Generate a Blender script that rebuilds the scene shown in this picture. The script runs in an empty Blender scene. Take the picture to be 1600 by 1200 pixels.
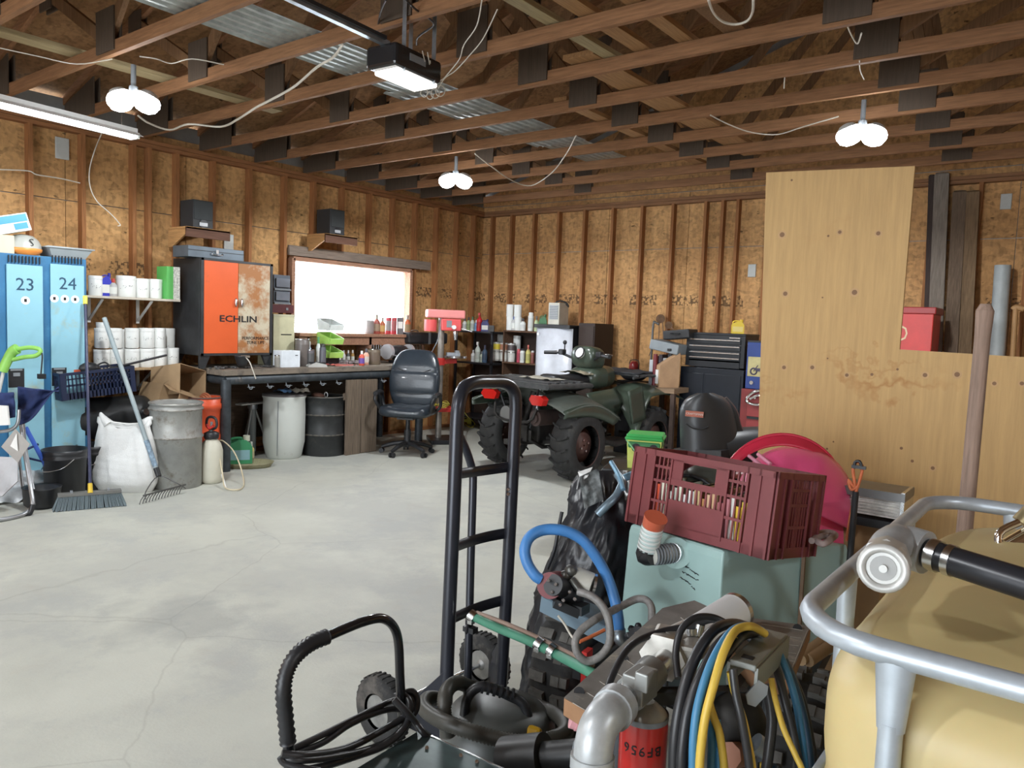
import bpy, bmesh, math, random
from mathutils import Vector, Matrix, noise
random.seed(7)
sc = bpy.context.scene
C = sc.collection
PI = math.pi
def rad(a): return a*PI/180
# ---------------------------------------------------------------- camera
F_PX, CAM_H = 1190.0, 1.65
def _rot(yaw, pitch, roll):
    cy, sy, cp, sp, cr, sr = math.cos(yaw), math.sin(yaw), math.cos(pitch), math.sin(pitch), math.cos(roll), math.sin(roll)
    Ry = Matrix(((cy,0,sy),(0,1,0),(-sy,0,cy))); Rx = Matrix(((1,0,0),(0,cp,-sp),(0,sp,cp))); Rz = Matrix(((cr,-sr,0),(sr,cr,0),(0,0,1)))
    return Rz @ Rx @ Ry
_M = _rot(.655, .0805, .038)
_row = [Vector((_M[i][0], _M[i][2], -_M[i][1])) for i in range(3)]      # right, down, forward in the world
cam_d = bpy.data.cameras.new('camera'); cam = bpy.data.objects.new('camera', cam_d); C.objects.link(cam)
cam_d.lens = F_PX/1600*36; cam_d.sensor_width = 36; cam_d.clip_start = .05; cam_d.clip_end = 200
cam.matrix_world = Matrix(((_row[0][0], -_row[1][0], -_row[2][0], 0), (_row[0][1], -_row[1][1], -_row[2][1], 0), (_row[0][2], -_row[1][2], -_row[2][2], CAM_H), (0,0,0,1)))
sc.camera = cam
def P(px, py, x=None, y=None, z=None, d=None):
    """point of the room seen at this pixel of the photograph, on the given plane or at the given distance ahead"""
    r = _row[0]*((px-800)/F_PX) + _row[1]*((py-600)/F_PX) + _row[2]
    t = x/r.x if x is not None else y/r.y if y is not None else (z-CAM_H)/r.z if z is not None else d
    return r*t + Vector((0,0,CAM_H))
# ---------------------------------------------------------------- world, light, exposure
w = bpy.data.worlds.new('sky'); sc.world = w; w.use_nodes = True
bg = w.node_tree.nodes['Background']; bg.inputs[0].default_value = (.86,.93,1,1); bg.inputs[1].default_value = 6.0
sc.view_settings.view_transform = 'Standard'; sc.view_settings.look = 'None'; sc.view_settings.gamma = 1
sc.view_settings.exposure = 0.12
sc.view_settings.use_curve_mapping = False
def area(name, loc, rot, sx, sy, e, col):
    l = bpy.data.lights.new(name, 'AREA'); l.shape = 'RECTANGLE'; l.size = sx; l.size_y = sy; l.energy = e; l.color = col
    o = bpy.data.objects.new(name, l); C.objects.link(o); o.location = loc; o.rotation_euler = rot; return o
# daylight through the open overhead door behind the camera
area('door_daylight', (-2.0,-4.9,1.55), (rad(90),0,0), 4.6, 2.9, 150, (.90,.96,1))
# daylight through the window over the bench
area('window_daylight', (-8.2,6.75,1.87), (0,rad(-90),0), .85, 1.9, 45, (.88,.95,1))
LAMP_E = 150
LAMPS = [(-5.62,2.74,3.16), (-5.56,6.12,3.16), (-1.52,6.1,3.16)]
LAMPS_UNSEEN = [(-2.3,-.9,3.16), (-5.6,-1.4,3.16), (2.6,1.2,3.16)]  # none in view; the last is added to brighten the tote top
def lamp_light(p, e=LAMP_E):
    l = bpy.data.lights.new('lamp_light', 'SPOT'); l.energy = e; l.shadow_soft_size = .08; l.color = (.95,.98,1); l.spot_size = rad(178); l.spot_blend = .22
    o = bpy.data.objects.new('lamp_light', l); C.objects.link(o); o.location = p
for p in LAMPS: lamp_light((p[0],p[1],p[2]-.16))
for p in LAMPS_UNSEEN: lamp_light((p[0],p[1],p[2]-.16), LAMP_E*(.9 if p[0] < 0 else .55))
# ---------------------------------------------------------------- materials
MATS = {}
def mat(name, col, rough=.55, metal=0, var=.12, scale=6, bump=0, bscale=60, dirt=None, dscale=5, damt=.45, emit=None, strength=0, stretch=None, trans=0, coat=0, spec=.5):
    if name in MATS: return MATS[name]
    m = bpy.data.materials.new(name); m.use_nodes = True; nt = m.node_tree; N = nt.nodes; L = nt.links
    b = N['Principled BSDF']; b.inputs['Roughness'].default_value = rough; b.inputs['Metallic'].default_value = metal
    b.inputs['Specular IOR Level'].default_value = spec
    if trans: b.inputs['Transmission Weight'].default_value = trans
    if coat: b.inputs['Coat Weight'].default_value = coat
    tc = N.new('ShaderNodeTexCoord'); mp = N.new('ShaderNodeMapping'); L.new(tc.outputs['Object'], mp.inputs[0])
    if stretch: mp.inputs['Scale'].default_value = stretch
    n = N.new('ShaderNodeTexNoise'); n.inputs['Scale'].default_value = scale; n.inputs['Detail'].default_value = 6; n.inputs['Roughness'].default_value = .62
    L.new(mp.outputs[0], n.inputs[0])
    r = N.new('ShaderNodeValToRGB'); c = Vector(col)
    r.color_ramp.elements[0].position = .3; r.color_ramp.elements[1].position = .7
    r.color_ramp.elements[0].color = (*[max(0,v*(1-var)) for v in c], 1); r.color_ramp.elements[1].color = (*[min(1,v*(1+var)) for v in c], 1)
    L.new(n.outputs[0], r.inputs[0]); out = r.outputs[0]
    if dirt:
        n2 = N.new('ShaderNodeTexNoise'); n2.inputs['Scale'].default_value = dscale; n2.inputs['Detail'].default_value = 8; n2.inputs['Roughness'].default_value = .7
        L.new(tc.outputs['Object'], n2.inputs[0])
        r2 = N.new('ShaderNodeValToRGB'); r2.color_ramp.elements[0].position = 1-damt-.06; r2.color_ramp.elements[1].position = 1-damt+.08
        L.new(n2.outputs[0], r2.inputs[0]); mx = N.new('ShaderNodeMixRGB'); L.new(r2.outputs[0], mx.inputs[0]); L.new(out, mx.inputs[1]); mx.inputs[2].default_value = (*dirt,1); out = mx.outputs[0]
    L.new(out, b.inputs['Base Color'])
    if bump:
        n3 = N.new('ShaderNodeTexNoise'); n3.inputs['Scale'].default_value = bscale; n3.inputs['Detail'].default_value = 4
        L.new(mp.outputs[0], n3.inputs[0]); bp = N.new('ShaderNodeBump'); bp.inputs['Strength'].default_value = bump; bp.inputs['Distance'].default_value = .01
        L.new(n3.outputs[0], bp.inputs['Height']); L.new(bp.outputs[0], b.inputs['Normal'])
    if emit: b.inputs['Emission Color'].default_value = (*emit,1); b.inputs['Emission Strength'].default_value = strength
    MATS[name] = m; return m
def osb_mat(name, base, band=None):
    """strand board: crossed stretched flakes; optional row of illegible mill stamps at heights band=(z0,z1)"""
    m = bpy.data.materials.new(name); m.use_nodes = True; nt = m.node_tree; N = nt.nodes; L = nt.links
    b = N['Principled BSDF']; b.inputs['Roughness'].default_value = .75; b.inputs['Specular IOR Level'].default_value = .2
    geo = N.new('ShaderNodeNewGeometry'); pos = geo.outputs['Position']
    def nz(sc_, s, det=2):
        mp = N.new('ShaderNodeMapping'); mp.inputs['Scale'].default_value = s[:3]; mp.inputs['Rotation'].default_value = s[3]; L.new(pos, mp.inputs[0])
        n = N.new('ShaderNodeTexNoise'); n.inputs['Scale'].default_value = sc_; n.inputs['Detail'].default_value = det; L.new(mp.outputs[0], n.inputs[0]); return n
    v = N.new('ShaderNodeTexVoronoi'); v.inputs['Scale'].default_value = 22
    d = nz(6, (1,1,1,(0,0,0))); mxv = N.new('ShaderNodeMixRGB'); mxv.inputs[0].default_value = .10; L.new(pos, mxv.inputs[1]); L.new(d.outputs['Color'], mxv.inputs[2])
    mp = N.new('ShaderNodeMapping'); mp.inputs['Scale'].default_value = (1,1,1.7); mp.inputs['Rotation'].default_value = (.5,.5,.4); L.new(mxv.outputs[0], mp.inputs[0]); L.new(mp.outputs[0], v.inputs[0])
    sep = N.new('ShaderNodeSeparateColor'); L.new(v.outputs['Color'], sep.inputs[0])
    n1 = nz(30, (1,1,.35,(.4,.3,.2)), 4); n2 = nz(1.1, (1,1,1,(0,0,0)), 3)
    ad = N.new('ShaderNodeMath'); ad.operation = 'MULTIPLY_ADD'; L.new(sep.outputs[0], ad.inputs[0]); ad.inputs[1].default_value = .42; L.new(n1.outputs[0], ad.inputs[2])
    r = N.new('ShaderNodeValToRGB'); e = r.color_ramp.elements; e[0].position = .38; e[1].position = .95
    e[0].color = (*[c*.70 for c in base],1); e[1].color = (*[min(1,c*1.30) for c in base],1); k = e.new(.62); k.color = (*base,1)
    L.new(ad.outputs[0], r.inputs[0])
    mul = N.new('ShaderNodeMixRGB'); mul.blend_type = 'MULTIPLY'; mul.inputs[0].default_value = .5; L.new(r.outputs[0], mul.inputs[1])
    r3 = N.new('ShaderNodeValToRGB'); r3.color_ramp.elements[0].position = .35; r3.color_ramp.elements[0].color = (.55,.45,.38,1); r3.color_ramp.elements[1].position = .6; r3.color_ramp.elements[1].color = (1,1,1,1)
    L.new(n2.outputs[0], r3.inputs[0]); L.new(r3.outputs[0], mul.inputs[2]); out = mul.outputs[0]
    # knots and dark strands
    n5 = nz(9, (1,1,2.2,(.3,.5,0)), 3); r5 = N.new('ShaderNodeValToRGB'); r5.color_ramp.elements[0].position = .70; r5.color_ramp.elements[1].position = .74; L.new(n5.outputs[0], r5.inputs[0])
    mk = N.new('ShaderNodeMixRGB'); L.new(r5.outputs[0], mk.inputs[0]); L.new(out, mk.inputs[1]); mk.inputs[2].default_value = (*[c*.3 for c in base],1); out = mk.outputs[0]
    if band:
        s = N.new('ShaderNodeSeparateXYZ'); L.new(pos, s.inputs[0])
        su = N.new('ShaderNodeMath'); su.operation = 'ADD'; L.new(s.outputs[0], su.inputs[0]); L.new(s.outputs[1], su.inputs[1])
        cx = N.new('ShaderNodeCombineXYZ'); L.new(su.outputs[0], cx.inputs[0]); L.new(s.outputs[2], cx.inputs[1])
        vv = N.new('ShaderNodeTexVoronoi'); vv.distance = 'CHEBYCHEV'; vv.feature = 'F1'; vv.inputs['Scale'].default_value = 32; L.new(cx.outputs[0], vv.inputs[0])
        g1 = N.new('ShaderNodeMath'); g1.operation = 'GREATER_THAN'; L.new(vv.outputs['Distance'], g1.inputs[0]); g1.inputs[1].default_value = .46
        a = N.new('ShaderNodeMath'); a.operation = 'GREATER_THAN'; L.new(s.outputs[2], a.inputs[0]); a.inputs[1].default_value = band[0]
        c2 = N.new('ShaderNodeMath'); c2.operation = 'LESS_THAN'; L.new(s.outputs[2], c2.inputs[0]); c2.inputs[1].default_value = band[1]
        gp = N.new('ShaderNodeMath'); gp.operation = 'SINE'; g0 = N.new('ShaderNodeMath'); g0.operation = 'MULTIPLY'; L.new(su.outputs[0], g0.inputs[0]); g0.inputs[1].default_value = 10.3; L.new(g0.outputs[0], gp.inputs[0])
        gg = N.new('ShaderNodeMath'); gg.operation = 'GREATER_THAN'; L.new(gp.outputs[0], gg.inputs[0]); gg.inputs[1].default_value = -.55
        last = g1
        for q in (a, c2, gg):
            mm = N.new('ShaderNodeMath'); mm.operation = 'MULTIPLY'; L.new(last.outputs[0], mm.inputs[0]); L.new(q.outputs[0], mm.inputs[1]); last = mm
        fac = N.new('ShaderNodeMath'); fac.operation = 'MULTIPLY'; L.new(last.outputs[0], fac.inputs[0]); fac.inputs[1].default_value = .75
        mb = N.new('ShaderNodeMixRGB'); L.new(fac.outputs[0], mb.inputs[0]); L.new(out, mb.inputs[1]); mb.inputs[2].default_value = (.05,.03,.02,1); out = mb.outputs[0]
    L.new(out, b.inputs['Base Color'])
    bp = N.new('ShaderNodeBump'); bp.inputs['Strength'].default_value = .3; bp.inputs['Distance'].default_value = .004; L.new(ad.outputs[0], bp.inputs['Height']); L.new(bp.outputs[0], b.inputs['Normal'])
    MATS[name] = m; return m
def wood(name, col, axis=2, var=.28, scale=5, rough=.7, dirt=None, damt=.4, dscale=3):
    s = [14,14,14]; s[axis] = .9
    return mat(name, col, rough, 0, var, scale, .15, 30, dirt=dirt, damt=damt, dscale=dscale, stretch=s, spec=.25)
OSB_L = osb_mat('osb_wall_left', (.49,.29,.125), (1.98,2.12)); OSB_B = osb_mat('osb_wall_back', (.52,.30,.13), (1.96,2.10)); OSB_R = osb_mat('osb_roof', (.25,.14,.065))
STUD = wood('fir_stud', (.31,.135,.052), 2); STUD_H = wood('fir_plate', (.27,.12,.05), 1); CHORD = wood('fir_chord', (.25,.125,.060), 0); WEBW = wood('fir_web', (.20,.11,.055), 2)
BLACK = mat('black_plastic', (.018,.019,.022), .42); BLACKM = mat('black_paint', (.022,.023,.028), .32, .2, .2); RUBBER = mat('rubber', (.022,.022,.022), .8, 0, .3, 14, .3, 40, dirt=(.10,.09,.08), damt=.4)
WHITE = mat('white_plastic', (.80,.82,.82), .4, 0, .04); STEEL = mat('bright_steel', (.62,.63,.64), .25, 1, .1); GALV = mat('galvanised', (.42,.47,.52), .38, .85, .22, 18); GREYP = mat('grey_plastic', (.22,.24,.26), .5)
CHROME = mat('chrome', (.85,.86,.88), .08, 1, .02); WIREW = mat('white_cable', (.62,.58,.50), .5, 0, .1); RED = mat('red_paint', (.55,.035,.03), .35); DKWOOD = wood('dark_wood', (.10,.07,.05), 1)
CARD = mat('cardboard', (.33,.22,.12), .8, 0, .1); PAPER = mat('paper_white', (.82,.82,.80), .7, 0, .03); INK = mat('black_ink', (.01,.01,.012), .6, 0, 0)
# ---------------------------------------------------------------- mesh builder
class MB:
    def __init__(s): s.v = []; s.f = []; s.sm = []; s.M = Matrix.Identity(4)
    def add(s, vs, fs, smooth=False):
        o = len(s.v); s.v += [s.M @ Vector(v) for v in vs]; s.f += [tuple(i+o for i in f) for f in fs]; s.sm += [smooth]*len(fs); return s
    def box(s, c, d, R=None):
        hx, hy, hz = d[0]/2, d[1]/2, d[2]/2; c = Vector(c)
        vs = [Vector((x,y,z)) for z in (-hz,hz) for y in (-hy,hy) for x in (-hx,hx)]
        if R: vs = [R @ v for v in vs]
        return s.add([v+c for v in vs], [(0,2,3,1),(4,5,7,6),(0,1,5,4),(2,6,7,3),(0,4,6,2),(1,3,7,5)])
    def beam(s, a, b, w, t, up=(0,0,1)):
        """rectangular bar from a to b, w across, t along up"""
        a, b = Vector(a), Vector(b); d = (b-a); L = d.length; d.normalize(); u = Vector(up); sd = d.cross(u)
        if sd.length < 1e-4: sd = d.cross(Vector((1,0,0)))
        sd.normalize(); u = sd.cross(d); R = Matrix((sd, d, u)).transposed()
        return s.box((a+b)/2, (w, L, t), R)
    def _ring(s, c, d, r, n, ph=0):
        d = Vector(d).normalized(); a = Vector((0,0,1)) if abs(d.z) < .9 else Vector((1,0,0)); u = d.cross(a).normalized(); w_ = d.cross(u)
        return [Vector(c) + u*(r*math.cos(ph+2*PI*i/n)) + w_*(r*math.sin(ph+2*PI*i/n)) for i in range(n)]
    def cyl(s, a, b, r, r2=None, n=16, cap=True, smooth=True):
        a, b = Vector(a), Vector(b); r2 = r if r2 is None else r2; vs = s._ring(a, b-a, r, n) + s._ring(b, b-a, r2, n)
        s.add(vs, [(i, (i+1)%n, n+(i+1)%n, n+i) for i in range(n)], smooth)
        if cap: s.add(vs, [tuple(range(n))[::-1], tuple(range(n, 2*n))])
        return s
    def tube(s, pts, r, n=8, sub=6, closed=False, ridged=0):
        pts = [Vector(p) for p in pts]
        if sub > 1:
            q = []; m = len(pts); rng = m if closed else m-1
            for i in range(rng):
                p0, p1, p2, p3 = (pts[(i-1)%m], pts[i], pts[(i+1)%m], pts[(i+2)%m]) if closed else (pts[max(i-1,0)], pts[i], pts[i+1], pts[min(i+2,m-1)])
                for k in range(sub):
                    t = k/sub; q.append(.5*((2*p1)+(p2-p0)*t+(2*p0-5*p1+4*p2-p3)*t*t+(3*p1-p0-3*p2+p3)*t**3))
            if not closed: q.append(pts[-1])
            pts = q
        m = len(pts); rings = []; u = None
        for i, p in enumerate(pts):
            d = (pts[(i+1)%m]-pts[i-1]) if closed else (pts[min(i+1,m-1)]-pts[max(i-1,0)])
            if d.length < 1e-9: d = Vector((0,0,1))
            d.normalize()
            if u is None:
                a = Vector((0,0,1)) if abs(d.z) < .9 else Vector((1,0,0)); u = d.cross(a).normalized()
            u = (u - d*u.dot(d)); u.normalize(); w_ = d.cross(u)
            rr = r(i/(m-1)) if callable(r) else r
            if ridged and i % 2: rr *= 1-ridged
            rings += [p + u*(rr*math.cos(2*PI*k/n)) + w_*(rr*math.sin(2*PI*k/n)) for k in range(n)]
        fs = []
        for i in range(m if closed else m-1):
            j = (i+1) % m
            fs += [(i*n+k, i*n+(k+1)%n, j*n+(k+1)%n, j*n+k) for k in range(n)]
        s.add(rings, fs, True)
        if not closed: s.add(rings[:n], [tuple(range(n))[::-1]]); s.add(rings[-n:], [tuple(range(n))])
        return s
    def lathe(s, prof, n=24, c=(0,0,0), cap=True, smooth=True, sx=1, sy=1):
        c = Vector(c); vs = [c + Vector((sx*r*math.cos(2*PI*k/n), sy*r*math.sin(2*PI*k/n), z)) for r, z in prof for k in range(n)]; m = len(prof)
        s.add(vs, [(i*n+k, i*n+(k+1)%n, (i+1)*n+(k+1)%n, (i+1)*n+k) for i in range(m-1) for k in range(n)], smooth)
        if cap and prof[0][0] > 1e-4: s.add(vs[:n], [tuple(range(n))[::-1]])
        if cap and prof[-1][0] > 1e-4: s.add(vs[-n:], [tuple(range(n))])
        return s
    def ball(s, c, r, n=12, sc_=(1,1,1)):
        c = Vector(c); m = n//2+1; vs = []
        for i in range(m):
            t = PI*i/(m-1)
            vs += [c + Vector((sc_[0]*r*math.sin(t)*math.cos(2*PI*k/n), sc_[1]*r*math.sin(t)*math.sin(2*PI*k/n), -sc_[2]*r*math.cos(t))) for k in range(n)]
        return s.add(vs, [(i*n+k, i*n+(k+1)%n, (i+1)*n+(k+1)%n, (i+1)*n+k) for i in range(m-1) for k in range(n)], True)
    def prism(s, poly, t, M=None, smooth=False):
        """2-D outline in local x,z, thickness t along y (centred)"""
        n = len(poly); vs = [Vector((x, -t/2, z)) for x, z in poly] + [Vector((x, t/2, z)) for x, z in poly]
        if M: vs = [M @ v for v in vs]
        s.add(vs, [tuple(range(n)), tuple(range(n, 2*n))[::-1]]); return s.add(vs, [(i, n+i, n+(i+1)%n, (i+1)%n) for i in range(n)], smooth)
    def grid(s, fn, nu, nv, smooth=True):
        vs = [fn(i/nu, j/nv) for j in range(nv+1) for i in range(nu+1)]
        return s.add(vs, [(j*(nu+1)+i, j*(nu+1)+i+1, (j+1)*(nu+1)+i+1, (j+1)*(nu+1)+i) for j in range(nv) for i in range(nu)], smooth)
    def poly(s, pts): return s.add(pts, [tuple(range(len(pts)))])
def T(x, y, z, rz=0, rx=0, ry=0): return Matrix.Translation((x,y,z)) @ Matrix.Rotation(rad(rz),4,'Z') @ Matrix.Rotation(rad(ry),4,'Y') @ Matrix.Rotation(rad(rx),4,'X')
def wm(o): return Matrix.Translation(o.location) @ o.rotation_euler.to_matrix().to_4x4()
LAST = [None]
def obj(name, mb, m, parent=None, label=None, bev=0, solid=0, sub=0, world=False, kind=None, recentre=True):
    vs = mb.v
    if world and parent is not None:
        inv = Matrix.Identity(4); q = parent; ch = []
        while q is not None: ch.append(q); q = q.parent
        Mw = Matrix.Identity(4)
        for q in reversed(ch): Mw = Mw @ wm(q)
        inv = Mw.inverted(); vs = [inv @ v for v in vs]
    off = Vector((0,0,0))
    if parent is None and recentre and vs:
        off = Vector(((min(v.x for v in vs)+max(v.x for v in vs))/2, (min(v.y for v in vs)+max(v.y for v in vs))/2, min(v.z for v in vs))); vs = [v-off for v in vs]
    me = bpy.data.meshes.new(name); me.from_pydata(vs, [], mb.f); me.materials.append(m)
    me.polygons.foreach_set('use_smooth', mb.sm); me.update()
    o = bpy.data.objects.new(name, me); C.objects.link(o); o.location = off
    if parent is not None: o.parent = parent
    if label: o['label'] = label
    if kind: o['kind'] = kind
    LAST[0] = o
    if bev:
        md = o.modifiers.new('bevel', 'BEVEL'); md.width = bev; md.segments = 2; md.limit_method = 'ANGLE'; md.angle_limit = rad(40)
    if solid:
        md = o.modifiers.new('solid', 'SOLIDIFY'); md.thickness = solid; md.offset = 0
    if sub:
        md = o.modifiers.new('subsurf', 'SUBSURF'); md.levels = sub; md.render_levels = sub
    return o
def tag(o, label, cat, group=None, kind=None):
    o['label'] = label; o['category'] = cat
    if group: o['group'] = group
    if kind: o['kind'] = kind
    return o
def thing(name, label, cat, loc=(0,0,0), rz=0, group=None):
    o = bpy.data.objects.new(name, None); o.empty_display_size = .1; C.objects.link(o); o.location = loc; o.rotation_euler = (0,0,rad(rz)); return tag(o, label, cat, group)
def structure(name, loc=(0,0,0)):
    o = bpy.data.objects.new(name, None); C.objects.link(o); o.location = loc; o['kind'] = 'structure'; return o
def dup(o, parent=None, loc=None, rz=None, label=None, group=None):
    c = o.copy(); C.objects.link(c)
    if parent is not None: c.parent = parent
    if loc is not None: c.location = loc
    if rz is not None: c.rotation_euler = (0,0,rad(rz))
    if label: c['label'] = label
    if group: c['group'] = group
    for ch in list(o.children): dup(ch, c)
    return c
def text(name, s, size, m, parent, M, label=None, ext=.0008, align='CENTER', world=False, squash=1, bold=0):
    cu = bpy.data.curves.new('t', 'FONT'); cu.body = s; cu.size = size; cu.extrude = ext; cu.align_x = align; cu.align_y = 'CENTER'; cu.resolution_u = 2; cu.offset = bold
    t = bpy.data.objects.new('t', cu); me = bpy.data.meshes.new_from_object(t); bpy.data.objects.remove(t)
    mb = MB(); mb.M = M @ Matrix.Rotation(rad(90),4,'X') @ Matrix.Scale(squash,4,(1,0,0))      # letters stand in local x,z and face -y
    mb.add([v.co for v in me.vertices], [tuple(p.vertices) for p in me.polygons]); return obj(name, mb, m, parent, label, world=world)
# ---------------------------------------------------------------- room shell
XL, YB, XR, YF = -7.9, 9.40, 4.4, -5.0       # inner faces of the studs
def floor_mat():
    m = mat('concrete', (.54,.55,.49), .62, 0, .09, 1.3, .12, 70, dirt=(.47,.48,.44), dscale=.8, damt=.5, spec=.35); N = m.node_tree.nodes; L = m.node_tree.links
    b = N['Principled BSDF']; src = b.inputs['Base Color'].links[0].from_socket
    tc = N['Texture Coordinate']
    def layer(src, scale, p0, p1, col, fac, det=9, kind='noise'):
        n = N.new('ShaderNodeTexNoise'); n.inputs['Scale'].default_value = scale; n.inputs['Detail'].default_value = det; n.inputs['Roughness'].default_value = .7; L.new(tc.outputs['Object'], n.inputs[0])
        r = N.new('ShaderNodeValToRGB'); r.color_ramp.elements[0].position = p0; r.color_ramp.elements[1].position = p1; L.new(n.outputs[0], r.inputs[0])
        mu = N.new('ShaderNodeMath'); mu.operation = 'MULTIPLY'; L.new(r.outputs[0], mu.inputs[0]); mu.inputs[1].default_value = fac
        x = N.new('ShaderNodeMixRGB'); L.new(mu.outputs[0], x.inputs[0]); L.new(src, x.inputs[1]); x.inputs[2].default_value = (*col,1); return x.outputs[0]
    src = layer(src, 1.7, .52, .62, (.40,.415,.40), .55); src = layer(src, 3.1, .58, .76, (.42,.39,.34), .45); src = layer(src, 9, .68, .76, (.30,.28,.23), .5); src = layer(src, 26, .72, .76, (.22,.2,.17), .6); src = layer(src, 14, .68, .72, (.62,.6,.54), .6)
    # wet-looking worn patch of the slab in the middle of the floor
    mp = N.new('ShaderNodeMapping'); mp.inputs['Location'].default_value = (2.05,.15,0); L.new(tc.outputs['Object'], mp.inputs[0])
    ln = N.new('ShaderNodeVectorMath'); ln.operation = 'LENGTH'; L.new(mp.outputs[0], ln.inputs[0]); nn = N.new('ShaderNodeTexNoise'); nn.inputs['Scale'].default_value = 3; nn.inputs['Detail'].default_value = 6; L.new(tc.outputs['Object'], nn.inputs[0])
    a = N.new('ShaderNodeMath'); a.operation = 'ADD'; L.new(ln.outputs['Value'], a.inputs[0]); L.new(nn.outputs[0], a.inputs[1])
    r = N.new('ShaderNodeValToRGB'); r.color_ramp.elements[0].position = .72; r.color_ramp.elements[0].color = (.5,.5,.5,1); r.color_ramp.elements[1].position = .92; r.color_ramp.elements[1].color = (0,0,0,1); L.new(a.outputs[0], r.inputs[0])
    x = N.new('ShaderNodeMixRGB'); L.new(r.outputs[0], x.inputs[0]); L.new(src, x.inputs[1]); x.inputs[2].default_value = (.30,.31,.30,1)
    # fine cracks
    v = N.new('ShaderNodeTexVoronoi'); v.feature = 'DISTANCE_TO_EDGE'; v.inputs['Scale'].default_value = .55; wn = N.new('ShaderNodeMixRGB'); wn.inputs[0].default_value = .12; L.new(tc.outputs['Object'], wn.inputs[1]); L.new(nn.outputs['Color'], wn.inputs[2]); L.new(wn.outputs[0], v.inputs[0])
    rc = N.new('ShaderNodeValToRGB'); rc.color_ramp.elements[0].color = (.22,.22,.22,1); rc.color_ramp.elements[1].color = (0,0,0,1); rc.color_ramp.elements[1].position = .003; L.new(v.outputs['Distance'], rc.inputs[0])
    y = N.new('ShaderNodeMixRGB'); L.new(rc.outputs[0], y.inputs[0]); L.new(x.outputs[0], y.inputs[1]); y.inputs[2].default_value = (.2,.19,.17,1)
    L.new(y.outputs[0], b.inputs['Base Color']); return m
fl = MB().box((-1.75,2.25,-.05), (12.9,15.1,.1)); o = obj('floor', fl, floor_mat(), kind='structure')
Z_PL, Z_TR = 3.30, 3.385                       # underside of top plate, underside of trusses
def rects_minus(u0, u1, z0, z1, hole):
    if not hole or hole[1] <= u0 or hole[0] >= u1 or hole[3] <= z0 or hole[2] >= z1: return [(u0,u1,z0,z1)]
    a, b, c, d = hole; out = []
    if a > u0: out.append((u0,a,z0,z1))
    if b < u1: out.append((b,u1,z0,z1))
    lo, hi = max(u0,a), min(u1,b)
    if c > z0: out.append((lo,hi,z0,c))
    if d < z1: out.append((lo,hi,d,z1))
    return out
def make_wall(name, kind, u0, u1, studs, hole=None, osb=None, plane=0, sign=-1, seam=2.66, off=0.3):
    """kind 'x': wall at constant x (runs along y); kind 'y': constant y. sign: direction of the outside"""
    wobj = structure(name)
    def place(mb, ua, ub, da, db, za, zb):
        cu, cd, cz = (ua+ub)/2, plane+sign*(da+db)/2, (za+zb)/2
        if kind == 'x': mb.box((cd,cu,cz), (abs(db-da), ub-ua, zb-za))
        else: mb.box((cu,cd,cz), (ub-ua, abs(db-da), zb-za))
        return mb
    u = u0 - off
    while u < u1:
        for za, zb in ((0.0,seam-.004),(seam+.004,3.46)):
            for (a, b, c, d) in rects_minus(max(u,u0)+.003, min(u+1.22,u1)-.003, za, zb, hole):
                if b-a > .02 and d-c > .02: obj('osb_panel', place(MB(), a, b, .089, .102, c, d), osb, wobj)
        u += 1.22
    for su in studs:
        if hole and hole[0]-.01 < su < hole[1]+.01:
            for za, zb in ((.04,hole[2]),(hole[3],Z_PL)):
                if zb-za > .1: obj('stud', place(MB(), su-.019, su+.019, 0, .0885, za, zb), STUD, wobj)
        else: obj('stud', place(MB(), su-.019, su+.019, 0, .0885, .04, Z_PL), STUD, wobj)
    for k in range(2):
        obj('top_plate', place(MB(), u0, u1, -.002, .0885, Z_PL+k*.042, Z_PL+.038+k*.042), STUD_H if kind == 'x' else CHORD, wobj)
    if hole and hole[2] < .1:
        for a, b in ((u0,hole[0]),(hole[1],u1)): obj('sill_plate', place(MB(), a, b, 0, .088, 0, .038), STUD_H, wobj)
    else: obj('sill_plate', place(MB(), u0, u1, 0, .088, 0, .038), STUD_H if kind == 'x' else CHORD, wobj)
    return wobj
WIN = (5.78,7.80,1.38,2.335)
ys = [-4.8+.457*i for i in range(16)] + [2.43,2.91,3.37,3.86,4.02,4.32,4.74,5.20,5.68,6.11,6.56,7.03,7.46,7.90,8.35,8.80,9.20]
wl = make_wall('wall_left', 'x', YF, YB+.1, ys, WIN, OSB_L, XL, -1)
xs = [-7.75,-7.36,-6.93,-6.48,-6.03,-5.56,-5.10,-4.64,-4.18,-3.95,-3.75,-3.37] + [-2.95+.457*i for i in range(16)]
wb = make_wall('wall_back', 'y', XL-.1, XR, xs, None, OSB_B, YB, 1, 2.72, .1)
wr = make_wall('wall_right', 'x', YF, YB+.1, [-4.8+.61*i for i in range(23)], None, OSB_L, XR, 1)
wf = make_wall('wall_front', 'y', XL, XR, [-7.6+.61*i for i in range(20)], (-4.4,.4,0,3.05), OSB_B, YF, -1)
# gable triangle above the back plate belongs to the back wall
SL = 4/12
def roof_z(x): return Z_TR+.20 + (x-XL)*SL if x < -1.75 else Z_TR+.20 + (-1.75-XL)*SL - (x+1.75)*SL
g = MB(); g.prism([(XL-.1,3.47),(XR,3.47),(XR,roof_z(XR)),(-1.75,roof_z(-1.75)),(XL-.1,roof_z(XL))], .012, Matrix.Translation((0,YB+.095,0))); obj('gable_panel', g, OSB_B, wb)
g = MB(); g.prism([(XL-.1,3.47),(XR,3.47),(XR,roof_z(XR)),(-1.75,roof_z(-1.75)),(XL-.1,roof_z(XL))], .012, Matrix.Translation((0,YF-.095,0))); obj('gable_panel', g, OSB_B, wf)
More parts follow.
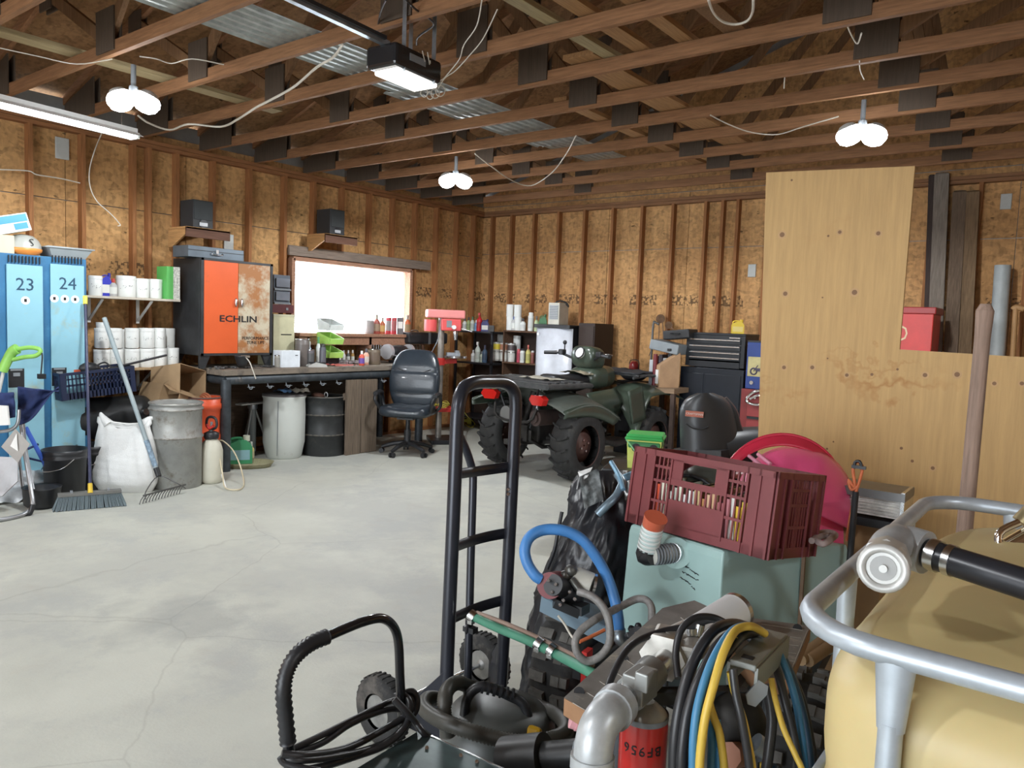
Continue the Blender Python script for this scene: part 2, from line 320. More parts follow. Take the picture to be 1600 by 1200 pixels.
# overhead door opening jambs behind the camera
for xx in (-4.42,.42): obj('door_jamb', MB().box((xx,YF-.04,1.53),(.05,.16,3.06)), STUD, wf)
obj('door_header', MB().box((-2,YF-.04,3.08),(4.9,.16,.06)), CHORD, wf)
# ceiling: roof deck and trusses
ce = structure('ceiling')
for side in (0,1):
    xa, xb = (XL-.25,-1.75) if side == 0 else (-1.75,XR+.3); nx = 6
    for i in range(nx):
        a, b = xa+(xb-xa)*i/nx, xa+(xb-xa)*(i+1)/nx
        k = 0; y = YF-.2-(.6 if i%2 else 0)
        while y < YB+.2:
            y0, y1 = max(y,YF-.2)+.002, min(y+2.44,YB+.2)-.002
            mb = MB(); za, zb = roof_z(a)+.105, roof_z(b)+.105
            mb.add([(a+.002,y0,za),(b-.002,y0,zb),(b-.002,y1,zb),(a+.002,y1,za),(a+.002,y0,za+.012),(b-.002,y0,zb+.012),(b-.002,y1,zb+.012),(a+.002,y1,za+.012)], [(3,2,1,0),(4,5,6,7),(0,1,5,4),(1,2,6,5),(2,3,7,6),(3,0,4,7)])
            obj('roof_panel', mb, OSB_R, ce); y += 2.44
GUS = wood('gusset_ply', (.085,.062,.045), 2, .15)
nodes_b = [-5.62,-3.45,-1.27,.9]; nodes_t = [-6.75,-4.5,-1.75,1.0,3.0]
def truss(y):
    t = obj('truss', MB().box(((XL+XR)/2-.0,y,Z_TR+.045),(XR-XL+.16,.038,.09)), CHORD, ce)
    for a, b in ((XL-.25,-1.75),(-1.75,XR+.3)): obj('top_chord', MB().beam((a,y,roof_z(a)+.055),(b,y,roof_z(b)+.055),.038,.09), CHORD, t)
    tops = [-6.6,-4.55,-1.75,1.0,3.2]; bots = [-7.5,-5.62,-3.45,-1.27,1.0,4.0]
    for tt, (p, q) in zip(tops, ((-5.62,None),(-5.62,-3.45),(-3.45,-1.27),(-1.27,1.0),(1.0,None))):
        for bx in (p, q):
            if bx is not None: obj('web', MB().beam((tt,y,roof_z(tt)+.01),(bx,y,Z_TR+.10),.036,.085,(0,1,0) if False else (1,0,0)), WEBW, t)
    for bx in (-5.62,-3.45,-1.27,1.0):
        for s in (-1,1): obj('gusset', MB().box((bx,y+s*.025,Z_TR+.17),(.26,.011,.29)), GUS, t)
    for tt in (-6.6,-4.55,-1.75,1.0):
        for s in (-1,1): obj('gusset', MB().box((tt,y+s*.025,roof_z(tt)-.01),(.20,.011,.22)), GUS, t)
    for s in (-1,1): obj('gusset', MB().prism([(-7.95,Z_TR+.005),(-7.35,Z_TR+.005),(-7.35,Z_TR+.33),(-7.95,Z_TR+.16)],.011,Matrix.Translation((0,y+s*.025,0))), GUS, t)
TY = [2.57+.684*i for i in range(-10,10)]
for y in TY: truss(y)
# cleats / blocking seen as short dark blocks on the far chords
# unseen outer skin added to block light leaking through seams and eaves
SEAL = mat('light_seal', (.33,.34,.34), .5, .4)
def skin(name, parent, vs): obj(name, MB().add(vs, [tuple(range(len(vs)))]), SEAL, parent, solid=.004)
skin('light_seal', wl, [(XL-.115,YF-.15,0),(XL-.115,YB+.15,0),(XL-.115,YB+.15,WIN[2]),(XL-.115,YF-.15,WIN[2])])
skin('light_seal', wl, [(XL-.115,YF-.15,WIN[3]),(XL-.115,YB+.15,WIN[3]),(XL-.115,YB+.15,3.62),(XL-.115,YF-.15,3.62)])
for a, b in ((YF-.15,WIN[0]),(WIN[1],YB+.15)): skin('light_seal', wl, [(XL-.115,a,WIN[2]),(XL-.115,b,WIN[2]),(XL-.115,b,WIN[3]),(XL-.115,a,WIN[3])])
skin('light_seal', wr, [(XR+.115,YF-.15,0),(XR+.115,YB+.15,0),(XR+.115,YB+.15,3.68),(XR+.115,YF-.15,3.68)])
gp = [(XR+.2,3.4),(XR+.2,roof_z(XR)+.1),(-1.75,roof_z(-1.75)+.11),(XL-.2,roof_z(XL)+.1),(XL-.2,3.4)]
skin('light_seal', wb, [(XL-.15,YB+.115,0),(XR+.15,YB+.115,0)]+[(x,YB+.115,z) for x,z in gp])
skin('light_seal', wf, [(x,YF-.115,z) for x,z in gp])
for a, b in ((XL-.15,-4.4),(.4,XR+.15)): skin('light_seal', wf, [(a,YF-.115,0),(b,YF-.115,0),(b,YF-.115,3.5),(a,YF-.115,3.5)])
skin('light_seal', wf, [(-4.4,YF-.115,3.05),(.4,YF-.115,3.05),(.4,YF-.115,3.5),(-4.4,YF-.115,3.5)])
for a, b in ((XL-.3,-1.75),(-1.75,XR+.35)): skin('roof_light_seal', ce, [(a,YF-.3,roof_z(a)+.125),(b,YF-.3,roof_z(b)+.125),(b,YB+.3,roof_z(b)+.125),(a,YB+.3,roof_z(a)+.125)])
# ------------------------------------------------- window over the bench
win = structure('window_1'); FR = wood('window_frame', (.36,.20,.13), 1); HDR = wood('header_board', (.20,.16,.13), 1)
y0, y1, z0, z1 = WIN
for nm, a, b, c, d in (('window_frame',y0-.02,y0+.03,z0,z1),('window_frame',y1-.03,y1+.02,z0,z1),('window_frame',y0,y1,z1-.03,z1+.02),('window_sill',y0,y1,z0-.02,z0+.03)):
    obj(nm, MB().box((XL-.045,(a+b)/2,(c+d)/2),(.15,b-a,d-c)), FR, win, bev=.003)
obj('header_board', MB().box((XL+.02,(y0+8.14)/2-.02,2.425),(.04,8.14-y0+.1,.12)), HDR, win, bev=.004)
GLASS = bpy.data.materials.new('glass'); GLASS.use_nodes = True; gb = GLASS.node_tree.nodes['Principled BSDF']; gb.inputs['Transmission Weight'].default_value = 1; gb.inputs['Roughness'].default_value = 0; gb.inputs['IOR'].default_value = 1.1; gb.inputs['Base Color'].default_value = (.97,.98,1,1)
obj('pane', MB().box((XL-.07,(y0+y1)/2,(z0+z1)/2),(.004,y1-y0-.06,z1-z0-.06)), GLASS, win)
# ------------------------------------------------- helpers that stand things by floor contact
FWD = Vector((_row[2].x,_row[2].y,_row[2].z))
def depth(p): return (p - Vector((0,0,CAM_H))).dot(_row[2])
def ppm(p): return F_PX/depth(p)
def stand(px, py, wpx, z=0):
    p = P(px, py, z=z); r = wpx/2/ppm(p); d = Vector((p.x,p.y,0)).normalized(); c = p + d*r; r = wpx/2/ppm(c); return c, r
def hgt(c, px, py): return c.z + 0*px + (P(px,py,d=depth(c)).z - P(px,py,d=depth(c)).z) if False else P(px,py,d=depth(c)).z
def shift(rgb, k): return tuple(min(1,max(0,c*k)) for c in rgb)
def pm(col, rough=.4):
    return mat('plastic_%d_%d_%d' % tuple(int(c*99) for c in col), col, rough, 0, .05)
LABELM = mat('paper_label', (.62,.64,.62), .6, 0, .25, 30)
def item(kind, name, label, cat, px, pt, pb, wpx, z, x=None, y=None, col=(.8,.8,.8), cap=(.7,.7,.7), group=None, lab=None, mark=True, rz=None, dd=0):
    """one container standing at height z on a shelf plane x= or y="""
    q = P(px, pb, x=x, y=y); k = ppm(q); r = wpx/2/k; h = (pb-pt)/k
    c = Vector((q.x, q.y, z)); 
    ang = math.degrees(math.atan2(-c.y, -c.x))+90 if rz is None else rz       # label turned towards the room
    t = thing(name, label, cat, c, ang, group); m = pm(col); cm = pm(cap)
    if kind == 'jar':
        obj('body', MB().lathe([(r*.93,0),(r,.01),(r,h*.80),(r*.96,h*.83)], 18), m, t); obj('lid', MB().lathe([(r*1.02,h*.82),(r*1.02,h*.98),(r*.97,h)], 18), cm, t)
        if mark: obj('handwriting', marks(r, h*.45, h*.16), INK, t, kind='stuff')
    elif kind == 'can':
        obj('body', MB().lathe([(r*.98,0),(r,.004),(r,h-.004),(r*.95,h)], 18), m, t); obj('rim', MB().lathe([(r*1.03,h-.008),(r*1.03,h)], 18), STEEL, t)
        obj('paper_label', MB().lathe([(r*1.012,h*.2),(r*1.012,h*.8)], 18, cap=False), pm(lab or shift(col,.6)), t)
    elif kind == 'filter':
        obj('body', MB().lathe([(r*.9,0),(r,h*.06),(r,h*.9),(r*.9,h)], 18), m, t); obj('band', MB().lathe([(r*1.02,h*.15),(r*1.02,h*.75)], 18, cap=False), pm(lab or shift(col,.75)), t)
    elif kind in ('bottle','aerosol','spray'):
        s = .62 if kind == 'bottle' else .80 if kind == 'aerosol' else .60
        obj('body', MB().lathe([(r*.92,0),(r,h*.03),(r,h*s),(r*.55,h*(s+.12)),(r*.36,h*(s+.16))], 16), m, t)
        if kind == 'bottle': obj('cap', MB().lathe([(r*.42,h*(s+.14)),(r*.42,h)], 12), cm, t)
        elif kind == 'aerosol': obj('cap', MB().lathe([(r*.8,h*s),(r*.8,h*.97),(r*.6,h)], 12), cm, t)
        else:
            mb = MB().lathe([(r*.35,h*.72),(r*.35,h*.84)], 10); mb.box((0,-r*.35,h*.91),(r*.6,r*1.9,h*.14)); mb.beam((0,-r*.5,h*.86),(0,-r*.9,h*.7),r*.25,r*.2,(0,1,0)); obj('spray_head', mb, cm, t)
        obj('label', MB().lathe([(r*1.015,h*.15),(r*1.015,h*(s-.1))], 16, cap=False), pm(lab or (.7,.72,.68)), t)
    elif kind == 'jug':
        w2 = r*2; obj('body', MB().prism([(-r,0),(r,0),(r,h*.62),(r*.55,h*.85),(-r*.1,h*.86),(-r*.8,h*.72),(-r,h*.62)], r*1.1), m, t, bev=r*.15)
        obj('handle', MB().tube([(-r*.75,0,h*.6),(-r*.7,0,h*.86),(r*.1,0,h*.9),(r*.3,0,h*.8)], r*.13, 6, 4), m, t); obj('cap', MB().cyl((r*.55,0,h*.8),(r*.55,0,h),r*.28), cm, t)
        obj('label', MB().box((0,-r*.56,h*.32),(r*1.6,.002,h*.36)), pm(lab or (.75,.75,.7)), t)
    elif kind == 'box':
        obj('carton', MB().box((0,0,h/2),(2*r,2*r*.8 if not dd else dd,h)), m, t, bev=.002)
        obj('printed_panel', MB().box((0,-(r*.8 if not dd else dd/2)-.001,h*.55),(1.5*r,.002,h*.4)), pm(lab or shift(col,.5)), t)
    return t
def marks(r, zc, hh):
    """a few handwritten strokes on the front of a cylinder"""
    mb = MB(); rng = random.Random(int(r*1e5+zc*1e4))
    for i in range(9):
        a = -.7+1.4*rng.random(); z = zc+hh*(rng.random()-.3); da = .05+.12*rng.random(); dz = hh*.35*(rng.random()-.5)
        rr = r*1.012; p = Vector((rr*math.sin(a), -rr*math.cos(a), z)); q = Vector((rr*math.sin(a+da), -rr*math.cos(a+da), z+dz)); mb.beam(p, q, .002, .0022)
    return mb
# ------------------------------------------------- ceiling lamps, fluorescent, opener, cables
LED = mat('led_glow', (1,1,1), .4, emit=(.93,.97,1), strength=30)
def lamp(p, label, ang):
    t = thing('ceiling_lamp', label, 'lamp', (p[0],p[1],p[2]), ang)
    obj('socket', MB().cyl((0,0,.06),(0,0,.22),.018).cyl((0,0,.03),(0,0,.07),.035,.03), GREYP, t)
    for s, tilt in ((-1,.12),(1,-.05)):
        if s == 0: M_ = T(0,.10,0,0,-20,0)
        else: M_ = T(s*.10,0,.005,0,0,s*22)
        f = MB(); f.M = M_; f.lathe([(.02,.045),(.05,.035),(.074,.008)], 20); obj('housing', f, WHITE, t)
        e = MB(); e.M = M_; e.lathe([(.07,.012),(.088,-.01),(.095,-.04),(.08,-.085),(.045,-.11),(.001,-.118)], 20); obj('led_panel', e, LED, t, kind=None)
for p, l, a in zip(LAMPS, ('bright white clustered bulb lamp hanging above the blue lockers','bright white clustered bulb lamp hanging beyond the door opener above the room centre','bright white clustered bulb lamp hanging above the leaning plywood sheet'), (50,40,30)): lamp(p, l, a)
for p, l in zip(LAMPS_UNSEEN, ('clustered bulb lamp on the trusses behind the viewer','clustered bulb lamp on the trusses near the entrance','added unseen bulb lamp brightening the tote top from the right')): lamp(p, l, 20)
a, b = P(212,212,z=3.12), P(0,160,z=3.12); L_ = 1.22; d = (b-a).normalized(); b = a+d*1.25
t = thing('fluorescent_light', 'long white fluorescent strip light hanging above the blue lockers', 'light', (a+b)/2, math.degrees(math.atan2(d.y,d.x)))
TUBE = mat('tube_glow', (1,1,1), .4, emit=(.93,.97,1), strength=12); hl = 1.25/2
fx = MB(); fx.box((0,0,.03),(2*hl,.06,.05)); obj('housing', fx, WHITE, t); rf = MB(); rf.add([(-hl,-.11,-.02),(hl,-.11,-.02),(hl,-.03,.02),(-hl,-.03,.02)],[(0,1,2,3)]).add([(-hl,.11,-.02),(hl,.11,-.02),(hl,.03,.02),(-hl,.03,.02)],[(0,1,2,3)]); obj('reflector', rf, WHITE, t, solid=.003)
for s in (-1,1): obj('tube', MB().cyl((-hl+.03,s*.035,-.02),(hl-.03,s*.035,-.02),.013,n=10), TUBE, t); obj('end_socket', MB().box((s*(hl-.012),0,-.01),(.02,.12,.05)), WHITE, t); obj('hanger_chain', MB().cyl((s*.5,0,.05),(s*.5,0,.30),.003,n=6), STEEL, t)
# garage door opener: motor head, rail, hangers
OX, OY, OZ = -3.46, 3.32, 3.10
t = thing('door_opener', 'black garage door opener with lit lens hanging from the trusses', 'opener', (OX,OY,OZ), 4)
obj('motor_housing', MB().box((0,0,.07),(.24,.42,.13)), mat('gloss_black', (.02,.02,.022), .2), t, bev=.02); obj('light_lens', MB().box((-.0,.02,-.005),(.19,.36,.03)), mat('lens_glow', (.9,.9,.9), .3, emit=(1,.97,.9), strength=2.2), t, bev=.01)
obj('grille', MB().box((.122,-.02,.08),(.004,.14,.04)), GREYP, t); obj('rail', MB().box((0,-1.7,.15),(.035,3.1,.03)), GALV, t); obj('rail_cover', MB().box((.03,-1.7,.165),(.02,3.0,.02)), BLACK, t)
for x_, y_ in ((-.09,.15),(.10,.15),(.10,-.12)): obj('hanger_strap', MB().box((x_,y_,.22),(.03,.004,.46)), GALV, t)
obj('crossbar', MB().box((0,.15,.42),(.5,.03,.03)), GALV, t)
def cable(name, label, cat, pts, r=.004, m=WIREW, n=6, sub=5, group=None): return tag(obj(name, MB().tube(pts, r, n, sub), m), label, cat, group)
zz = 3.28
cable('extension_cable', 'white extension cable swagging from the left lamp across the trusses', 'cable', [P(px,py,z=z_) for px,py,z_ in ((215,180,3.35),(232,192,3.3),(265,203,3.28),(295,194,3.28),(345,198,3.28),(372,186,3.28),(400,168,3.28),(425,155,3.3),(460,135,3.32),(495,105,3.35),(520,90,3.36),(535,70,3.375))], .009)
cable('lamp_cable', 'thin white wire between the trusses right of the left lamp', 'cable', [P(px,py,z=3.34) for px,py in ((218,88),(245,92),(268,99),(300,92),(350,101))], .004)
cable('lamp_wire', 'thin wire leading from the left lamp toward the top left corner', 'cable', [P(px,py,z=3.36) for px,py in ((175,92),(120,100),(60,88),(0,75))], .004)
cable('hanging_cable', 'pale cord hanging from the strip light down the stud wall', 'cable', [P(158,198,z=3.14)]+[P(px,py,x=-7.55) for px,py in ((160,205),(148,235),(140,265),(141,292),(152,315),(172,333),(184,346),(188,352),(184,353))], .005)
cable('wall_cable', 'pale cable stapled across the studs above the lockers', 'cable', [P(px,py,x=-7.885) for px,py in ((0,265),(44,267),(58,273),(95,279),(125,286))], .006)
cable('opener_cord', 'black cord looping above the garage door opener', 'cable', [P(px,py,z=3.42) for px,py in ((635,0),(650,15),(672,30),(677,40),(660,52),(652,60),(651,70))], .006, BLACK)
cable('opener_cord', 'short black cord dropping behind the opener housing', 'cable', [P(px,py,z=3.42) for px,py in ((603,0),(595,18),(591,38))], .006, BLACK)
for k, pts in enumerate((((753,0),(745,40),(725,70),(718,92),(700,115),(690,125),(675,130)),((777,15),(755,60),(735,85),(712,110),(695,122),(685,138)))):
    cable('pull_wire', ('left','right')[k]+' of two thin white wires rising from the tangle by the opener', 'cable', [P(px,py,z=3.2) for px,py in pts], .0035)
tg = MB()
for cx_, cy_, r_ in ((663,145,.028),(672,149,.026),(680,146,.032),(688,142,.036)):
    c_ = P(cx_,cy_,z=3.16); tg.tube([c_+Vector((r_*.7*math.cos(a_),r_*.5*math.cos(a_),r_*math.sin(a_))) for a_ in [i*PI/4 for i in range(8)]], .0035, 5, 3, True)
for q in ((660,80,666,138),(668,82,670,140),(672,95,668,136)): tg.tube([P(q[0],q[1],z=3.2),P((q[0]+q[2])/2+3,(q[1]+q[3])/2,z=3.18),P(q[2],q[3],z=3.16)], .003, 5, 4)
tag(obj('wire_tangle', tg, WIREW), 'small tangle of white wire loops under the door opener', 'wire')
cable('lamp_cable', 'white cable from the middle lamp sagging to the right', 'cable', [P(px,py,z=3.3) for px,py in ((742,240),(765,258),(800,282),(830,290),(862,270),(885,240),(900,212))], .006)
cable('lamp_cable', 'white loop of cable hanging at the top edge right of centre', 'cable', [P(px,py,z=3.3) for px,py in ((1107,0),(1115,20),(1130,34),(1150,38),(1168,32),(1176,18),(1177,0))], .007)
cable('lamp_cable', 'thin white cable running left from the right lamp', 'cable', [P(px,py,z=3.3) for px,py in ((1110,180),(1140,195),(1175,207),(1215,210),(1255,198),(1310,182))], .005)
cable('wire_stub', 'forked white wire stub hanging from a truss above the right lamp', 'wire', [P(px,py,z=3.39) for px,py in ((1323,38),(1332,58),(1340,68),(1346,52))], .005)
cable('wire_stub', 'short white wire dropping toward the right lamp', 'wire', [P(px,py,z=3.39) for px,py in ((1343,95),(1344,110),(1350,124))], .004)
cable('wire_stub', 'tiny white wire end hanging from a truss left of the right lamp', 'wire', [P(px,py,z=3.39) for px,py in ((1226,120),(1225,138))], .004)
# sheets of ribbed steel and boards stored on the bottom chords
RIB = mat('ribbed_steel', (.36,.39,.38), .5, .5, .3, 10)
def ribbed(x0, x1, y0, y1, z, n):
    mb = MB()
    for i in range(n):
        a = y0+(y1-y0)*i/n if False else 0
    m_ = 26; vs = []; 
    for i in range(m_+1):
        x = x0+(x1-x0)*i/m_; zz_ = z+.012*(1 if (i%4) in (1,2) else 0)
        vs += [(x,y0,zz_),(x,y1,zz_)]
    return mb.add(vs, [(2*i,2*i+1,2*i+3,2*i+2) for i in range(m_)])
for k, (x0, x1, y0, y1) in enumerate(((-4.72,-4.18,2.2,4.4),(-4.85,-4.25,4.42,6.6),(-4.80,-4.3,6.5,7.6))):
    tag(obj('steel_sheet', ribbed(x0,x1,y0,y1,Z_TR+.095+.014*k,0), RIB, solid=.0015), ('dull ribbed steel sheet across the trusses left of the door opener','pale ribbed steel sheet across the trusses right of the door opener','far ribbed steel sheet across the trusses beyond the middle lamp')[k], 'steel sheet')
SHELFW = wood('orange_board', (.46,.25,.10), 1); PLANKW = wood('lit_plank', (.33,.18,.08), 1); PALEW = wood('pale_board', (.34,.27,.15), 1)
for x0, x1, y0, y1, m_, l in ((-3.12,-2.87,4.5,7.9,PLANKW,'wide orange-lit board lying across the trusses at centre'),(-2.86,-2.76,3.2,4.75,PALEW,'narrow pale board across the trusses right of the opener'),(-2.62,-2.5,3.3,4.9,PLANKW,'reddish plank across the trusses at the top centre'),(-2.30,-2.2,3.6,4.9,PLANKW,'second reddish plank across the trusses at the top centre'),(-2.0,-1.86,3.6,4.9,WEBW,'dark wide plank across the trusses near the top right'),(-6.2,-6.05,1.6,4.3,PALEW,'grey pale plank across the trusses near the left lamp'),(-3.75,-3.62,5.3,8.4,PLANKW,'orange plank across the trusses beside the steel sheets')):
    tag(obj('plank', MB().box(((x0+x1)/2,(y0+y1)/2,Z_TR+.115),(x1-x0,y1-y0,.035)), m_, bev=.002), l, 'plank')
# ------------------------------------------------- lockers
LX = -7.28; y0 = P(-14,600,x=LX).y; y1 = P(137,500,x=LX).y; zt = P(69,400,x=LX).z; yw = y1-y0
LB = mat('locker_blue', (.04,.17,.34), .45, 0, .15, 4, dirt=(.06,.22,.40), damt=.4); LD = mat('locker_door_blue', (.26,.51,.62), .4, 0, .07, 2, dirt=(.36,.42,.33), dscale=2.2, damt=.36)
t = thing('lockers', 'two-door blue steel locker bank numbered 23 and 24 by the left wall', 'lockers', (XL+.02, (y0+y1)/2, 0), 90)
dpt = LX-(XL+.02)              # local -y is the front
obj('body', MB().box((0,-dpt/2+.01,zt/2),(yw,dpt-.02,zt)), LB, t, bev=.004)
for i, (pa, pb, num) in enumerate(((12,68,'23'),(80,132,'24'))):
    a = P(pa,560,x=LX).y-(y0+y1)/2; b = P(pb,560,x=LX).y-(y0+y1)/2; zt2 = P(pa,412,x=LX).z; mx = (a+b)/2; fy = -dpt-.004
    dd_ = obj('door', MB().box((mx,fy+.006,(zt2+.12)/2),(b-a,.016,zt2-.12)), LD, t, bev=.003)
    text('number', num, .15, mat('stencil_ink', (.02,.07,.13), .6), dd_, T(mx,fy-.0035,zt2-.17))
    obj('recess', MB().box((mx-(b-a)*.28,fy-.002,1.02),(.12,.006,.16)), BLACK, dd_); obj('latch', MB().box((mx-(b-a)*.28,fy-.008,1.05),(.05,.01,.03)).box((mx-(b-a)*.28,fy-.006,1.09),(.09,.008,.015)), GREYP, dd_)
    for j in range(1 if i == 0 else 3): obj('sticker', MB().cyl((mx+(j-(0 if i == 0 else 1.3))*.085,fy-.0025,zt2-.30),(mx+(j-(0 if i == 0 else 1.3))*.085,fy-.004,zt2-.30),.035,n=18), PAPER, dd_); obj('sticker_mark', MB().box((mx+(j-(0 if i == 0 else 1.3))*.085,fy-.0045,zt2-.30),(.02,.001,.026)), INK, dd_)
    for j in range(10): obj('vent_slot', MB().box((a+.02+(b-a-.04)*j/9,-dpt+.004,zt2+.045),(.008,.010,.06)), BLACK, t)
ltop = zt
def on_left(px, py, x, z): q = P(px,py,x=x); return Vector((q.x,q.y,z))
c = on_left(12,372,-7.42,ltop)
t = thing('carton', 'tilted white and blue carton on top of the lockers', 'box', c, 82)
mb = MB(); mb.M = T(-.02,0,.24,0,0,-16); mb.box((-.02,0,0),(.36,.24,.15)); obj('carton_body', mb, pm((.72,.74,.70)), t, bev=.003)
mb = MB(); mb.M = T(-.02,0,.24,0,0,-16); mb.box((-.02,-.122,.035),(.34,.003,.06)).box((.09,-.122,-.03),(.10,.003,.05)); obj('printed_band', mb, pm((.05,.30,.50)), t)
t = thing('small_carton', 'small cream carton under the tilted box on the lockers', 'box', on_left(0,380,-7.42,ltop), 90); obj('carton_body', MB().box((0,0,.075),(.14,.22,.15)), pm((.60,.55,.42)), t, bev=.003)
t = thing('hard_hat', 'grey helmet with orange trim on top of the lockers', 'helmet', on_left(37,388,-7.40,ltop), 80)
obj('shell', MB().lathe([(.135,.05),(.13,.09),(.11,.13),(.07,.165),(.02,.175),(.001,.176)],24), pm((.42,.43,.40)), t); obj('visor_trim', MB().lathe([(.10,.0),(.135,.03),(.14,.055),(.125,.06)],24), pm((.75,.28,.06)), t)
text('emblem','S',.09, INK, t, T(.035,-.127,.10))
t = thing('tray', 'grey plastic wash tray on top of the lockers', 'tray', on_left(102,395,-7.42,ltop), 90)
mb = MB(); mb.add([(-.15,-.11,0),(.12,-.11,0),(.12,.11,0),(-.15,.11,0),(-.19,-.15,.085),(.17,-.15,.085),(.17,.15,.085),(-.19,.15,.085)],[(3,2,1,0),(0,1,5,4),(1,2,6,5),(2,3,7,6),(3,0,4,7)]); obj('basin', mb, pm((.30,.34,.36)), t, solid=.004)
obj('rim', MB().tube([(-.2,-.16,.087),(.18,-.16,.087),(.18,.16,.087),(-.2,.16,.087)],.007,6,1,True), pm((.36,.40,.42)), t)
# ------------------------------------------------- wall shelves with white jars
def wall_shelf(label, pxa, pya, pxb, pyb, x, dep, m_, brackets):
    a, b = P(pxa,pya,x=x), P(pxb,pyb,x=x); z = (a.z+b.z)/2
    t = thing('wall_shelf', label, 'shelf', ((x-dep/2),(a.y+b.y)/2,z), 90)
    obj('board', MB().box((0,0,-.011),(b.y-a.y,dep,.022)), m_, t, bev=.002)
    for k in brackets: obj('bracket', MB().beam(((b.y-a.y)*k,dep/2-.01,-.02),((b.y-a.y)*k,dep/2-.01,-.26),.03,.012,(0,1,0)).beam(((b.y-a.y)*k,dep/2-.01,-.24),((b.y-a.y)*k,-dep/2+.06,-.03),.025,.01), PAPER, t)
    return z
SHW = wood('shelf_board', (.55,.50,.42), 1, .1)
zs1 = wall_shelf('white-edged wall shelf of jars right of the lockers', 128,461,282,468, -7.52, .36, SHW, (-.28,.22))
zs2 = wall_shelf('lower plywood wall shelf crowded with white jars', 128,580,284,571, -7.50, .38, wood('ply_board',(.40,.28,.16),1), (-.28,.22))
WJ = (.80,.82,.80)
J1 = 'white plastic jar with handwriting on the upper wall shelf'; J2 = 'white handwritten jar in the bottom row on the lower shelf'; J3 = 'white handwritten jar stacked in the second row on the lower shelf'
for px, pt, pb, w_ in ((149,430,461,20),): item('jar','jar','white jar beside the blue bottle on the upper wall shelf','jar',px,pt,pb,w_,zs1,x=-7.66,col=WJ,cap=WJ)
item('jug','jug','blue plastic bottle between jars on the upper wall shelf','bottle',166,425,461,15,zs1,x=-7.66,col=(.02,.03,.45),cap=(.02,.02,.3))
item('bottle','bottle','clear bottle with red cap on the upper wall shelf','bottle',177,433,461,11,zs1,x=-7.62,col=(.45,.45,.45),cap=(.5,.05,.04))
item('jar','jar','widest white tub with lid on the upper wall shelf','jar',197,431,464,28,zs1,x=-7.66,col=WJ,cap=WJ)
for px, lb in ((222,'white handwritten jar left of the rightmost jar on the upper shelf'),(243,'rightmost white handwritten jar on the upper wall shelf')): item('jar','jar',lb,'jar',px,435,465,20,zs1,x=-7.64,col=WJ,cap=WJ)
q = P(263,466,x=-7.62); t = thing('file_holder','tall green and white carton at the right end of the upper shelf','box',(q.x,q.y,zs1),90)
obj('carton', MB().box((-.035,0,.165),(.07,.20,.33)), pm((.10,.42,.10)), t, bev=.002); obj('printed_panel', MB().box((.035,0,.165),(.07,.20,.33)), mat('catalog_print',(.55,.55,.50),.6,0,.6,60), t)
jh = 0; jn = 0
for px, w_ in ((159,23),(181,19),(206,21),(229,22),(250,20),(270,18)):
    J2 = ('leftmost','second from left','third from left','third from right','second from right','rightmost')[jn]+' white jar in the bottom row of the lower shelf'; jn += 1
    tt_ = item('jar','jar',J2,'jar',px,543,572,w_,zs2,x=-7.62,col=WJ,cap=WJ,group='white jars in the bottom row of the lower shelf'); jh = 29/ppm(P(px,572,x=-7.62))
for px, w_ in ((159,21),(180,19),(206,20),(229,22),(249,18)):
    J3 = ('leftmost','second','middle','fourth','rightmost')[jn-6]+' white jar of the second row stacked on the lower shelf'; jn += 1
    item('jar','jar',J3,'jar',px,512,543,w_,zs2+jh,x=-7.62,col=WJ,cap=WJ,group='white jars in the second row of the lower shelf')
item('jar','jar','small white lid jar on top of the stacked jars','jar',160,503,512,18,zs2+jh+31/ppm(P(160,543,x=-7.62)),x=-7.62,col=WJ,cap=WJ,mark=False)
for px, lb in ((193,'white jar half hidden behind the stacked jars, left'),(263,'white jar half hidden behind the stacked jars, right')):
    item('jar','jar',lb,'jar',px,513,571,19,zs2,x=-7.76,col=WJ,cap=WJ)
# ------------------------------------------------- workbench
BZ = 1.055; BX = -7.03; BY0 = P(349,587,x=BX).y; BY1 = 7.30
SLAB = mat('bench_slab', (.20,.165,.13), .75, 0, .25, 3, .3, 30, dirt=(.09,.08,.07), damt=.42, stretch=(6,1,6)); PIPE = mat('dark_pipe', (.055,.065,.075), .5, .4, .35, 9, dirt=(.16,.15,.14), damt=.34)
t = thing('workbench', 'long heavy plank workbench on dark pipe legs under the window', 'workbench', ((XL+BX)/2,(BY0+BY1)/2,0), 0)
hy = (BY1-BY0)/2; hx = (BX-XL)/2
for k in range(3): obj('plank', MB().box((-hx+(k+.5)*2*hx/3,0,BZ-.03),(2*hx/3-.006,2*hy-.012*k,.06)), SLAB, t, bev=.004)
obj('rail', MB().cyl((hx-.05,-hy+.04,BZ-.11),(hx-.05,hy,BZ-.11),.048), PIPE, t); obj('rail', MB().cyl((-hx+.05,-hy+.04,BZ-.11),(-hx+.05,hy,BZ-.11),.048), PIPE, t)
obj('end_rail', MB().cyl((-hx,-hy+.06,BZ-.11),(hx-.04,-hy+.06,BZ-.11),.045), PIPE, t)
for yy in (-hy+.06,hy-.08):
    obj('leg', MB().cyl((hx-.05,yy,0),(hx-.05,yy,BZ-.10),.052), PIPE, t); obj('leg', MB().cyl((-hx+.06,yy,0),(-hx+.06,yy,BZ-.10),.045), PIPE, t)
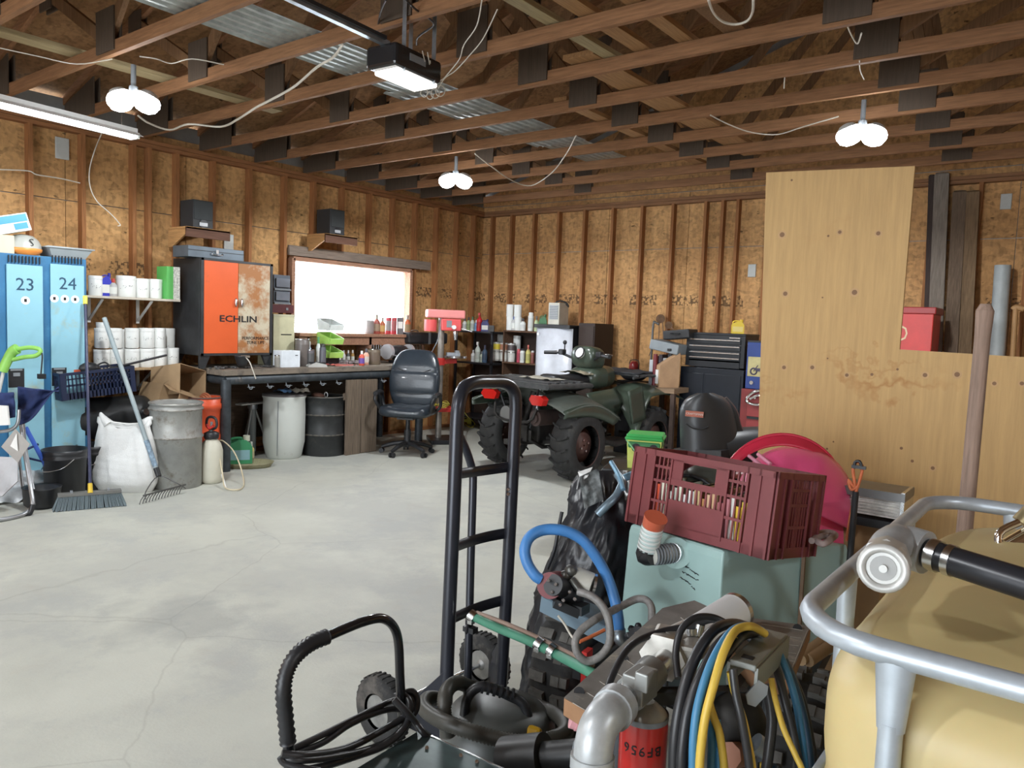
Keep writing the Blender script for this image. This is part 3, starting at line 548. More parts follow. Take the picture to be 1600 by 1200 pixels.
for k in range(9): y_ = -hy+.32+k*.235; obj('hook', MB().tube([(hx-.05,y_,BZ-.15),(hx-.03,y_,BZ-.20),(hx+.0,y_+.01,BZ-.205),(hx+.01,y_+.015,BZ-.18)],.006,6,3).box((hx-.03,y_+.02,BZ-.19),(.05,.06,.006)), GREYP, t)
obj('back_board', MB().box((-hx+.01,0,.55),(.02,2*hy-.1,.75)), DKWOOD, t)
# ledge with cans below the window
LGX = -7.62; zl = P(585,522,x=LGX).z
t = thing('window_ledge', 'dark wooden ledge running under the window behind the bench', 'ledge', ((XL+LGX)/2,6.85,zl), 90); obj('board', MB().box((0,0,-.02),(2.3,LGX-XL,.04)), FR, t, bev=.003); obj('apron', MB().box((0,-.10,-.09),(2.26,.02,.11)), FR, t); 
for k in (-1.0,0,1.0): obj('bracket', MB().box((k,.0,-(zl-BZ)/2-.02),(.04,.22,zl-BZ-.042)), FR, t)
def bx(name, label, cat, px0, px1, pt, pb, x, z, dep, m, kids=(), bev=.003, rz=90, group=None, wide=None):
    """box-like thing against the left wall seen between px0..px1, front face at x"""
    a, b = P(px0,(pt+pb)/2,x=x), P(px1,(pt+pb)/2,x=x); w_ = b.y-a.y if wide is None else wide; k = ppm((a+b)/2); h = (pb-pt)/k
    t = thing(name, label, cat, (x-dep/2,(a.y+b.y)/2,z), rz, group); obj('body', MB().box((0,0,h/2),(w_,dep,h)), m, t, bev=bev); return t, w_, h
# ------------------------------------------------- orange cabinet
CX = -7.32; a = P(313,480,x=CX); b = P(425,480,x=CX); w_ = b.y-a.y; zt = P(313,402,x=CX).z; zc = P(313,556,x=CX).z; dp = CX-(-7.86)
CAB = mat('cabinet_dark', (.035,.037,.04), .45, .2, .3, 8); ORG = mat('orange_paint', (.70,.115,.03), .38, 0, .06, 3, dirt=(.40,.09,.04), dscale=4, damt=.33)
RST = mat('rusted_door', (.52,.46,.34), .55, 0, .15, 5, dirt=(.36,.15,.05), dscale=3.2, damt=.52, bump=.1)
t = thing('parts_cabinet', 'orange and rusty two-door steel cabinet standing on the workbench', 'cabinet', ((CX-7.86)/2,(a.y+b.y)/2,BZ), 90)
zc -= BZ; H = zt-BZ
obj('case', MB().box((0,.01,(H+zc)/2),(w_,dp-.02,H-zc)), CAB, t, bev=.004)
mb = MB()
for s in (-1,1):
    for d_ in (-1,1): mb = MB(); mb.prism([(s*(w_/2-.03),0),(s*(w_/2),0),(s*(w_/2),zc+.01),(s*(w_/2-.12),zc+.01),(s*(w_/2-.06),0)], .03, Matrix.Translation((0,d_*(dp/2-.02),0))); obj('foot', mb, CAB, t)
dw = (w_-.07)/2
for s, m_ in ((-1,ORG),(1,RST)):
    d_ = obj('door', MB().box((s*(dw/2+.001),-dp/2-.0,(H+zc)/2),(dw-.003,.02,H-zc-.05)), m_, t, label='orange painted door' if s < 0 else 'rusted door with worn cream paint', bev=.002)
    obj('handle', MB().ball((s*.035,-dp/2-.022,(H+zc)/2+.06),.026,12,(.6,.8,1.9)), STEEL, d_)
for s, col in ((-1,.7),(1,.3)): obj('frame_strip', MB().box((s*(w_/2-.016),-dp/2+.0,(H+zc)/2),(.03,.024,H-zc)), CAB, t)
obj('frame_strip', MB().box((0,-dp/2,H-.012),(w_,.024,.024)), CAB, t); obj('frame_strip', MB().box((0,-dp/2,zc+.012),(w_,.024,.024)), CAB, t)
text('lettering', 'ECHLIN', .094, INK, t, T(.005,-dp/2-.0125,zc+(H-zc)*.385), squash=1.4, ext=.0008, bold=.0016); text('lettering', 'PERFORMANCE\nTUNE UPS', .048, INK, t, T(dw*.55,-dp/2-.0125,zc+(H-zc)*.16), ext=.0006)
ctop = zt
t, w2, h2 = bx('toolbox', 'grey steel toolbox lying on top of the orange cabinet', 'toolbox', 294,381,389,406, CX-.03, ctop+.002, .30, mat('toolbox_grey',(.12,.15,.18),.45,.4,.15))
obj('lid_seam', MB().box((0,-.152,h2*.62),(w2+.004,.004,.006)), BLACK, t); obj('clasp', MB().box((0,-.156,h2*.62),(.03,.012,.04)), STEEL, t); obj('handle', MB().tube([(-.06,-.155,h2*.5),(-.05,-.17,h2*.35),(.05,-.17,h2*.35),(.06,-.155,h2*.5)],.005,6,3), STEEL, t)
# ------------------------------------------------- speakers on bracket shelves
def speaker(px0, px1, pt, pb, sx0, sx1, which):
    x = -7.50; a = P(px0,pb,x=x); b = P(px1,pb,x=x); k = ppm(a); z = a.z; w_ = .225; cy = (a.y+b.y)/2+.05
    ts = thing('bracket_shelf', 'small wooden bracket shelf under the '+which+' black speaker', 'shelf', (XL+.19,cy,z-.045), 90)
    obj('board', MB().box((.04,0,.033),(.50,.36,.022)), SHELFW, ts, bev=.002); obj('front_lip', MB().box((.04,-.17,-.01),(.50,.02,.10)), wood('dark_lip',(.12,.06,.04),0), ts); obj('side', MB().prism([(-.18,.02),(.18,.02),(.18,-.16),(.10,-.16),(-.15,-.04)], .02, T(-.20,0,0,90)), SHELFW, ts)
    t = thing('speaker', which+' black bookshelf speaker on a bracket shelf above the bench', 'speaker', (XL+.20,cy,z+.0), 90); h = (pb-pt)/k
    obj('cabinet', MB().box((0,0,h/2),(w_,.26,h)), mat('speaker_black',(.03,.032,.035),.6), t, bev=.006); obj('grille', MB().box((0,-.135,h*.63),(w_*.92,.012,h*.66)), mat('speaker_cloth',(.045,.05,.052),.9), t, bev=.004)
    obj('port', MB().cyl((0,-.13,h*.16),(0,-.138,h*.16),.045), BLACK, t); obj('badge', MB().box((0,-.138,h*.14),(.09,.004,.035)), mat('badge_silver',(.45,.47,.5),.3), t)
speaker(297,335,309,353,280,348,'left'); speaker(512,543,324,364,495,555,'right')
# ------------------------------------------------- things on the wall and the bench
t, w2, h2 = bx('drawer_organiser', 'smoky grey plastic drawer organiser hung beside the window', 'organiser', 428,453,430,475, -7.70, P(440,475,x=-7.7).z, .16, mat('smoke_plastic',(.12,.14,.17),.3))
for k in range(2): obj('drawer', MB().box((0,-.09,h2*(.27+.46*k)),(w2*.86,.03,h2*.30)), mat('smoke_drawer',(.20,.22,.26),.25), t, bev=.004); obj('divider', MB().box((0,-.085,h2*(.02+.48*k)),(w2,.03,.02)), GREYP, t)
t, w2, h2 = bx('hose_reel_box', 'dark maroon box mounted beneath the plastic organiser', 'box', 426,459,476,489, -7.66, P(440,489,x=-7.66).z, .14, mat('maroon',(.10,.025,.03),.5)); obj('latch', MB().box((.05,-.073,h2*.5),(.03,.006,.03)), GREYP, t)
t, w2, h2 = bx('document_box', 'tall cream metal file box beside the orange cabinet', 'box', 427,460,499,577, -7.45, BZ, .30, mat('cream_metal',(.56,.54,.36),.45)); obj('lid', MB().box((0,0,h2),(w2+.01,.31,.025)), mat('cream_lid',(.50,.48,.34),.45), t); obj('label_strip', MB().box((w2*.1,-.152,h2*.62),(w2*.5,.003,.012)), INK, t)
t, w2, h2 = bx('white_cube', 'small white plastic cube box on the bench front', 'box', 440,469,544,570, -7.16, BZ, .16, mat('white_cube',(.74,.80,.86),.4)); obj('mark', MB().box((w2*.3,-.081,h2*.72),(.035,.002,.008)), INK, t)
item('can','canister','brown round canister behind the white cube on the bench','canister',472,528,570,22,BZ,x=-7.33,col=(.16,.14,.13),cap=(.1,.1,.1),lab=(.15,.13,.12))
item('can','canister','shorter dark canister right of the brown canister','canister',485,545,571,12,BZ,x=-7.25,col=(.12,.11,.12),cap=(.1,.1,.1),lab=(.10,.095,.10))
item('bottle','bottle','pale blue bottle behind the dark canister on the bench','bottle',483,524,560,9,BZ,x=-7.5,col=(.50,.60,.80),cap=(.7,.7,.75))
item('aerosol','spray_can','dark spray can left of the green bins on the bench','spray can',504,535,570,10,BZ,x=-7.2,col=(.09,.10,.12),cap=(.03,.03,.03),lab=(.12,.12,.14))
item('bottle','bottle','white bottle left of the green bins on the bench','bottle',497,524,568,8,BZ,x=-7.38,col=(.70,.76,.74),cap=(.1,.3,.12))
item('can','can','small clear glass jar of screws at the cabinet corner','jar',434,551,570,10,BZ,x=-7.22,col=(.35,.34,.30),cap=(.3,.3,.3),lab=(.28,.27,.24))
# stacked green bins
BING = mat('lime_plastic',(.42,.72,.16),.35)
q0 = P(515,570,x=-7.42); t = thing('stacked_bins','stack of lime green open-front plastic bins with papers on top','bins',(q0.x,q0.y,BZ),85)
k = ppm(q0); bw = 24/k; bh = 21/k
obj('base', MB().box((0,.02,.045),(bw*.9,.20,.09)), BLACK, t)
for j in range(3):
    z = .09+j*bh; mb = MB()
    w2, d2 = bw/2, .13
    mb.add([(-w2,-d2,z),(w2,-d2,z),(w2,d2,z),(-w2,d2,z)],[(0,3,2,1)]).add([(-w2,-d2,z),(-w2,d2,z),(-w2*1.08,d2,z+bh*.86),(-w2*1.08,-d2,z+bh*.45)],[(0,1,2,3)]).add([(w2,-d2,z),(w2,d2,z),(w2*1.08,d2,z+bh*.86),(w2*1.08,-d2,z+bh*.45)],[(3,2,1,0)]).add([(-w2,d2,z),(w2,d2,z),(w2*1.08,d2,z+bh*.86),(-w2*1.08,d2,z+bh*.86)],[(0,1,2,3)]).add([(-w2,-d2,z),(w2,-d2,z),(w2*1.06,-d2-.02,z+bh*.4),(-w2*1.06,-d2-.02,z+bh*.4)],[(3,2,1,0)])
    bn = obj('bin', mb, BING if j < 2 else mat('white_bin',(.75,.80,.78),.4), t, solid=.006)
    cn = MB(); rng = random.Random(j)
    for i in range(5): cn.box((rng.uniform(-.6,.6)*w2,rng.uniform(-.5,.5)*d2,z+.03),(.04,.06,.05),Matrix.Rotation(rng.random()*3,3,'Z'))
    obj('contents', cn, mat('clutter_mix',(.25,.2,.16),.6,0,.8,40), bn, kind='stuff')
mb = MB(); rng = random.Random(5)
for i in range(6): mb.box((rng.uniform(-.02,.02),rng.uniform(-.03,.03),.09+3*bh+.004+i*.007),(.26,.19,.004),Matrix.Rotation(rng.uniform(-.5,.5),3,'Z'))
tag(obj('papers', mb, mat('grey_papers',(.34,.32,.30),.7,0,.4,12), None, kind='stuff'), 'loose grey papers piled on top of the lime green bins', 'papers', kind='stuff').location = (q0.x,q0.y,BZ+.10+3*bh)
# heat gun / clamps at cabinet foot
q0 = P(378,573,x=-7.12); t = thing('clamp_lamp','black clamp work lamp hooked on the bench edge','lamp',(q0.x,q0.y,BZ),60)
obj('shade', MB().lathe([(.03,.02),(.05,.05),(.075,.13),(.078,.14)],18,cap=False), BLACK, t, solid=.003); obj('reflector_rim', MB().box((.03,-.05,.135),(.09,.04,.02)), STEEL, t); obj('cord', MB().tube([(.04,-.06,.12),(.07,-.10,.08),(.10,-.13,.0),(.13,-.15,-.09)],.006,6,4), mat('pale_rope',(.55,.52,.45),.6), t)
mb = MB(); rng = random.Random(9); q0 = P(350,572,x=-7.2)
for i in range(46): mb.box((rng.uniform(-.10,.05),rng.uniform(-.12,.60),.008+.012*rng.random()),(rng.uniform(.01,.05),rng.uniform(.01,.06),.014),Matrix.Rotation(rng.random()*3,3,'Z'))
tag(obj('hardware_scraps', mb, mat('scrap_metal',(.11,.11,.11),.5,.5,.8,30), None, kind='stuff', recentre=False), 'loose dark nuts, tools and scraps strewn under the orange cabinet', 'hardware', kind='stuff').location = (q0.x,q0.y,BZ)
q0 = P(495,568,x=-7.12); t = thing('desk_phone','open magazine and grey handset lying on the bench front','phone',(q0.x,q0.y,BZ),70)
obj('base', MB().prism([(-.11,0),(.11,0),(.10,.03),(-.02,.055),(-.11,.02)], .10), mat('phone_grey',(.45,.45,.43),.5), t, bev=.006); obj('handset', MB().beam((-.09,-.02,.05),(.09,-.03,.045),.035,.02), BLACK, t)
q0 = P(533,562,x=-7.25); tag(obj('rag', MB().grid(lambda u,v: Vector((u*.22-.11, v*.34-.17, .006+.035*max(0,noise.noise(Vector((u*4,v*4,3)))) + .01*(1-abs(2*u-1)))),14,18), mat('red_rag',(.48,.12,.10),.8,0,.4,14)), 'crumpled reddish rag lying on the bench before the green bins', 'rag').location = (q0.x,q0.y,BZ)
q0 = P(548,562,x=-7.35); mb = MB(); rng = random.Random(4)
for i in range(14): mb.box((rng.uniform(-.10,.10),rng.uniform(-.22,.25),.012+.03*rng.random()),(.05,.09,.03),Matrix.Rotation(rng.random()*3,3,'Z'))
tag(obj('small_tools', mb, mat('tool_mix',(.22,.2,.2),.5,.2,.9,22), None, kind='stuff', recentre=False), 'jumble of small tools and packets on the bench below the window', 'tools', kind='stuff').location = (q0.x,q0.y,BZ)
item('bottle','bottle','small red bottle with blue label on the bench edge','bottle',565,544,567,9,BZ,x=-7.14,col=(.65,.10,.06),cap=(.8,.8,.8),lab=(.15,.08,.35))
item('bottle','bottle','orange and white bottle beside the small red bottle','bottle',572,540,565,9,BZ,x=-7.25,col=(.75,.42,.30),cap=(.1,.1,.12),lab=(.80,.72,.66))
item('can','canister','brown round tin right of the bottles on the bench','canister',584,541,565,20,BZ,x=-7.28,col=(.17,.13,.09),cap=(.1,.1,.1),lab=(.16,.12,.09))
item('filter','paint_can','grey round can at the left end of the window ledge','can',577,501,522,14,zl,x=-7.72,col=(.26,.23,.22),lab=(.28,.25,.24))
for px, w_, cc, lb, nm in ((588,11,(.30,.07,.05),(.34,.24,.16),'brown-topped orange bottle next to the grey can on the ledge'),(597,9,(.45,.12,.05),(.55,.35,.12),'red and yellow bottle third from left on the window ledge'),(606,9,(.45,.04,.05),(.30,.28,.28),'red tin in the middle of the window ledge'),(615,9,(.42,.03,.04),(.35,.1,.1),'dark red tin right of the middle on the window ledge'),(625,10,(.13,.12,.12),(.75,.75,.72),'black and white carton near the right of the ledge'),(636,11,(.50,.12,.04),(.30,.20,.1),'rightmost orange bottle on the window ledge')):
    item('box' if 'carton' in lb or False else ('can' if 'tin' in nm else 'box' if 'carton' in nm else 'bottle'),'tin' if 'tin' in nm else 'carton' if 'carton' in nm else 'bottle',nm,'container',px,(493 if px in (588,636) else 497),523,w_,zl,x=-7.72,col=cc,cap=(.3,.25,.2),lab=lb)
for i, px in enumerate((530,537,544,551)): item('bottle','bottle',('small brown','small white','small dark','small amber')[i]+' bottle under the window behind the tools','bottle',px,536,556,6,BZ,x=-7.6,col=((.3,.15,.08),(.8,.8,.8),(.08,.08,.08),(.4,.22,.06))[i],cap=(.8,.8,.8))
# wrench rack behind bench
q0 = P(583,545,x=-7.8); t = thing('wrench_rack','row of small steel wrenches on a red rack behind the bench','rack',(XL+.03,q0.y,BZ+.05),90)
obj('rail', MB().box((0,0,.22),(.5,.02,.03)), mat('rack_red',(.30,.05,.04),.5), t)
for i in range(12): obj('wrench', MB().box((-.23+i*.042,-.012,.12),(.012,.006,.19-.004*i)).cyl((-.23+i*.042,-.016,.03),(-.23+i*.042,-.008,.03),.014,n=8), STEEL, t)
# bench grinder
q0 = P(622,556,x=-7.40); t = thing('bench_grinder','black bench grinder with pale wheel guards at the bench end','grinder',(q0.x,q0.y,BZ),95)
obj('base', MB().box((0,0,.02),(.20,.16,.04)), BLACK, t, bev=.006); obj('pedestal', MB().box((0,0,.06),(.12,.10,.06)), BLACK, t)
obj('motor', MB().lathe([(.05,-.16),(.078,-.12),(.085,-.08),(.085,.08),(.078,.12),(.05,.16)],20), BLACK, t); LAST[0].rotation_euler = (0,rad(90),0); LAST[0].location = (0,0,.15)
for s in (-1,1): obj('wheel_guard', MB().cyl((s*.18,0,.15),(s*.235,0,.15),.10,n=24), mat('guard_grey',(.50,.50,.52),.35,.4), t, bev=.005); obj('grinding_wheel', MB().cyl((s*.19,-.01,.15),(s*.225,-.01,.15),.085,n=24), mat('stone',(.35,.35,.36),.9), t); obj('tool_rest', MB().box((s*.2,-.12,.11),(.07,.06,.008)), STEEL, t)
# brass hooks / belts hanging at ledge end
for i,(px,pt,pb,m_) in enumerate(((655,527,556,'old leather strap looped at the bench end'),(648,520,560,'rusty tongs leaning at the bench end'))):
    a_, b_ = P(px-6,pt,x=-7.7), P(px+4,pb,x=-7.6); c_ = P(px,pt-4,x=-7.68); e_ = P(px+9,pb,x=-7.6)
    cable('hanging_strap' if i == 0 else 'tongs', m_, 'strap' if i == 0 else 'tool', [b_,P(px+2,(pt+pb)/2,x=-7.66),a_,c_,P(px+6,pt,x=-7.68),P(px+7,(pt+pb)/2,x=-7.66),e_], .011, mat('old_leather',(.13,.09,.06),.8))
t, w2, h2 = bx('gun_case', 'black canvas case on the wall shelf behind the drill press', 'case', 640,700,530,548, -7.55, 1.30, .22, BLACK, bev=.03); obj('strap', MB().box((0,-.112,h2/2),(.04,.006,h2)), GREYP, t)
# ------------------------------------------------- under and before the bench
def drum(name, label, px, py, w_, ptop, m, rings, rim_m, lip=.012, inner=None):
    c, r = stand(px, py, w_); k = ppm(c); h = P(px,ptop,d=depth(c)-r).z
    t = thing(name, label, 'barrel', c, 0); prof = [(r*.97,0),(r,.012)]
    for f in rings: prof += [(r,h*f-.02),(r+.013,h*f-.006),(r+.013,h*f+.006),(r,h*f+.02)]
    prof += [(r,h-.012),(r+lip,h-.008),(r+lip,h),(r-.008,h),(r-.010,h*.55),(.01,h*.55)]
    obj('shell', MB().lathe(prof, 36), m, t); obj('rim', MB().tube([((r+.004)*math.cos(a),(r+.004)*math.sin(a),h) for a in [i*PI/12 for i in range(24)]], .009, 6, 1, True), rim_m, t)
    for f in rings: obj('hoop', MB().tube([((r+.006)*math.cos(a),(r+.006)*math.sin(a),h*f) for a in [i*PI/12 for i in range(24)]], .011, 6, 1, True), rim_m, t)
    return t, c, r, h
GD = mat('galv_drum', (.34,.345,.33), .5, .45, .22, 5, .15, 20, dirt=(.20,.18,.15), dscale=5, damt=.40)
tg_, cg, rg, hg = drum('steel_drum','dented galvanised steel drum beside the orange bucket',275,766,75,632, GD, (.60,.93), mat('galv_rim',(.36,.35,.32),.45,.6,.3,8,dirt=(.12,.09,.07),damt=.45))
WP = mat('old_white_plastic', (.60,.63,.60), .5, 0, .05, 3, dirt=(.36,.34,.29), dscale=4, damt=.32)
c, r = stand(443,719,63); h = P(443,618,d=depth(c)-r).z; t = thing('white_barrel','tall scuffed white plastic barrel under the bench','barrel',c,20)
obj('shell', MB().lathe([(r*.80,0),(r*.86,.02),(r*1.0,h*.25),(r*1.02,h*.7),(r*1.0,h*.93),(r*1.05,h*.96),(r*1.05,h),(r*.95,h),(r*.93,h*.8),(.01,h*.8)],36), WP, t)
obj('seam', MB().box((0,0,0),(.001,.001,.001)).beam((r*.30*1.0,-r*.985,.05),(r*.33,-r*.99,h*.92),.006,.006,(0,1,0)), GREYP, t)
obj('lid_liner', MB().lathe([(r*1.06,h-.015),(r*1.06,h+.004),(r*.90,h+.01),(.01,h+.012)],30), mat('dusty_lid',(.12,.11,.11),.7), t)
tag(obj('rag', MB().grid(lambda u,v: Vector((u*.22-.11, v*.16-.08, .012+.03*noise.noise(Vector((u*5,v*5,1)))+.02*(1-(2*u-1)**2))),12,10), mat('blue_rag',(.16,.33,.62),.8,0,.2,14)), 'blue cloth on top of the white barrel', 'cloth').location = (c.x+.02,c.y-.02,h+.02)
tag(obj('rag', MB().grid(lambda u,v: Vector((u*.20-.10, v*.22-.11, .010+.03*noise.noise(Vector((u*5,v*5,7)))+.02*(1-(2*u-1)**2))),12,10), mat('cream_rag',(.50,.47,.40),.8,0,.2,14)), 'cream cloth on the right side of the white barrel top', 'cloth').location = (c.x+.10,c.y+.11,h+.02)
tb, cb_, rb_, hb_ = drum('oil_drum','dark black steel drum right of the white barrel',506,714,64,621, mat('black_drum',(.03,.032,.033),.5,.2,.3,6,dirt=(.075,.07,.06),damt=.35), (.36,.70), mat('dusty_hoop',(.10,.09,.075),.7))
t = thing('scrap_bag','crumpled dark bag and brown rag heaped in the black drum','bag',(cb_.x,cb_.y,hb_*.56),0); obj('heap', MB().grid(lambda u,v: Vector(((u-.5)*rb_*1.25,(v-.5)*rb_*1.25,(hb_*.40)*(1-((2*u-1)**2+(2*v-1)**2)*.5)+.05*noise.noise(Vector((u*5,v*5,2))))),16,16), mat('bag_dark',(.06,.055,.055),.5,0,.4), t); obj('brown_rag', MB().ball((-rb_*.3,-rb_*.2,hb_*.44),.07,12,(1.5,.8,.5)), mat('brown_rag',(.22,.11,.08),.8), t); obj('ring', MB().tube([(.02+.03*math.cos(a),0,hb_*.46+.03*math.sin(a)) for a in [i*PI/5 for i in range(10)]],.006,6,1,True), PAPER, t)
# plank door leaning against the bench
OLDW = wood('old_plank', (.15,.115,.085), 2, .35, 4, .85)
t = thing('leaning_planks','weathered upright grey plank panel under the bench right of the drum','panel',(-7.0,P(563,700,x=-7.0).y,0),90)
for i, (pa, pb) in enumerate(((540,563),(563,588))):
    ya, yb = P(pa,640,x=-7.0).y, P(pb,640,x=-7.0).y; m0 = P(563,700,x=-7.0).y
    obj('plank', MB().box(((ya+yb)/2-m0,0,.45),(yb-ya-.008,.035,.90-.01*i)), OLDW, t, bev=.004)
obj('batten', MB().box((0,.03,.7),(.5,.025,.08)), OLDW, t)
# orange bucket with hose
c, r = stand(318,745,56); c.x -= .10; c.y += .05; h = P(318,622,d=depth(c)-r).z; OB = mat('orange_bucket',(.72,.10,.035),.4,0,.06); t = thing('orange_bucket','orange plastic bucket behind the galvanised drum holding a coiled hose','bucket',c,0)
obj('pail', MB().lathe([(r*.84,0),(r*.88,.01),(r*.93,h*.42),(r*1.0,h*.44),(r*1.0,h*.5),(r*.94,h*.52),(r*.98,h*.84),(r*1.06,h*.86),(r*1.06,h*.92),(r*1.0,h*.93),(r*1.04,h),(r*.96,h),(r*.9,h*.5),(.01,h*.5)],32), OB, t); obj('rim', MB().tube([(r*1.03*math.cos(a),r*1.03*math.sin(a),h) for a in [i*PI/12 for i in range(24)]],.009,6,1,True), mat('rim_brown',(.12,.06,.05),.6), t)
mb = MB()
for j in range(4): mb.tube([((r*.5+j*.012)*math.cos(a),(.02*j-.03),h*.98+(r*.42+j*.014)*math.sin(a)+.02) for a in [i*PI/6 for i in range(12)]], .011, 7, 3, True)
tag(obj('coiled_hose', mb, mat('orange_hose',(.42,.14,.07),.5)), 'coiled orange air hose standing in the orange bucket', 'hose').location = (c.x,c.y,h*.72)
# pump sprayer
c, r = stand(330,757,34); t = thing('garden_sprayer','white garden pump sprayer with clear hose in front of the orange bucket','sprayer',c,20); k = ppm(c); h = 72/k
CRM = mat('cream_tank',(.62,.60,.50),.4,0,.05)
obj('tank', MB().lathe([(r*.8,0),(r*.95,.015),(r,h*.1),(r,h*.70),(r*.82,h*.86),(r*.45,h*.96),(r*.42,h)],26), CRM, t); obj('collar', MB().lathe([(r*.62,h*.96),(r*.66,h*1.0),(r*.66,h*1.08),(r*.3,h*1.12)],20), BLACK, t)
obj('pump_shaft', MB().cyl((0,0,h*1.1),(0,0,h*1.32),.012), GREYP, t); mb = MB(); mb.tube([(-.055,0,h*1.22),(-.05,0,h*1.38),(0,0,h*1.43),(.05,0,h*1.38),(.055,0,h*1.22),(0,0,h*1.16)],.013,7,4,True); obj('handle', mb, BLACK, t); mb = MB(); mb.tube([(-.04,-.02,h*1.26),(0,-.03,h*1.18),(.04,-.02,h*1.26)],.012,7,4); obj('hanger', mb, RED, t)
obj('hose', MB().tube([P(px,py,z=None,d=depth(c)+dd_) for px,py,dd_ in ((328,672,.0),(338,690,-.02),(343,715,-.05),(348,742,-.10))]+[P(352,762,z=.02),P(372,765,z=.015),P(381,757,z=.015)]+[P(px,py,d=depth(c)+.15) for px,py in ((376,730),(365,705),(350,690),(342,688))],.007,7,5), mat('clear_hose',(.62,.54,.38),.35), t, world=True)
obj('wand', MB().cyl(P(347,742,d=depth(c)-.05),P(353,762,z=.02),.010,.006).cyl(P(322,662,d=depth(c)),P(328,672,d=depth(c)),.009), PAPER, t, world=True)
# stool-like stand, green jug on a tray
c, r = stand(386,716,60); k = ppm(c); c.x += .10; t = thing('roller_stand','grey tripod stand with flat top plate under the bench','stand',c,10); ht = P(386,629,d=depth(c)).z
obj('column', MB().cyl((0,0,.06),(0,0,ht-.03),.042), mat('col_grey',(.27,.31,.33),.4), t); obj('top_plate', MB().box((0,0,ht),(.10,.42,.018)), pm((.45,.45,.43)), t, bev=.003); obj('collar', MB().cyl((0,0,ht-.06),(0,0,ht-.01),.055), GALV, t)
for a_ in (-70,50,170): obj('leg', MB().tube([(.03*math.cos(rad(a_)),.03*math.sin(rad(a_)),ht-.07),(.21*math.cos(rad(a_)),.21*math.sin(rad(a_)),.01)],.012,8,1), pm((.30,.32,.32)), t); obj('foot', MB().cyl((.21*math.cos(rad(a_)),.21*math.sin(rad(a_)),0),(.21*math.cos(rad(a_)),.21*math.sin(rad(a_)),.02),.022), BLACK, t)
q0 = P(384,731,z=0); t = thing('drip_tray','shallow yellowish plastic tray on the floor under the bench edge','tray',(q0.x-.05,q0.y+.06,0),50)
obj('tray_shell', MB().lathe([(.02,.008),(.19,.008),(.22,.05),(.235,.055),(.225,.04),(.20,0),(.02,0)],28,sx=1.15,sy=.8), mat('tray_yellow',(.33,.31,.19),.5,0,.1,6,dirt=(.2,.18,.1),damt=.4), t)
item('jug','jug','green weed killer jug standing in the yellowish tray','jug',374,681,722,33,.012,z_) if False else None
def item_floor(kind, name, label, cat, px, pt, pb, wpx, z, col, cap, lab, rz=None):
    q = P(px,pb,z=z); return item(kind,name,label,cat,px,pt,pb,wpx,z,x=q.x,col=col,cap=cap,lab=lab,rz=rz)
tj = item_floor('jug','jug','green plastic jug with blue and orange label standing in the tray','jug',374,680,723,37,.012,(.06,.34,.16),(.6,.6,.5),(.30,.55,.62),60)
item_floor('bottle','bottle','small yellow and white bottle right of the green jug','bottle',392,690,720,10,.012,(.60,.50,.20),(.8,.8,.75),(.55,.5,.3))
# folding chair, trimmer, papers at the far left
AL = mat('aluminium_tube',(.40,.41,.43),.35,.8,.1); NAVY = mat('navy_fabric',(.02,.035,.12),.85,0,.2,8,.3,60)
CD = depth(P(45,805,z=0))
t = thing('folding_chair','folded aluminium camp chair with navy fabric at the left edge','chair',P(20,812,z=0),0)
def Q(px, py, dd=0): return P(px,py,d=CD+dd)
obj('frame', MB().tube([P(-40,816,z=.018),P(-5,813,z=.018),P(30,806,z=.018),Q(46,797,-.0),Q(51,785,.02),Q(46,750,.1),Q(38,700,.16),Q(32,650,.2),Q(31,640,.2)],.016,8,4), AL, t, world=True)
obj('frame', MB().tube([Q(30,640,.05),Q(28,660,.05),Q(20,670,.05),Q(5,674,.05),Q(-20,676,.05)],.014,8,4), AL, t, world=True)
obj('frame', MB().tube([Q(36,655,.2),Q(40,700,.2),Q(52,765,.1)],.013,8,3), AL, t, world=True); obj('frame', MB().tube([Q(27,690,.3),Q(36,765,.25)],.012,8,3), AL, t, world=True)
obj('foot_cap', MB().tube([Q(36,808,-.01),Q(47,801,-.01),Q(51,788,.0)],.021,8,4), BLACK, t, world=True)
def cloth(u,v):
    px = 28+ (64-0*v)*u; top = 604+8*u; bot = 664-52*u+8*math.sin(u*5); py = top+(bot-top)*v
    return Q(px,py,.12+.10*noise.noise(Vector((u*3,v*3,0)))+.05*math.sin(v*3.1))
obj('fabric', MB().grid(cloth,16,12), NAVY, t, world=True, solid=.008); obj('fabric', MB().grid(lambda u,v: Q(-15+37*u,614+(48-10*u)*v,.08+.05*noise.noise(Vector((u*3,v*3,5)))),8,8), NAVY, t, world=True, solid=.02)
obj('seat_panel', MB().poly([Q(-30,712,.10),Q(28,715,.10),Q(28,752,.08),Q(4,775,.02),Q(-30,785,.0)]), mat('pale_panel',(.50,.50,.52),.6), t, world=True, solid=.012)
t = thing('paper_stack','stack of white papers tucked in the folded chair','papers',Q(8,668,-.03),0); obj('sheets', MB().add([Q(-25,632,-.03),Q(12,634,-.03),Q(15,664,-.03),Q(-25,666,-.03)],[(0,1,2,3)]), PAPER, t, world=True, solid=.02)
t = thing('paper_sheet','grey diamond-shaped card with white paper hung on the chair frame','paper',Q(24,718,-.02),0); obj('card', MB().poly([Q(24,670,-.02),Q(47,694,-.02),Q(28,723,-.02),Q(2,698,-.02)]), mat('grey_card',(.40,.38,.36),.7), t, world=True, solid=.004); obj('sheet', MB().poly([Q(26,677,-.035),Q(28,705,-.035),Q(16,697,-.035)]), PAPER, t, world=True, solid=.002)
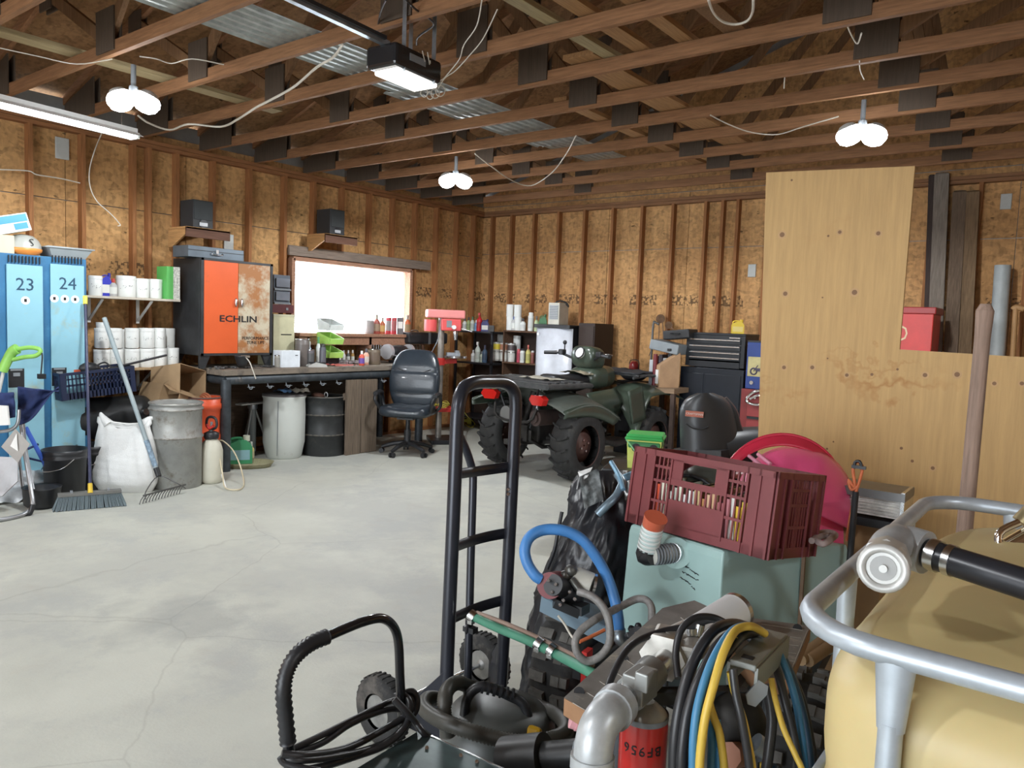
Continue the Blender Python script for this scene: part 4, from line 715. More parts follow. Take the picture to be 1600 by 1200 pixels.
t = thing('string_trimmer','green handled string trimmer leaning against the blue lockers','trimmer',P(-12,800,z=0),0); LG = mat('lime_green',(.28,.60,.12),.35)
TD = depth(P(30,560,x=-7.05))
def Q2(px,py,dd=0): return P(px,py,d=TD+dd)
obj('shaft', MB().tube([Q2(5,582),Q2(-8,640),Q2(-22,700),Q2(-40,800)],.014,8,2), mat('shaft_grey',(.55,.55,.53),.4), t, world=True)
mb = MB(); mb.tube([Q2(4,580),Q2(10,566),Q2(19,550),Q2(27,545)],lambda u: .038+.006*u,10,4); mb.tube([Q2(20,562),Q2(38,558),Q2(55,556),Q2(63,550),Q2(60,545),Q2(45,543),Q2(25,546)],.018,8,4); obj('handle', mb, LG, t, world=True)
obj('power_cord', MB().tube([Q2(63,548),Q2(66,555),Q2(65,572),Q2(64,584)],.006,6,4).box(Q2(65,588),(.05,.05,.04)), BLACK, t, world=True)
t = thing('blue_walker_leg','blue metal tube stand propped behind the black buckets','stand',P(60,780,x=-7.1,),0)
for (u0,u1) in (((40,668),(70,725)),): obj('tube', MB().tube([P(*u0,x=-7.0),P(*u1,x=-7.0),P(85,760,x=-7.0)],.018,8,2), mat('bright_blue',(.05,.13,.55),.4), t, world=True)
obj('strut', MB().tube([P(42,702,x=-7.0),P(60,694,x=-7.0)],.010,6,1).tube([P(45,716,x=-7.0),P(70,722,x=-7.0)],.010,6,1), NAVY, t, world=True)
t = thing('clear_sack','crumpled white plastic bag and blue bottles behind the folding chair','bag',P(45,775,z=0),0); c0 = P(50,775,z=0)+Vector((.14,-.02,0))
obj('bag', MB().grid(lambda u,v: c0+Vector((-.22+(u-.5)*.5,(v-.5)*.7,.20*math.sin(PI*u)*math.sin(PI*v)+.09*noise.noise(Vector((u*6,v*6,3)))+.02)),20,20), mat('thin_plastic',(.55,.58,.60),.3,0,.35,9), t, world=True)
# two black buckets
def bucket(name,label,px,py,w_,ptop,m,rz=0):
    c, r = stand(px,py,w_); h = P(px,ptop,d=depth(c)-r).z; t = thing(name,label,'bucket',c,rz)
    obj('pail', MB().lathe([(r*.86,0),(r*.88,.01),(r*.97,h*.80),(r*1.03,h*.81),(r*1.03,h*.85),(r*.99,h*.86),(r*1.03,h*.92),(r*1.04,h),(r*.97,h),(r*.9,h*.2),(.01,h*.2)],32), m, t); obj('bail', MB().tube([(-r*1.03,0,h*.84),(-r*.9,-r*.55,h*.66),(0,-r*1.06,h*.58),(r*.9,-r*.55,h*.66),(r*1.03,0,h*.84)],.0045,6,5), STEEL, t); return t,c,r,h
bucket('bucket','black plastic bucket beside the push broom before the lockers',102,783,62,706,BLACK); t,c,r,h = bucket('bucket','second black bucket tucked behind the first near the sack',132,772,52,702,BLACK,30); t.location.x -= .06; t.location.y += .12
t = thing('dark_pot','small black pot on the floor left of the buckets','pot',P(66,792,z=0),0); obj('pot', MB().lathe([(.10,0),(.13,.03),(.14,.16),(.145,.17),(.12,.16),(.01,.05)],24), BLACK, t); obj('handle_knob', MB().ball((.10,-.10,.06),.02), STEEL, t)
# push broom
a, b = P(82,800,z=.0), P(198,790,z=.0); mid = (a+b)/2; d = (b-a); wl_ = d.length; ang = math.degrees(math.atan2(d.y,d.x))
t = thing('push_broom','push broom with grey bristles leaning upright against the lockers','broom',(mid.x,mid.y,0),ang)
obj('block', MB().box((0,.03,.125),(wl_*.86,.065,.028)), mat('broom_block',(.16,.16,.15),.6), t, bev=.004)
BR = mat('bristles',(.15,.19,.21),.8); mb = MB(); rng = random.Random(3); nb = 46
for i in range(nb):
    for j in range(5):
        x_ = (i/(nb-1)-.5)*wl_*.84; y_ = .03+(j-2)*.012; fx_ = x_*1.16+rng.uniform(-.006,.006); mb.cyl((x_,y_,.112),(fx_,y_*1.0+(j-2)*.010-.005,rng.uniform(0,.006)),.0045,.006,n=4,cap=False)
obj('bristles', mb, BR, t, kind='stuff')
for s in (-1,1): obj('clip', MB().box((s*wl_*.25,.03,.145),(.02,.05,.015)), GREYP, t)
hb = P(137,775,d=depth(mid)); ht_ = P(133,463,x=-7.18); bs = Vector((mid.x,mid.y,.13))+Vector((.0,.0,0)); dv = ht_-bs
obj('ferrule', MB().cyl(bs,bs+dv*.045,.020,.017), mat('yellow_plastic',(.72,.50,.05),.4), t, world=True); obj('handle', MB().cyl(bs+dv*.04,bs+dv*.97,.0125), mat('navy_handle',(.035,.04,.09),.35), t, world=True); obj('grip', MB().cyl(bs+dv*.955,ht_,.019), mat('yellow_grip',(.75,.66,.10),.4), t, world=True)
# bow rake with thick grey handle
a, b = P(224,788,z=0), P(290,770,z=0); top = P(163,497,x=-7.30); t = thing('garden_rake','metal bow rake with grey handle leaning against the shelf','rake',(a+b)/2,0)
mid = P(250,752,z=.14); RK = mat('rake_steel',(.14,.14,.14),.4,.7)
neck = P(248,744,z=.16); obj('handle', MB().cyl(neck+(top-neck)*.03,top,.019,.021), mat('grey_handle',(.30,.36,.38),.5,0,.1), t, world=True); obj('grip_scuffed', MB().cyl(neck+(top-neck)*.06,neck+(top-neck)*.22,.0225), mat('blue_grip',(.20,.28,.36),.6,0,.5,40), t, world=True); obj('socket', MB().cyl(neck,neck+(top-neck)*.05,.024), BLACK, t, world=True)
hd = (b-a); obj('bow', MB().tube([a+hd*.05+Vector((0,0,.04)),P(228,768,z=.08),neck,P(278,756,z=.10),b+Vector((0,0,.04))],.005,6,4), RK, t, world=True)
obj('head_bar', MB().beam(a+Vector((0,0,.075)),b+Vector((0,0,.075)),.012,.012), RK, t, world=True)
for i in range(14): p_ = a+hd*((i+.3)/14); obj('tine', MB().tube([p_+Vector((0,0,.075)),p_+Vector((.0,-.028,.04)),p_+Vector((0,-.042,.003))],.0040,6,2), RK, t, world=True)
# white sack
c0, r0 = stand(195,778,100); c0 += Vector((-.02,.02,0)); SACK = mat('woven_sack',(.74,.75,.74),.65,0,.04,30,.25,120)
t = thing('white_sack','plump white woven sack with tied top standing by the rake','sack',c0,38); sh = P(200,655,d=depth(c0)).z
def sack(u,v):
    a_ = 2*PI*u; z_ = v; w_ = .275*(1-.20*v**2)*(1+.06*math.sin(PI*v)); d_ = .155*(1-.80*v**1.8)*(.55+.45*math.sin(PI*min(1,.12+v*.9)))
    if v < .12: w_ *= .86+.14*v/.12; d_ *= .80+.2*v/.12
    ca, sa = math.cos(a_), math.sin(a_); ca = math.copysign(abs(ca)**.75,ca); sa = math.copysign(abs(sa)**.75,sa)
    n_ = .012*noise.noise(Vector((ca*3,sa*3,v*4)))+.006*math.sin(v*60+ca*3)*max(0,math.sin(PI*v))*(.4 if v < .55 else 0.0)
    return Vector((ca*(w_+n_)-.05*v+(.02 if v > .9 else 0)*ca, sa*(d_+n_)+.08*v, z_*sh+(.05*abs(ca)**2-.045)*(v**6)*2.0))
mb = MB().grid(sack,48,30); mb.add([sack(i/24,0) for i in range(24)],[tuple(range(24))[::-1]]); mb.add([sack(i/24,1) for i in range(24)],[tuple(range(24))]); obj('bag', mb, SACK, t)
obj('ear', MB().tube([(-.20,.09,sh*.9),(-.26,.10,sh*1.0),(-.285,.11,sh*1.07)],lambda u:.045*(1-u)+.008,8,3), SACK, t); obj('ear', MB().tube([(.12,.09,sh*.93),(.17,.10,sh*1.0),(.20,.10,sh*1.02)],lambda u:.035*(1-u)+.012,8,3), SACK, t); obj('seam', MB().tube([(-.22,.08,sh*.955),(0,.06,sh*.93),(.17,.08,sh*.965)],.009,6,4), PAPER, t)
t = thing('white_sack','second white sack partly hidden behind the first one','sack',(c0.x-.10,c0.y+.24,0),60); mb = MB(); mb.M = Matrix.Scale(.86,4); mb.grid(sack,32,20); obj('bag', mb, SACK, t)
# black tank, crate and cardboard boxes between locker and bench
t = thing('air_tank','dark dusty cylindrical tank lying behind the white sack','tank',(-7.45,3.40,.0),90); DT = mat('dark_tank',(.03,.032,.034),.4,.3,.3,6,dirt=(.07,.065,.06),damt=.35)
mb = MB(); mb.lathe([(.02,-.40),(.14,-.38),(.19,-.33),(.20,-.28),(.20,.28),(.19,.33),(.14,.38),(.02,.40)],28); o_ = obj('vessel', mb, DT, t); o_.rotation_euler = (0,rad(90),0); o_.location = (0,0,.60)
for s in (-.22,.22): obj('support', MB().box((s,0,.20),(.06,.30,.40)), DT, t)
obj('gauge', MB().cyl((.24,-.19,.66),(.24,-.23,.66),.03), STEEL, t)
CRB = mat('navy_crate',(.012,.02,.055),.45,0,.2); a = P(97,600,x=-7.15); b = P(212,600,x=-7.15); L_ = b.y-a.y
t = thing('plastic_crate','dark navy vented plastic crate tilted on the black tank','crate',(-7.30,(a.y+b.y)/2,.815),90)
def crate(L_, W_, H_, m, t, tilt=None, th=.008):
    def M_(mb): mb.M = tilt if tilt else Matrix.Identity(4); return mb
    obj('base', M_(MB()).box((0,0,.005),(L_,W_,.01)), m, t)
    for s in (-1,1):
        for nm, ax, ln, off in (('long_side',0,L_,W_/2),('short_side',1,W_,L_/2)):
            mb = M_(MB()); n_ = max(6,int(ln/.032))
            def bar(c_, d_): mb.box(c_ if ax == 0 else (c_[1],c_[0],c_[2]), d_ if ax == 0 else (d_[1],d_[0],d_[2]))
            bar((0,s*off,H_-.012),(ln,th*2,.024)); bar((0,s*off,.03),(ln,th,.06)); bar((0,s*off,H_*.52),(ln,th,.018)); bar((0,s*off,H_*.75),(ln,th,.012))
            for i in range(n_+1): bar((-ln/2+ln*i/n_,s*off,H_/2),(.010,th,H_))
            for e_ in (-1,1): bar((e_*(ln/2-.02),s*off,H_/2),(.04,th*1.6,H_))
            obj(nm, mb, m, t)
crate(L_,.32,.24,CRB,t,T(0,0,.0,0,0,-5) @ T(0,0,.03))
t = thing('circular_saw','orange and black power tool resting in the navy crate','tool',(-7.28,P(135,575,x=-7.28).y,1.05),80); obj('body', MB().ball((.02,0,.04),.06,12,(1.6,1,.9)), BLACK, t); obj('blade_guard', MB().beam((-.24,0,.01),(-.02,0,.02),.05,.025), mat('orange_red',(.55,.10,.04),.4), t); obj('cord', MB().tube([(.08,0,.06),(.16,.02,.09),(.22,0,.03),(.28,.02,.0)],.008,6,4), BLACK, t)
cable('steel_rod','long dark steel rod leaning out of the navy crate across the jars','rod',[P(168,577,x=-7.18),P(260,555,x=-7.30)],.011,mat('rod_black',(.03,.03,.035),.35,.5),8,1)
def open_carton(label, c, rz, w_, d_, h_, tilt, inner=True):
    t = thing('cardboard_box',label,'box',c,rz); mb = MB(); mb.M = tilt
    for s in (-1,1): mb.box((s*w_/2,0,h_/2),(.006,d_,h_)); mb.box((0,s*d_/2,h_/2),(w_,.006,h_))
    mb.box((0,0,.003),(w_,d_,.006)); obj('carton_shell', mb, CARD, t)
    m2 = MB(); m2.M = tilt; m2.beam((-w_/2,-d_/2,h_),(-w_/2-.05,-d_/2-.14,h_+.03),.001,.001); m2.add([(-w_/2,-d_/2,h_),(w_/2,-d_/2,h_),(w_/2*.97,-d_/2-.13,h_-.05),(-w_/2*.97,-d_/2-.13,h_-.05)],[(0,1,2,3)]); obj('flap', m2, CARD, t, solid=.004); return t
open_carton('open cardboard carton lying on its side under the jar shelf', (-7.40,P(278,600,x=-7.40).y,.80), 112, .40, .30, .34, T(0,.0,.10,0,80,14) @ T(0,.0,-.16))
open_carton('tilted cardboard carton behind the galvanised drum', (-7.42,P(238,660,x=-7.42).y+.08,.42), 95, .42, .34, .36, T(.0,0,.09,0,0,20))
t = thing('storage_tote','dark plastic tote on the floor holding up the cardboard cartons','tote',(-7.56,4.06,0),90); obj('bin', MB().box((0,0,.19),(.50,.42,.38)), BLACK, t, bev=.02); obj('lid', MB().box((0,0,.39),(.53,.45,.03)), GREYP, t, bev=.008)
mb = MB(); rng = random.Random(12); c0 = P(225,742,z=0)
for i in range(26): mb.box((c0.x-.28+rng.uniform(-.15,.12),c0.y+.1+rng.uniform(-.12,.2),.08+rng.random()*.35),(rng.uniform(.03,.10),rng.uniform(.04,.14),rng.uniform(.02,.08)),Matrix.Rotation(rng.random()*3,3,'Z')@Matrix.Rotation(rng.random(),3,'X'))
tag(obj('scrap_pile', mb, mat('scrap_mix',(.18,.19,.18),.6,.2,.9,9), None, kind='stuff'), 'pile of small metal scraps between the sack and the galvanised drum', 'scrap', kind='stuff')
# ------------------------------------------------- office chair
c0 = Vector((-6.60,6.54,0)); LEA = mat('black_leather',(.022,.030,.040),.28,0,.15,10,.12,60,coat=.15); t = thing('office_chair','black leather swivel office chair with high back facing the room','chair',c0,28)
for i in range(5):
    a_ = rad(90+72*i+20); e_ = Vector((.32*math.cos(a_),.32*math.sin(a_),0)); lg = obj('leg', MB().tube([(0,0,.14),e_*.5+Vector((0,0,.125)),e_+Vector((0,0,.075))],lambda u:.034-.012*u,8,3), BLACK, t)
    cs = MB(); dn = Vector((-math.sin(a_),math.cos(a_),0)); 
    for s in (-1,1): cs.cyl(e_+dn*s*.012+Vector((0,0,.030)),e_+dn*s*.032+Vector((0,0,.030)),.030,n=14)
    obj('caster', cs.cyl(e_+Vector((0,0,.03)),e_+Vector((0,0,.075)),.010), BLACK, lg)
obj('gas_lift', MB().cyl((0,0,.10),(0,0,.30),.042).cyl((0,0,.30),(0,0,.46),.028).box((0,0,.46),(.20,.24,.05)), BLACK, t)
def pad(w_,d_,h_,fn=None,n_=22):
    """rounded cushion centred at origin"""
    def f(u,v):
        a_, b_ = 2*PI*u, -PI/2+PI*v; sx_ = math.copysign(abs(math.cos(a_))**.42,math.cos(a_)); sy_ = math.copysign(abs(math.sin(a_))**.5,math.sin(a_)); cb = abs(math.cos(b_))**.45; sb = math.copysign(abs(math.sin(b_))**.9,math.sin(b_))
        p = Vector((w_/2*sx_*cb,d_/2*sy_*cb,h_/2*sb)); return fn(p) if fn else p
    return f
seat = pad(.64,.54,.14,lambda p: Vector((p.x,p.y,p.z+.02*(p.x/.26)**2*(p.z>0)-.03*max(0,(-p.y-.15))*1+.008*math.sin(p.x*30)*(p.z>0)))); mb = MB(); mb.M = T(0,-.02,.53); mb.grid(seat,40,16); obj('seat', mb, LEA, t)
def bk(p):
    z_ = p.z; y_ = p.y + .12*(z_/.36)**2*.35; zz_ = z_
    g = .018*math.exp(-((z_-.10)/.02)**2)+.014*math.exp(-((z_+.18)/.018)**2)
    if p.y < 0: y_ += g-.008*math.sin(z_*9+1.2)
    return Vector((p.x*(1-.06*max(0,z_)/.36),y_,zz_))
mb = MB(); mb.M = T(0,.24,.90,0,-10); mb.grid(pad(.64,.14,.76,bk),44,40); obj('backrest', mb, LEA, t)
mb = MB(); mb.M = T(0,.24,.90,0,-10); mb.add([Vector((x_,-.066+.006,.095-.05*(1-(x_/.22)**2))) for x_ in (-.22,)],[]) ; mb.tube([(x_,-.060,.13-.06*(1-(x_/.22)**2)) for x_ in (-.21,-.14,-.07,0,.07,.14,.21)],.006,6,3); mb.tube([(x_,-.062,-.17-.02*(1-(x_/.22)**2)) for x_ in (-.21,-.1,0,.1,.21)],.006,6,3); obj('stitching', mb, BLACK, t)
for s in (-1,1): obj('armrest', MB().tube([(s*.28,.12,.50),(s*.36,.14,.58),(s*.37,.12,.68),(s*.37,.02,.735),(s*.37,-.14,.72),(s*.35,-.20,.66),(s*.30,-.10,.52)],.020,8,5), BLACK, t); obj('arm_pad', MB().tube([(s*.37,.09,.725),(s*.37,0,.75),(s*.37,-.15,.735)],.030,8,4), BLACK, t)
obj('back_bracket', MB().beam((0,.12,.47),(0,.30,.70),.07,.02), BLACK, t)
# ------------------------------------------------- back of the room
BACKP = mat('shelf_back',(.05,.030,.022),.7)
def stdshelf(name,label,x0,x1,zs,y0,y1,m,post=None,th=.025):
    t = thing(name,label,'shelf',((x0+x1)/2,(y0+y1)/2,0),0); w_ = x1-x0; d_ = y1-y0
    for z in zs: obj('shelf_board', MB().box((0,0,z-th/2),(w_,d_,th)), m, t, bev=.002)
    if post:
        for sx in (-1,1):
            for sy in (-1,1): obj('post', MB().box((sx*(w_/2-.015),sy*(d_/2-.015),max(zs)/2),(.03,.03,max(zs))), post, t)
    obj('back_panel', MB().box((0,d_/2-.004,max(zs)/2),(w_-.02,.006,max(zs)-.05)), BACKP, t)
    if not post:
        for sx in (-1,1):
            obj('side_panel', MB().box((sx*(w_/2-.01),0,max(zs)/2),(.02,d_-.01,max(zs)-.03)), m, t)
    return t
ZA, ZB_, ZC = 1.50, 1.03, .62
BROWN = wood('brown_shelf',(.12,.065,.04),0)
stdshelf('shelf_rack','black steel rack of bottles in the corner behind the drill press',-7.86,-7.12,(ZA,ZB_,ZC,.2),8.75,9.22,BLACKM,BLACKM)
stdshelf('shelf_unit','brown wooden shelf unit of tubs and cans left of the bar fridge',-7.08,-6.38,(1.535,1.065,ZC,.2),8.95,9.36,BROWN)
def bi(kind,name,lb,cat,px,pt,pb,w_,z,col,cap=(.7,.7,.7),lab=None,y=9.02,group=None): return item(kind,name,lb,cat,px,pt,pb,w_,z,y=y,col=col,cap=cap,lab=lab,rz=30,group=group,mark=False)
Wt=(.76,.78,.76)
for px,pt,w_,k,cc,cp,lb in ((726,492,7,'bottle',Wt,(.1,.1,.1),'white bottle at the left of the rack top shelf'),(732,490,7,'bottle',(.35,.45,.2),(.05,.05,.05),'olive bottle second on the rack top shelf'),(738,489,7,'bottle',(.6,.66,.6),(.1,.2,.1),'pale green bottle in the middle of the rack top shelf'),(744,494,6,'bottle',(.2,.35,.6),(.8,.8,.8),'small blue bottle before the red spray bottle'),(749,482,9,'spray',(.62,.02,.03),(.6,.02,.03),'red trigger spray bottle on the rack top shelf')):
    bi(k,'spray_bottle' if k=='spray' else 'bottle',lb,'bottle',px,pt,511,w_,ZA,cc,cp,lab=shift(cc,.7),y=8.9)
bi('jug','jug','dark blue jug right of the red spray bottle','jug',758,493,512,12,ZA,(.02,.03,.16),(.02,.02,.1),y=8.9); bi('box','carton','small black box at the right end of the rack','box',768,502,512,9,ZA,(.03,.03,.03),y=8.9)
for px,pt,w_,k,cc,cp,lb in ((739,544,7,'bottle',Wt,(.6,.6,.6),'white bottle on the rack middle shelf'),(746,530,9,'spray',(.62,.68,.62),(.8,.8,.78),'white trigger spray bottle on the rack middle shelf'),(753,545,8,'bottle',(.5,.55,.45),(.2,.2,.2),'pale bottle right of the trigger sprayer'),(757,535,8,'bottle',(.07,.12,.2),(.1,.1,.15),'dark blue bottle behind on the rack middle shelf')):
    bi(k,'spray_bottle' if k=='spray' else 'bottle',lb,'bottle',px,pt,562,w_,ZB_,cc,cp,lab=shift(cc,.75),y=8.9)
Z1 = 1.535
for i,(px,pt,pb) in enumerate(((797,491,512),(809,491,512))): bi('jar','tub',('left','right')[i]+' lower white tub on the brown shelf top','tub',px,pt,pb,12,Z1,Wt,Wt); bi('jar','tub',('left','right')[i]+' upper white tub stacked on the brown shelf top','tub',px,pt-19,491,12,Z1+21/ppm(P(px,pb,y=9.02)),Wt,Wt)
bi('bottle','bottle','grey bottle with blue cap between the stacked tubs','bottle',803,490,512,8,Z1,(.5,.5,.5),(.05,.1,.3),y=8.99); 
for px,pt,w_,k,cc,cp,lb in ((817,495,9,'bottle',Wt,(.05,.05,.06),'white bottle with black cap on the brown shelf top'),(829,485,9,'aerosol',Wt,Wt,'tall white spray can on the brown shelf top'),(838,490,7,'spray',(.5,.6,.35),(.1,.1,.1),'yellow green trigger bottle near the bar fridge'),(848,487,12,'jug',(.03,.16,.05),(.02,.1,.03),'dark green jug beside the bar fridge top')):
    bi(k,'jug' if k=='jug' else 'bottle',lb,'bottle',px,pt,514,w_,Z1,cc,cp,lab=shift(cc,.8),y=9.04)
Z2 = 1.065
for i,(px,lb,cc,c2) in enumerate(((776,'yellow topped paint tin left on the brown middle shelf',(.45,.44,.40),(.75,.62,.06)),(787,'white and brown paint tin second on the brown middle shelf',(.55,.52,.48),(.45,.2,.12)),(799,'white paint tin with dark band on the brown middle shelf',(.58,.58,.55),(.1,.08,.08)))):
    bi('can','tin',lb,'tin',px,547,562,12,Z2,cc,lab=(.66,.66,.62)); bi('can','tin','upper '+lb,'tin',px,533,547,12,Z2+15/ppm(P(px,562,y=9.02)),cc,lab=c2)
for i,px in enumerate((782,793,807)): bi('jar','tub',('leftmost','middle','rightmost')[i]+' white tub at the back of the brown middle shelf','tub',px,522,562,12,Z2,Wt,Wt,y=9.2)
for px,pt,w_,k,cc,cp,lb in ((810,542,6,'aerosol',(.5,.06,.1),(.6,.1,.1),'slim red spray can on the brown middle shelf'),(816,541,8,'aerosol',Wt,(.05,.05,.06),'white spray can with black cap on the middle shelf'),(825,534,8,'spray',(.66,.62,.2),(.7,.15,.1),'yellow trigger spray bottle on the middle shelf'),(832,543,6,'aerosol',(.3,.1,.08),(.7,.7,.7),'small brown spray can near the fridge edge')):
    bi(k,'spray_can',lb,'bottle',px,pt,563,w_,Z2,cc,cp,lab=shift(cc,.75),y=8.99)
for i,(px,cc) in enumerate(((786,(.36,.38,.37)),(843,(.42,.45,.46)))):
    q0 = P(px,588,y=9.0); t = thing('helmet',('grey riding helmet on the brown lower shelf','pale helmet on the lower shelf half behind the fridge')[i],'helmet',(q0.x if i == 0 else -6.52,9.14,ZC),20); obj('shell', MB().ball((0,0,.13),.13,20,(1,1.1,1)), pm(cc), t); obj('visor', MB().ball((0.06,-.05,.12),.11,16,(1,1,.5)), BLACK, t); obj('trim', MB().lathe([(.10,0),(.125,.02),(.12,.04)],20), BLACK, t)
q0 = P(803,585,y=8.95); t = thing('tape_case','small yellow and black case beside the grey helmet','case',(-6.72,9.05,ZC),20); obj('body', MB().box((0,0,.07),(.10,.14,.14)), BLACK, t, bev=.01); obj('panel', MB().cyl((-.02,-.072,.07),(-.02,-.076,.07),.045), mat('case_yellow',(.65,.6,.05),.5), t)
t = thing('power_tool','silver power tool lying on the rack lower shelf','tool',(-7.35,8.86,ZC),10); obj('body', MB().ball((0,0,.07),.07,12,(1.8,.8,1)), STEEL, t); obj('handle', MB().beam((.1,0,.07),(.2,0,.02),.04,.04), pm((.5,.55,.1)), t)
# bar fridge with heater
FX0, FX1 = P(834,560,y=8.72).x, P(890,560,y=8.72).x; fz = P(862,507,y=8.72).z
t = thing('bar_fridge','white curved-door bar fridge with dark sides by the back wall','fridge',((FX0+FX1)/2,8.72,0),0); fw = FX1-FX0
obj('case', MB().box((0,.33,fz/2),(fw,.56,fz-.04)), mat('fridge_side',(.018,.018,.02),.5), t, bev=.006)
dr = MB(); dr.grid(lambda u,v: Vector(((u-.5)*fw,.06-.07*(1-(2*u-1)**2),.08+v*(fz-.13))),12,2); obj('door', dr, mat('fridge_white',(.70,.73,.80),.3), t, solid=.02)
obj('top_cap', MB().prism([(-fw/2,fz-.05),(fw/2,fz-.05),(fw/2,fz),(-fw/2,fz)],.66,Matrix.Translation((0,.30,0))), BLACK, t, bev=.01); obj('badge', MB().cyl((-fw*.40,.0,fz-.14),(-fw*.40,.012,fz-.14),.018), STEEL, t)
q0 = P(864,501,y=8.85); hw = 19/ppm(q0); hh = 34/ppm(q0); t = thing('space_heater','cream fan heater with grille standing on the bar fridge','heater',(q0.x,8.98,fz),8)
obj('case', MB().box((0,0,hh/2),(hw,.30,hh)), mat('cream_case',(.60,.58,.50),.45), t, bev=.006); obj('grille', MB().box((0,-.152,hh*.56),(hw*.78,.006,hh*.66)), GREYP, t)
for i in range(9): obj('slat', MB().box((0,-.157,hh*.26+i*hh*.075),(hw*.76,.006,.004)), PAPER, t)
obj('cord_bundle', MB().tube([(-.05,.0,hh+.01),(.02,-.04,hh+.025),(.10,.02,hh+.015),(.13,.05,hh-.05),(.05,.06,hh+.02)],.010,6,4,False), BLACK, t)
t = thing('dark_cabinet','dark brown cabinet behind the bar fridge on its right','cabinet',(FX1+.16,9.12,0),0); hq = P(918,505,y=9.0).z; obj('case', MB().box((0,0,hq/2),(.26,.5,hq)), mat('dark_cab',(.03,.018,.014),.6), t, bev=.004); obj('door', MB().box((0,-.255,hq/2),(.23,.012,hq-.08)), mat('dark_cab_door',(.04,.024,.018),.6), t); obj('knob', MB().ball((-.09,-.27,hq*.6),.015), STEEL, t)
# drill press
PK = mat('faded_red',(.72,.10,.10),.4,0,.08); PKT = mat('faded_pink',(.75,.26,.25),.45,0,.05); q0 = P(687,600,d=10.3); t = thing('drill_press','faded red floor drill press with steel column beside the office chair','drill press',(q0.x,q0.y,0),52)
def DP(px,py): return P(px,py,d=10.3).z
zz1, zz2 = DP(690,497), DP(690,484); k = ppm(q0)
def lx(px): return (px-687)/k
obj('column', MB().cyl((0,0,.06),(0,0,zz1),.042), mat('worn_steel',(.33,.30,.27),.4,.6,.3,8), t)
obj('belt_cover', MB().box(((lx(663)+lx(722))/2,0,(zz1+zz2)/2),(lx(722)-lx(663),.24,zz2-zz1)), PKT, t, bev=.02); obj('motor', MB().cyl((lx(670),0,DP(670,517)),(lx(670),0,DP(670,499)),.085,n=20), PK, t); obj('head', MB().box(((lx(685)+lx(716))/2,-.02,DP(690,507)),(lx(716)-lx(685),.17,.16)), PK, t, bev=.015)
obj('quill', MB().cyl((lx(709),-.02,DP(709,522)),(lx(709),-.02,DP(709,514)),.03).cyl((lx(709),-.02,DP(709,531)),(lx(709),-.02,DP(709,522)),.022,.028), STEEL, t); obj('feed_hub', MB().cyl((lx(704),-.10,DP(704,511)),(lx(704),-.16,DP(704,511)),.028), PAPER, t)
for a_ in (0,120,240): obj('feed_handle', MB().cyl((lx(716),-.06,DP(716,513)),(lx(716)+.05+.10*math.cos(rad(a_)),-.10+.10*math.sin(rad(a_)),DP(716,513)-.06*math.sin(rad(a_+40))),.006), STEEL, t)
obj('switch_plate', MB().box((lx(697),-.108,DP(697,506)),(.07,.006,.09)), GREYP, t); obj('table_collar', MB().cyl((0,0,DP(687,570)),(0,0,DP(687,559)),.065).beam((0,0,DP(687,565)),(lx(712),-.03,DP(687,563)),.05,.06), RED, t)
obj('table', MB().cyl((lx(710),-.03,DP(710,559)),(lx(710),-.03,DP(710,556)),.155), STEEL, t); obj('vise', MB().box((lx(706),-.03,DP(706,553)),(.18,.10,.04)).box((lx(712),-.03,DP(706,549)),(.05,.10,.03)), GALV, t)
obj('tray', MB().box((lx(692),-.02,DP(692,639)),(.26,.26,.06)), RED, t, bev=.01); obj('base', MB().box((.05,-.03,.03),(.36,.5,.06)), BLACKM, t, bev=.01)
obj('power_cord', MB().tube([(lx(684),-.08,DP(684,510)),(lx(680),-.12,DP(680,530)),(lx(672),-.10,DP(672,548)),(lx(668),-.05,DP(668,560))],.006,6,4), GREYP, t)
YC = mat('yellow_cord',(.60,.52,.08),.5); mb = MB()
for j in range(4): mb.tube([q0.lerp(q0,0)*0+Vector((q0.x+.09+(.10+.01*j)*math.cos(a),q0.y-.06+(.07+.01*j)*math.sin(a),DP(692,636)+.02+.015*j+.02*math.sin(3*a+j))) for a in [i*PI/4 for i in range(8)]],.006,6,3,True)
tag(obj('yellow_cord', mb, YC), 'coil of thin yellow cord on the red tray of the drill press', 'cord')
cable('yellow_cord','yellow extension cord trailing on the floor behind the hand truck','cord',[P(716,632,d=9.8),P(722,640,d=9.7),P(730,650,z=.25),P(742,662,z=.05),P(735,668,z=.02),P(722,660,z=.02),P(712,668,z=.02)],.008,YC)
t = thing('tool_case','small yellow tool case lying near the yellow cord','case',P(727,662,z=0),20); obj('body', MB().box((0,0,.07),(.26,.18,.14)), pm((.55,.5,.05)), t, bev=.01); obj('handle', MB().tube([(-.05,-.09,.10),(-.05,-.13,.10),(.05,-.13,.10),(.05,-.09,.10)],.008,6,1), BLACK, t)
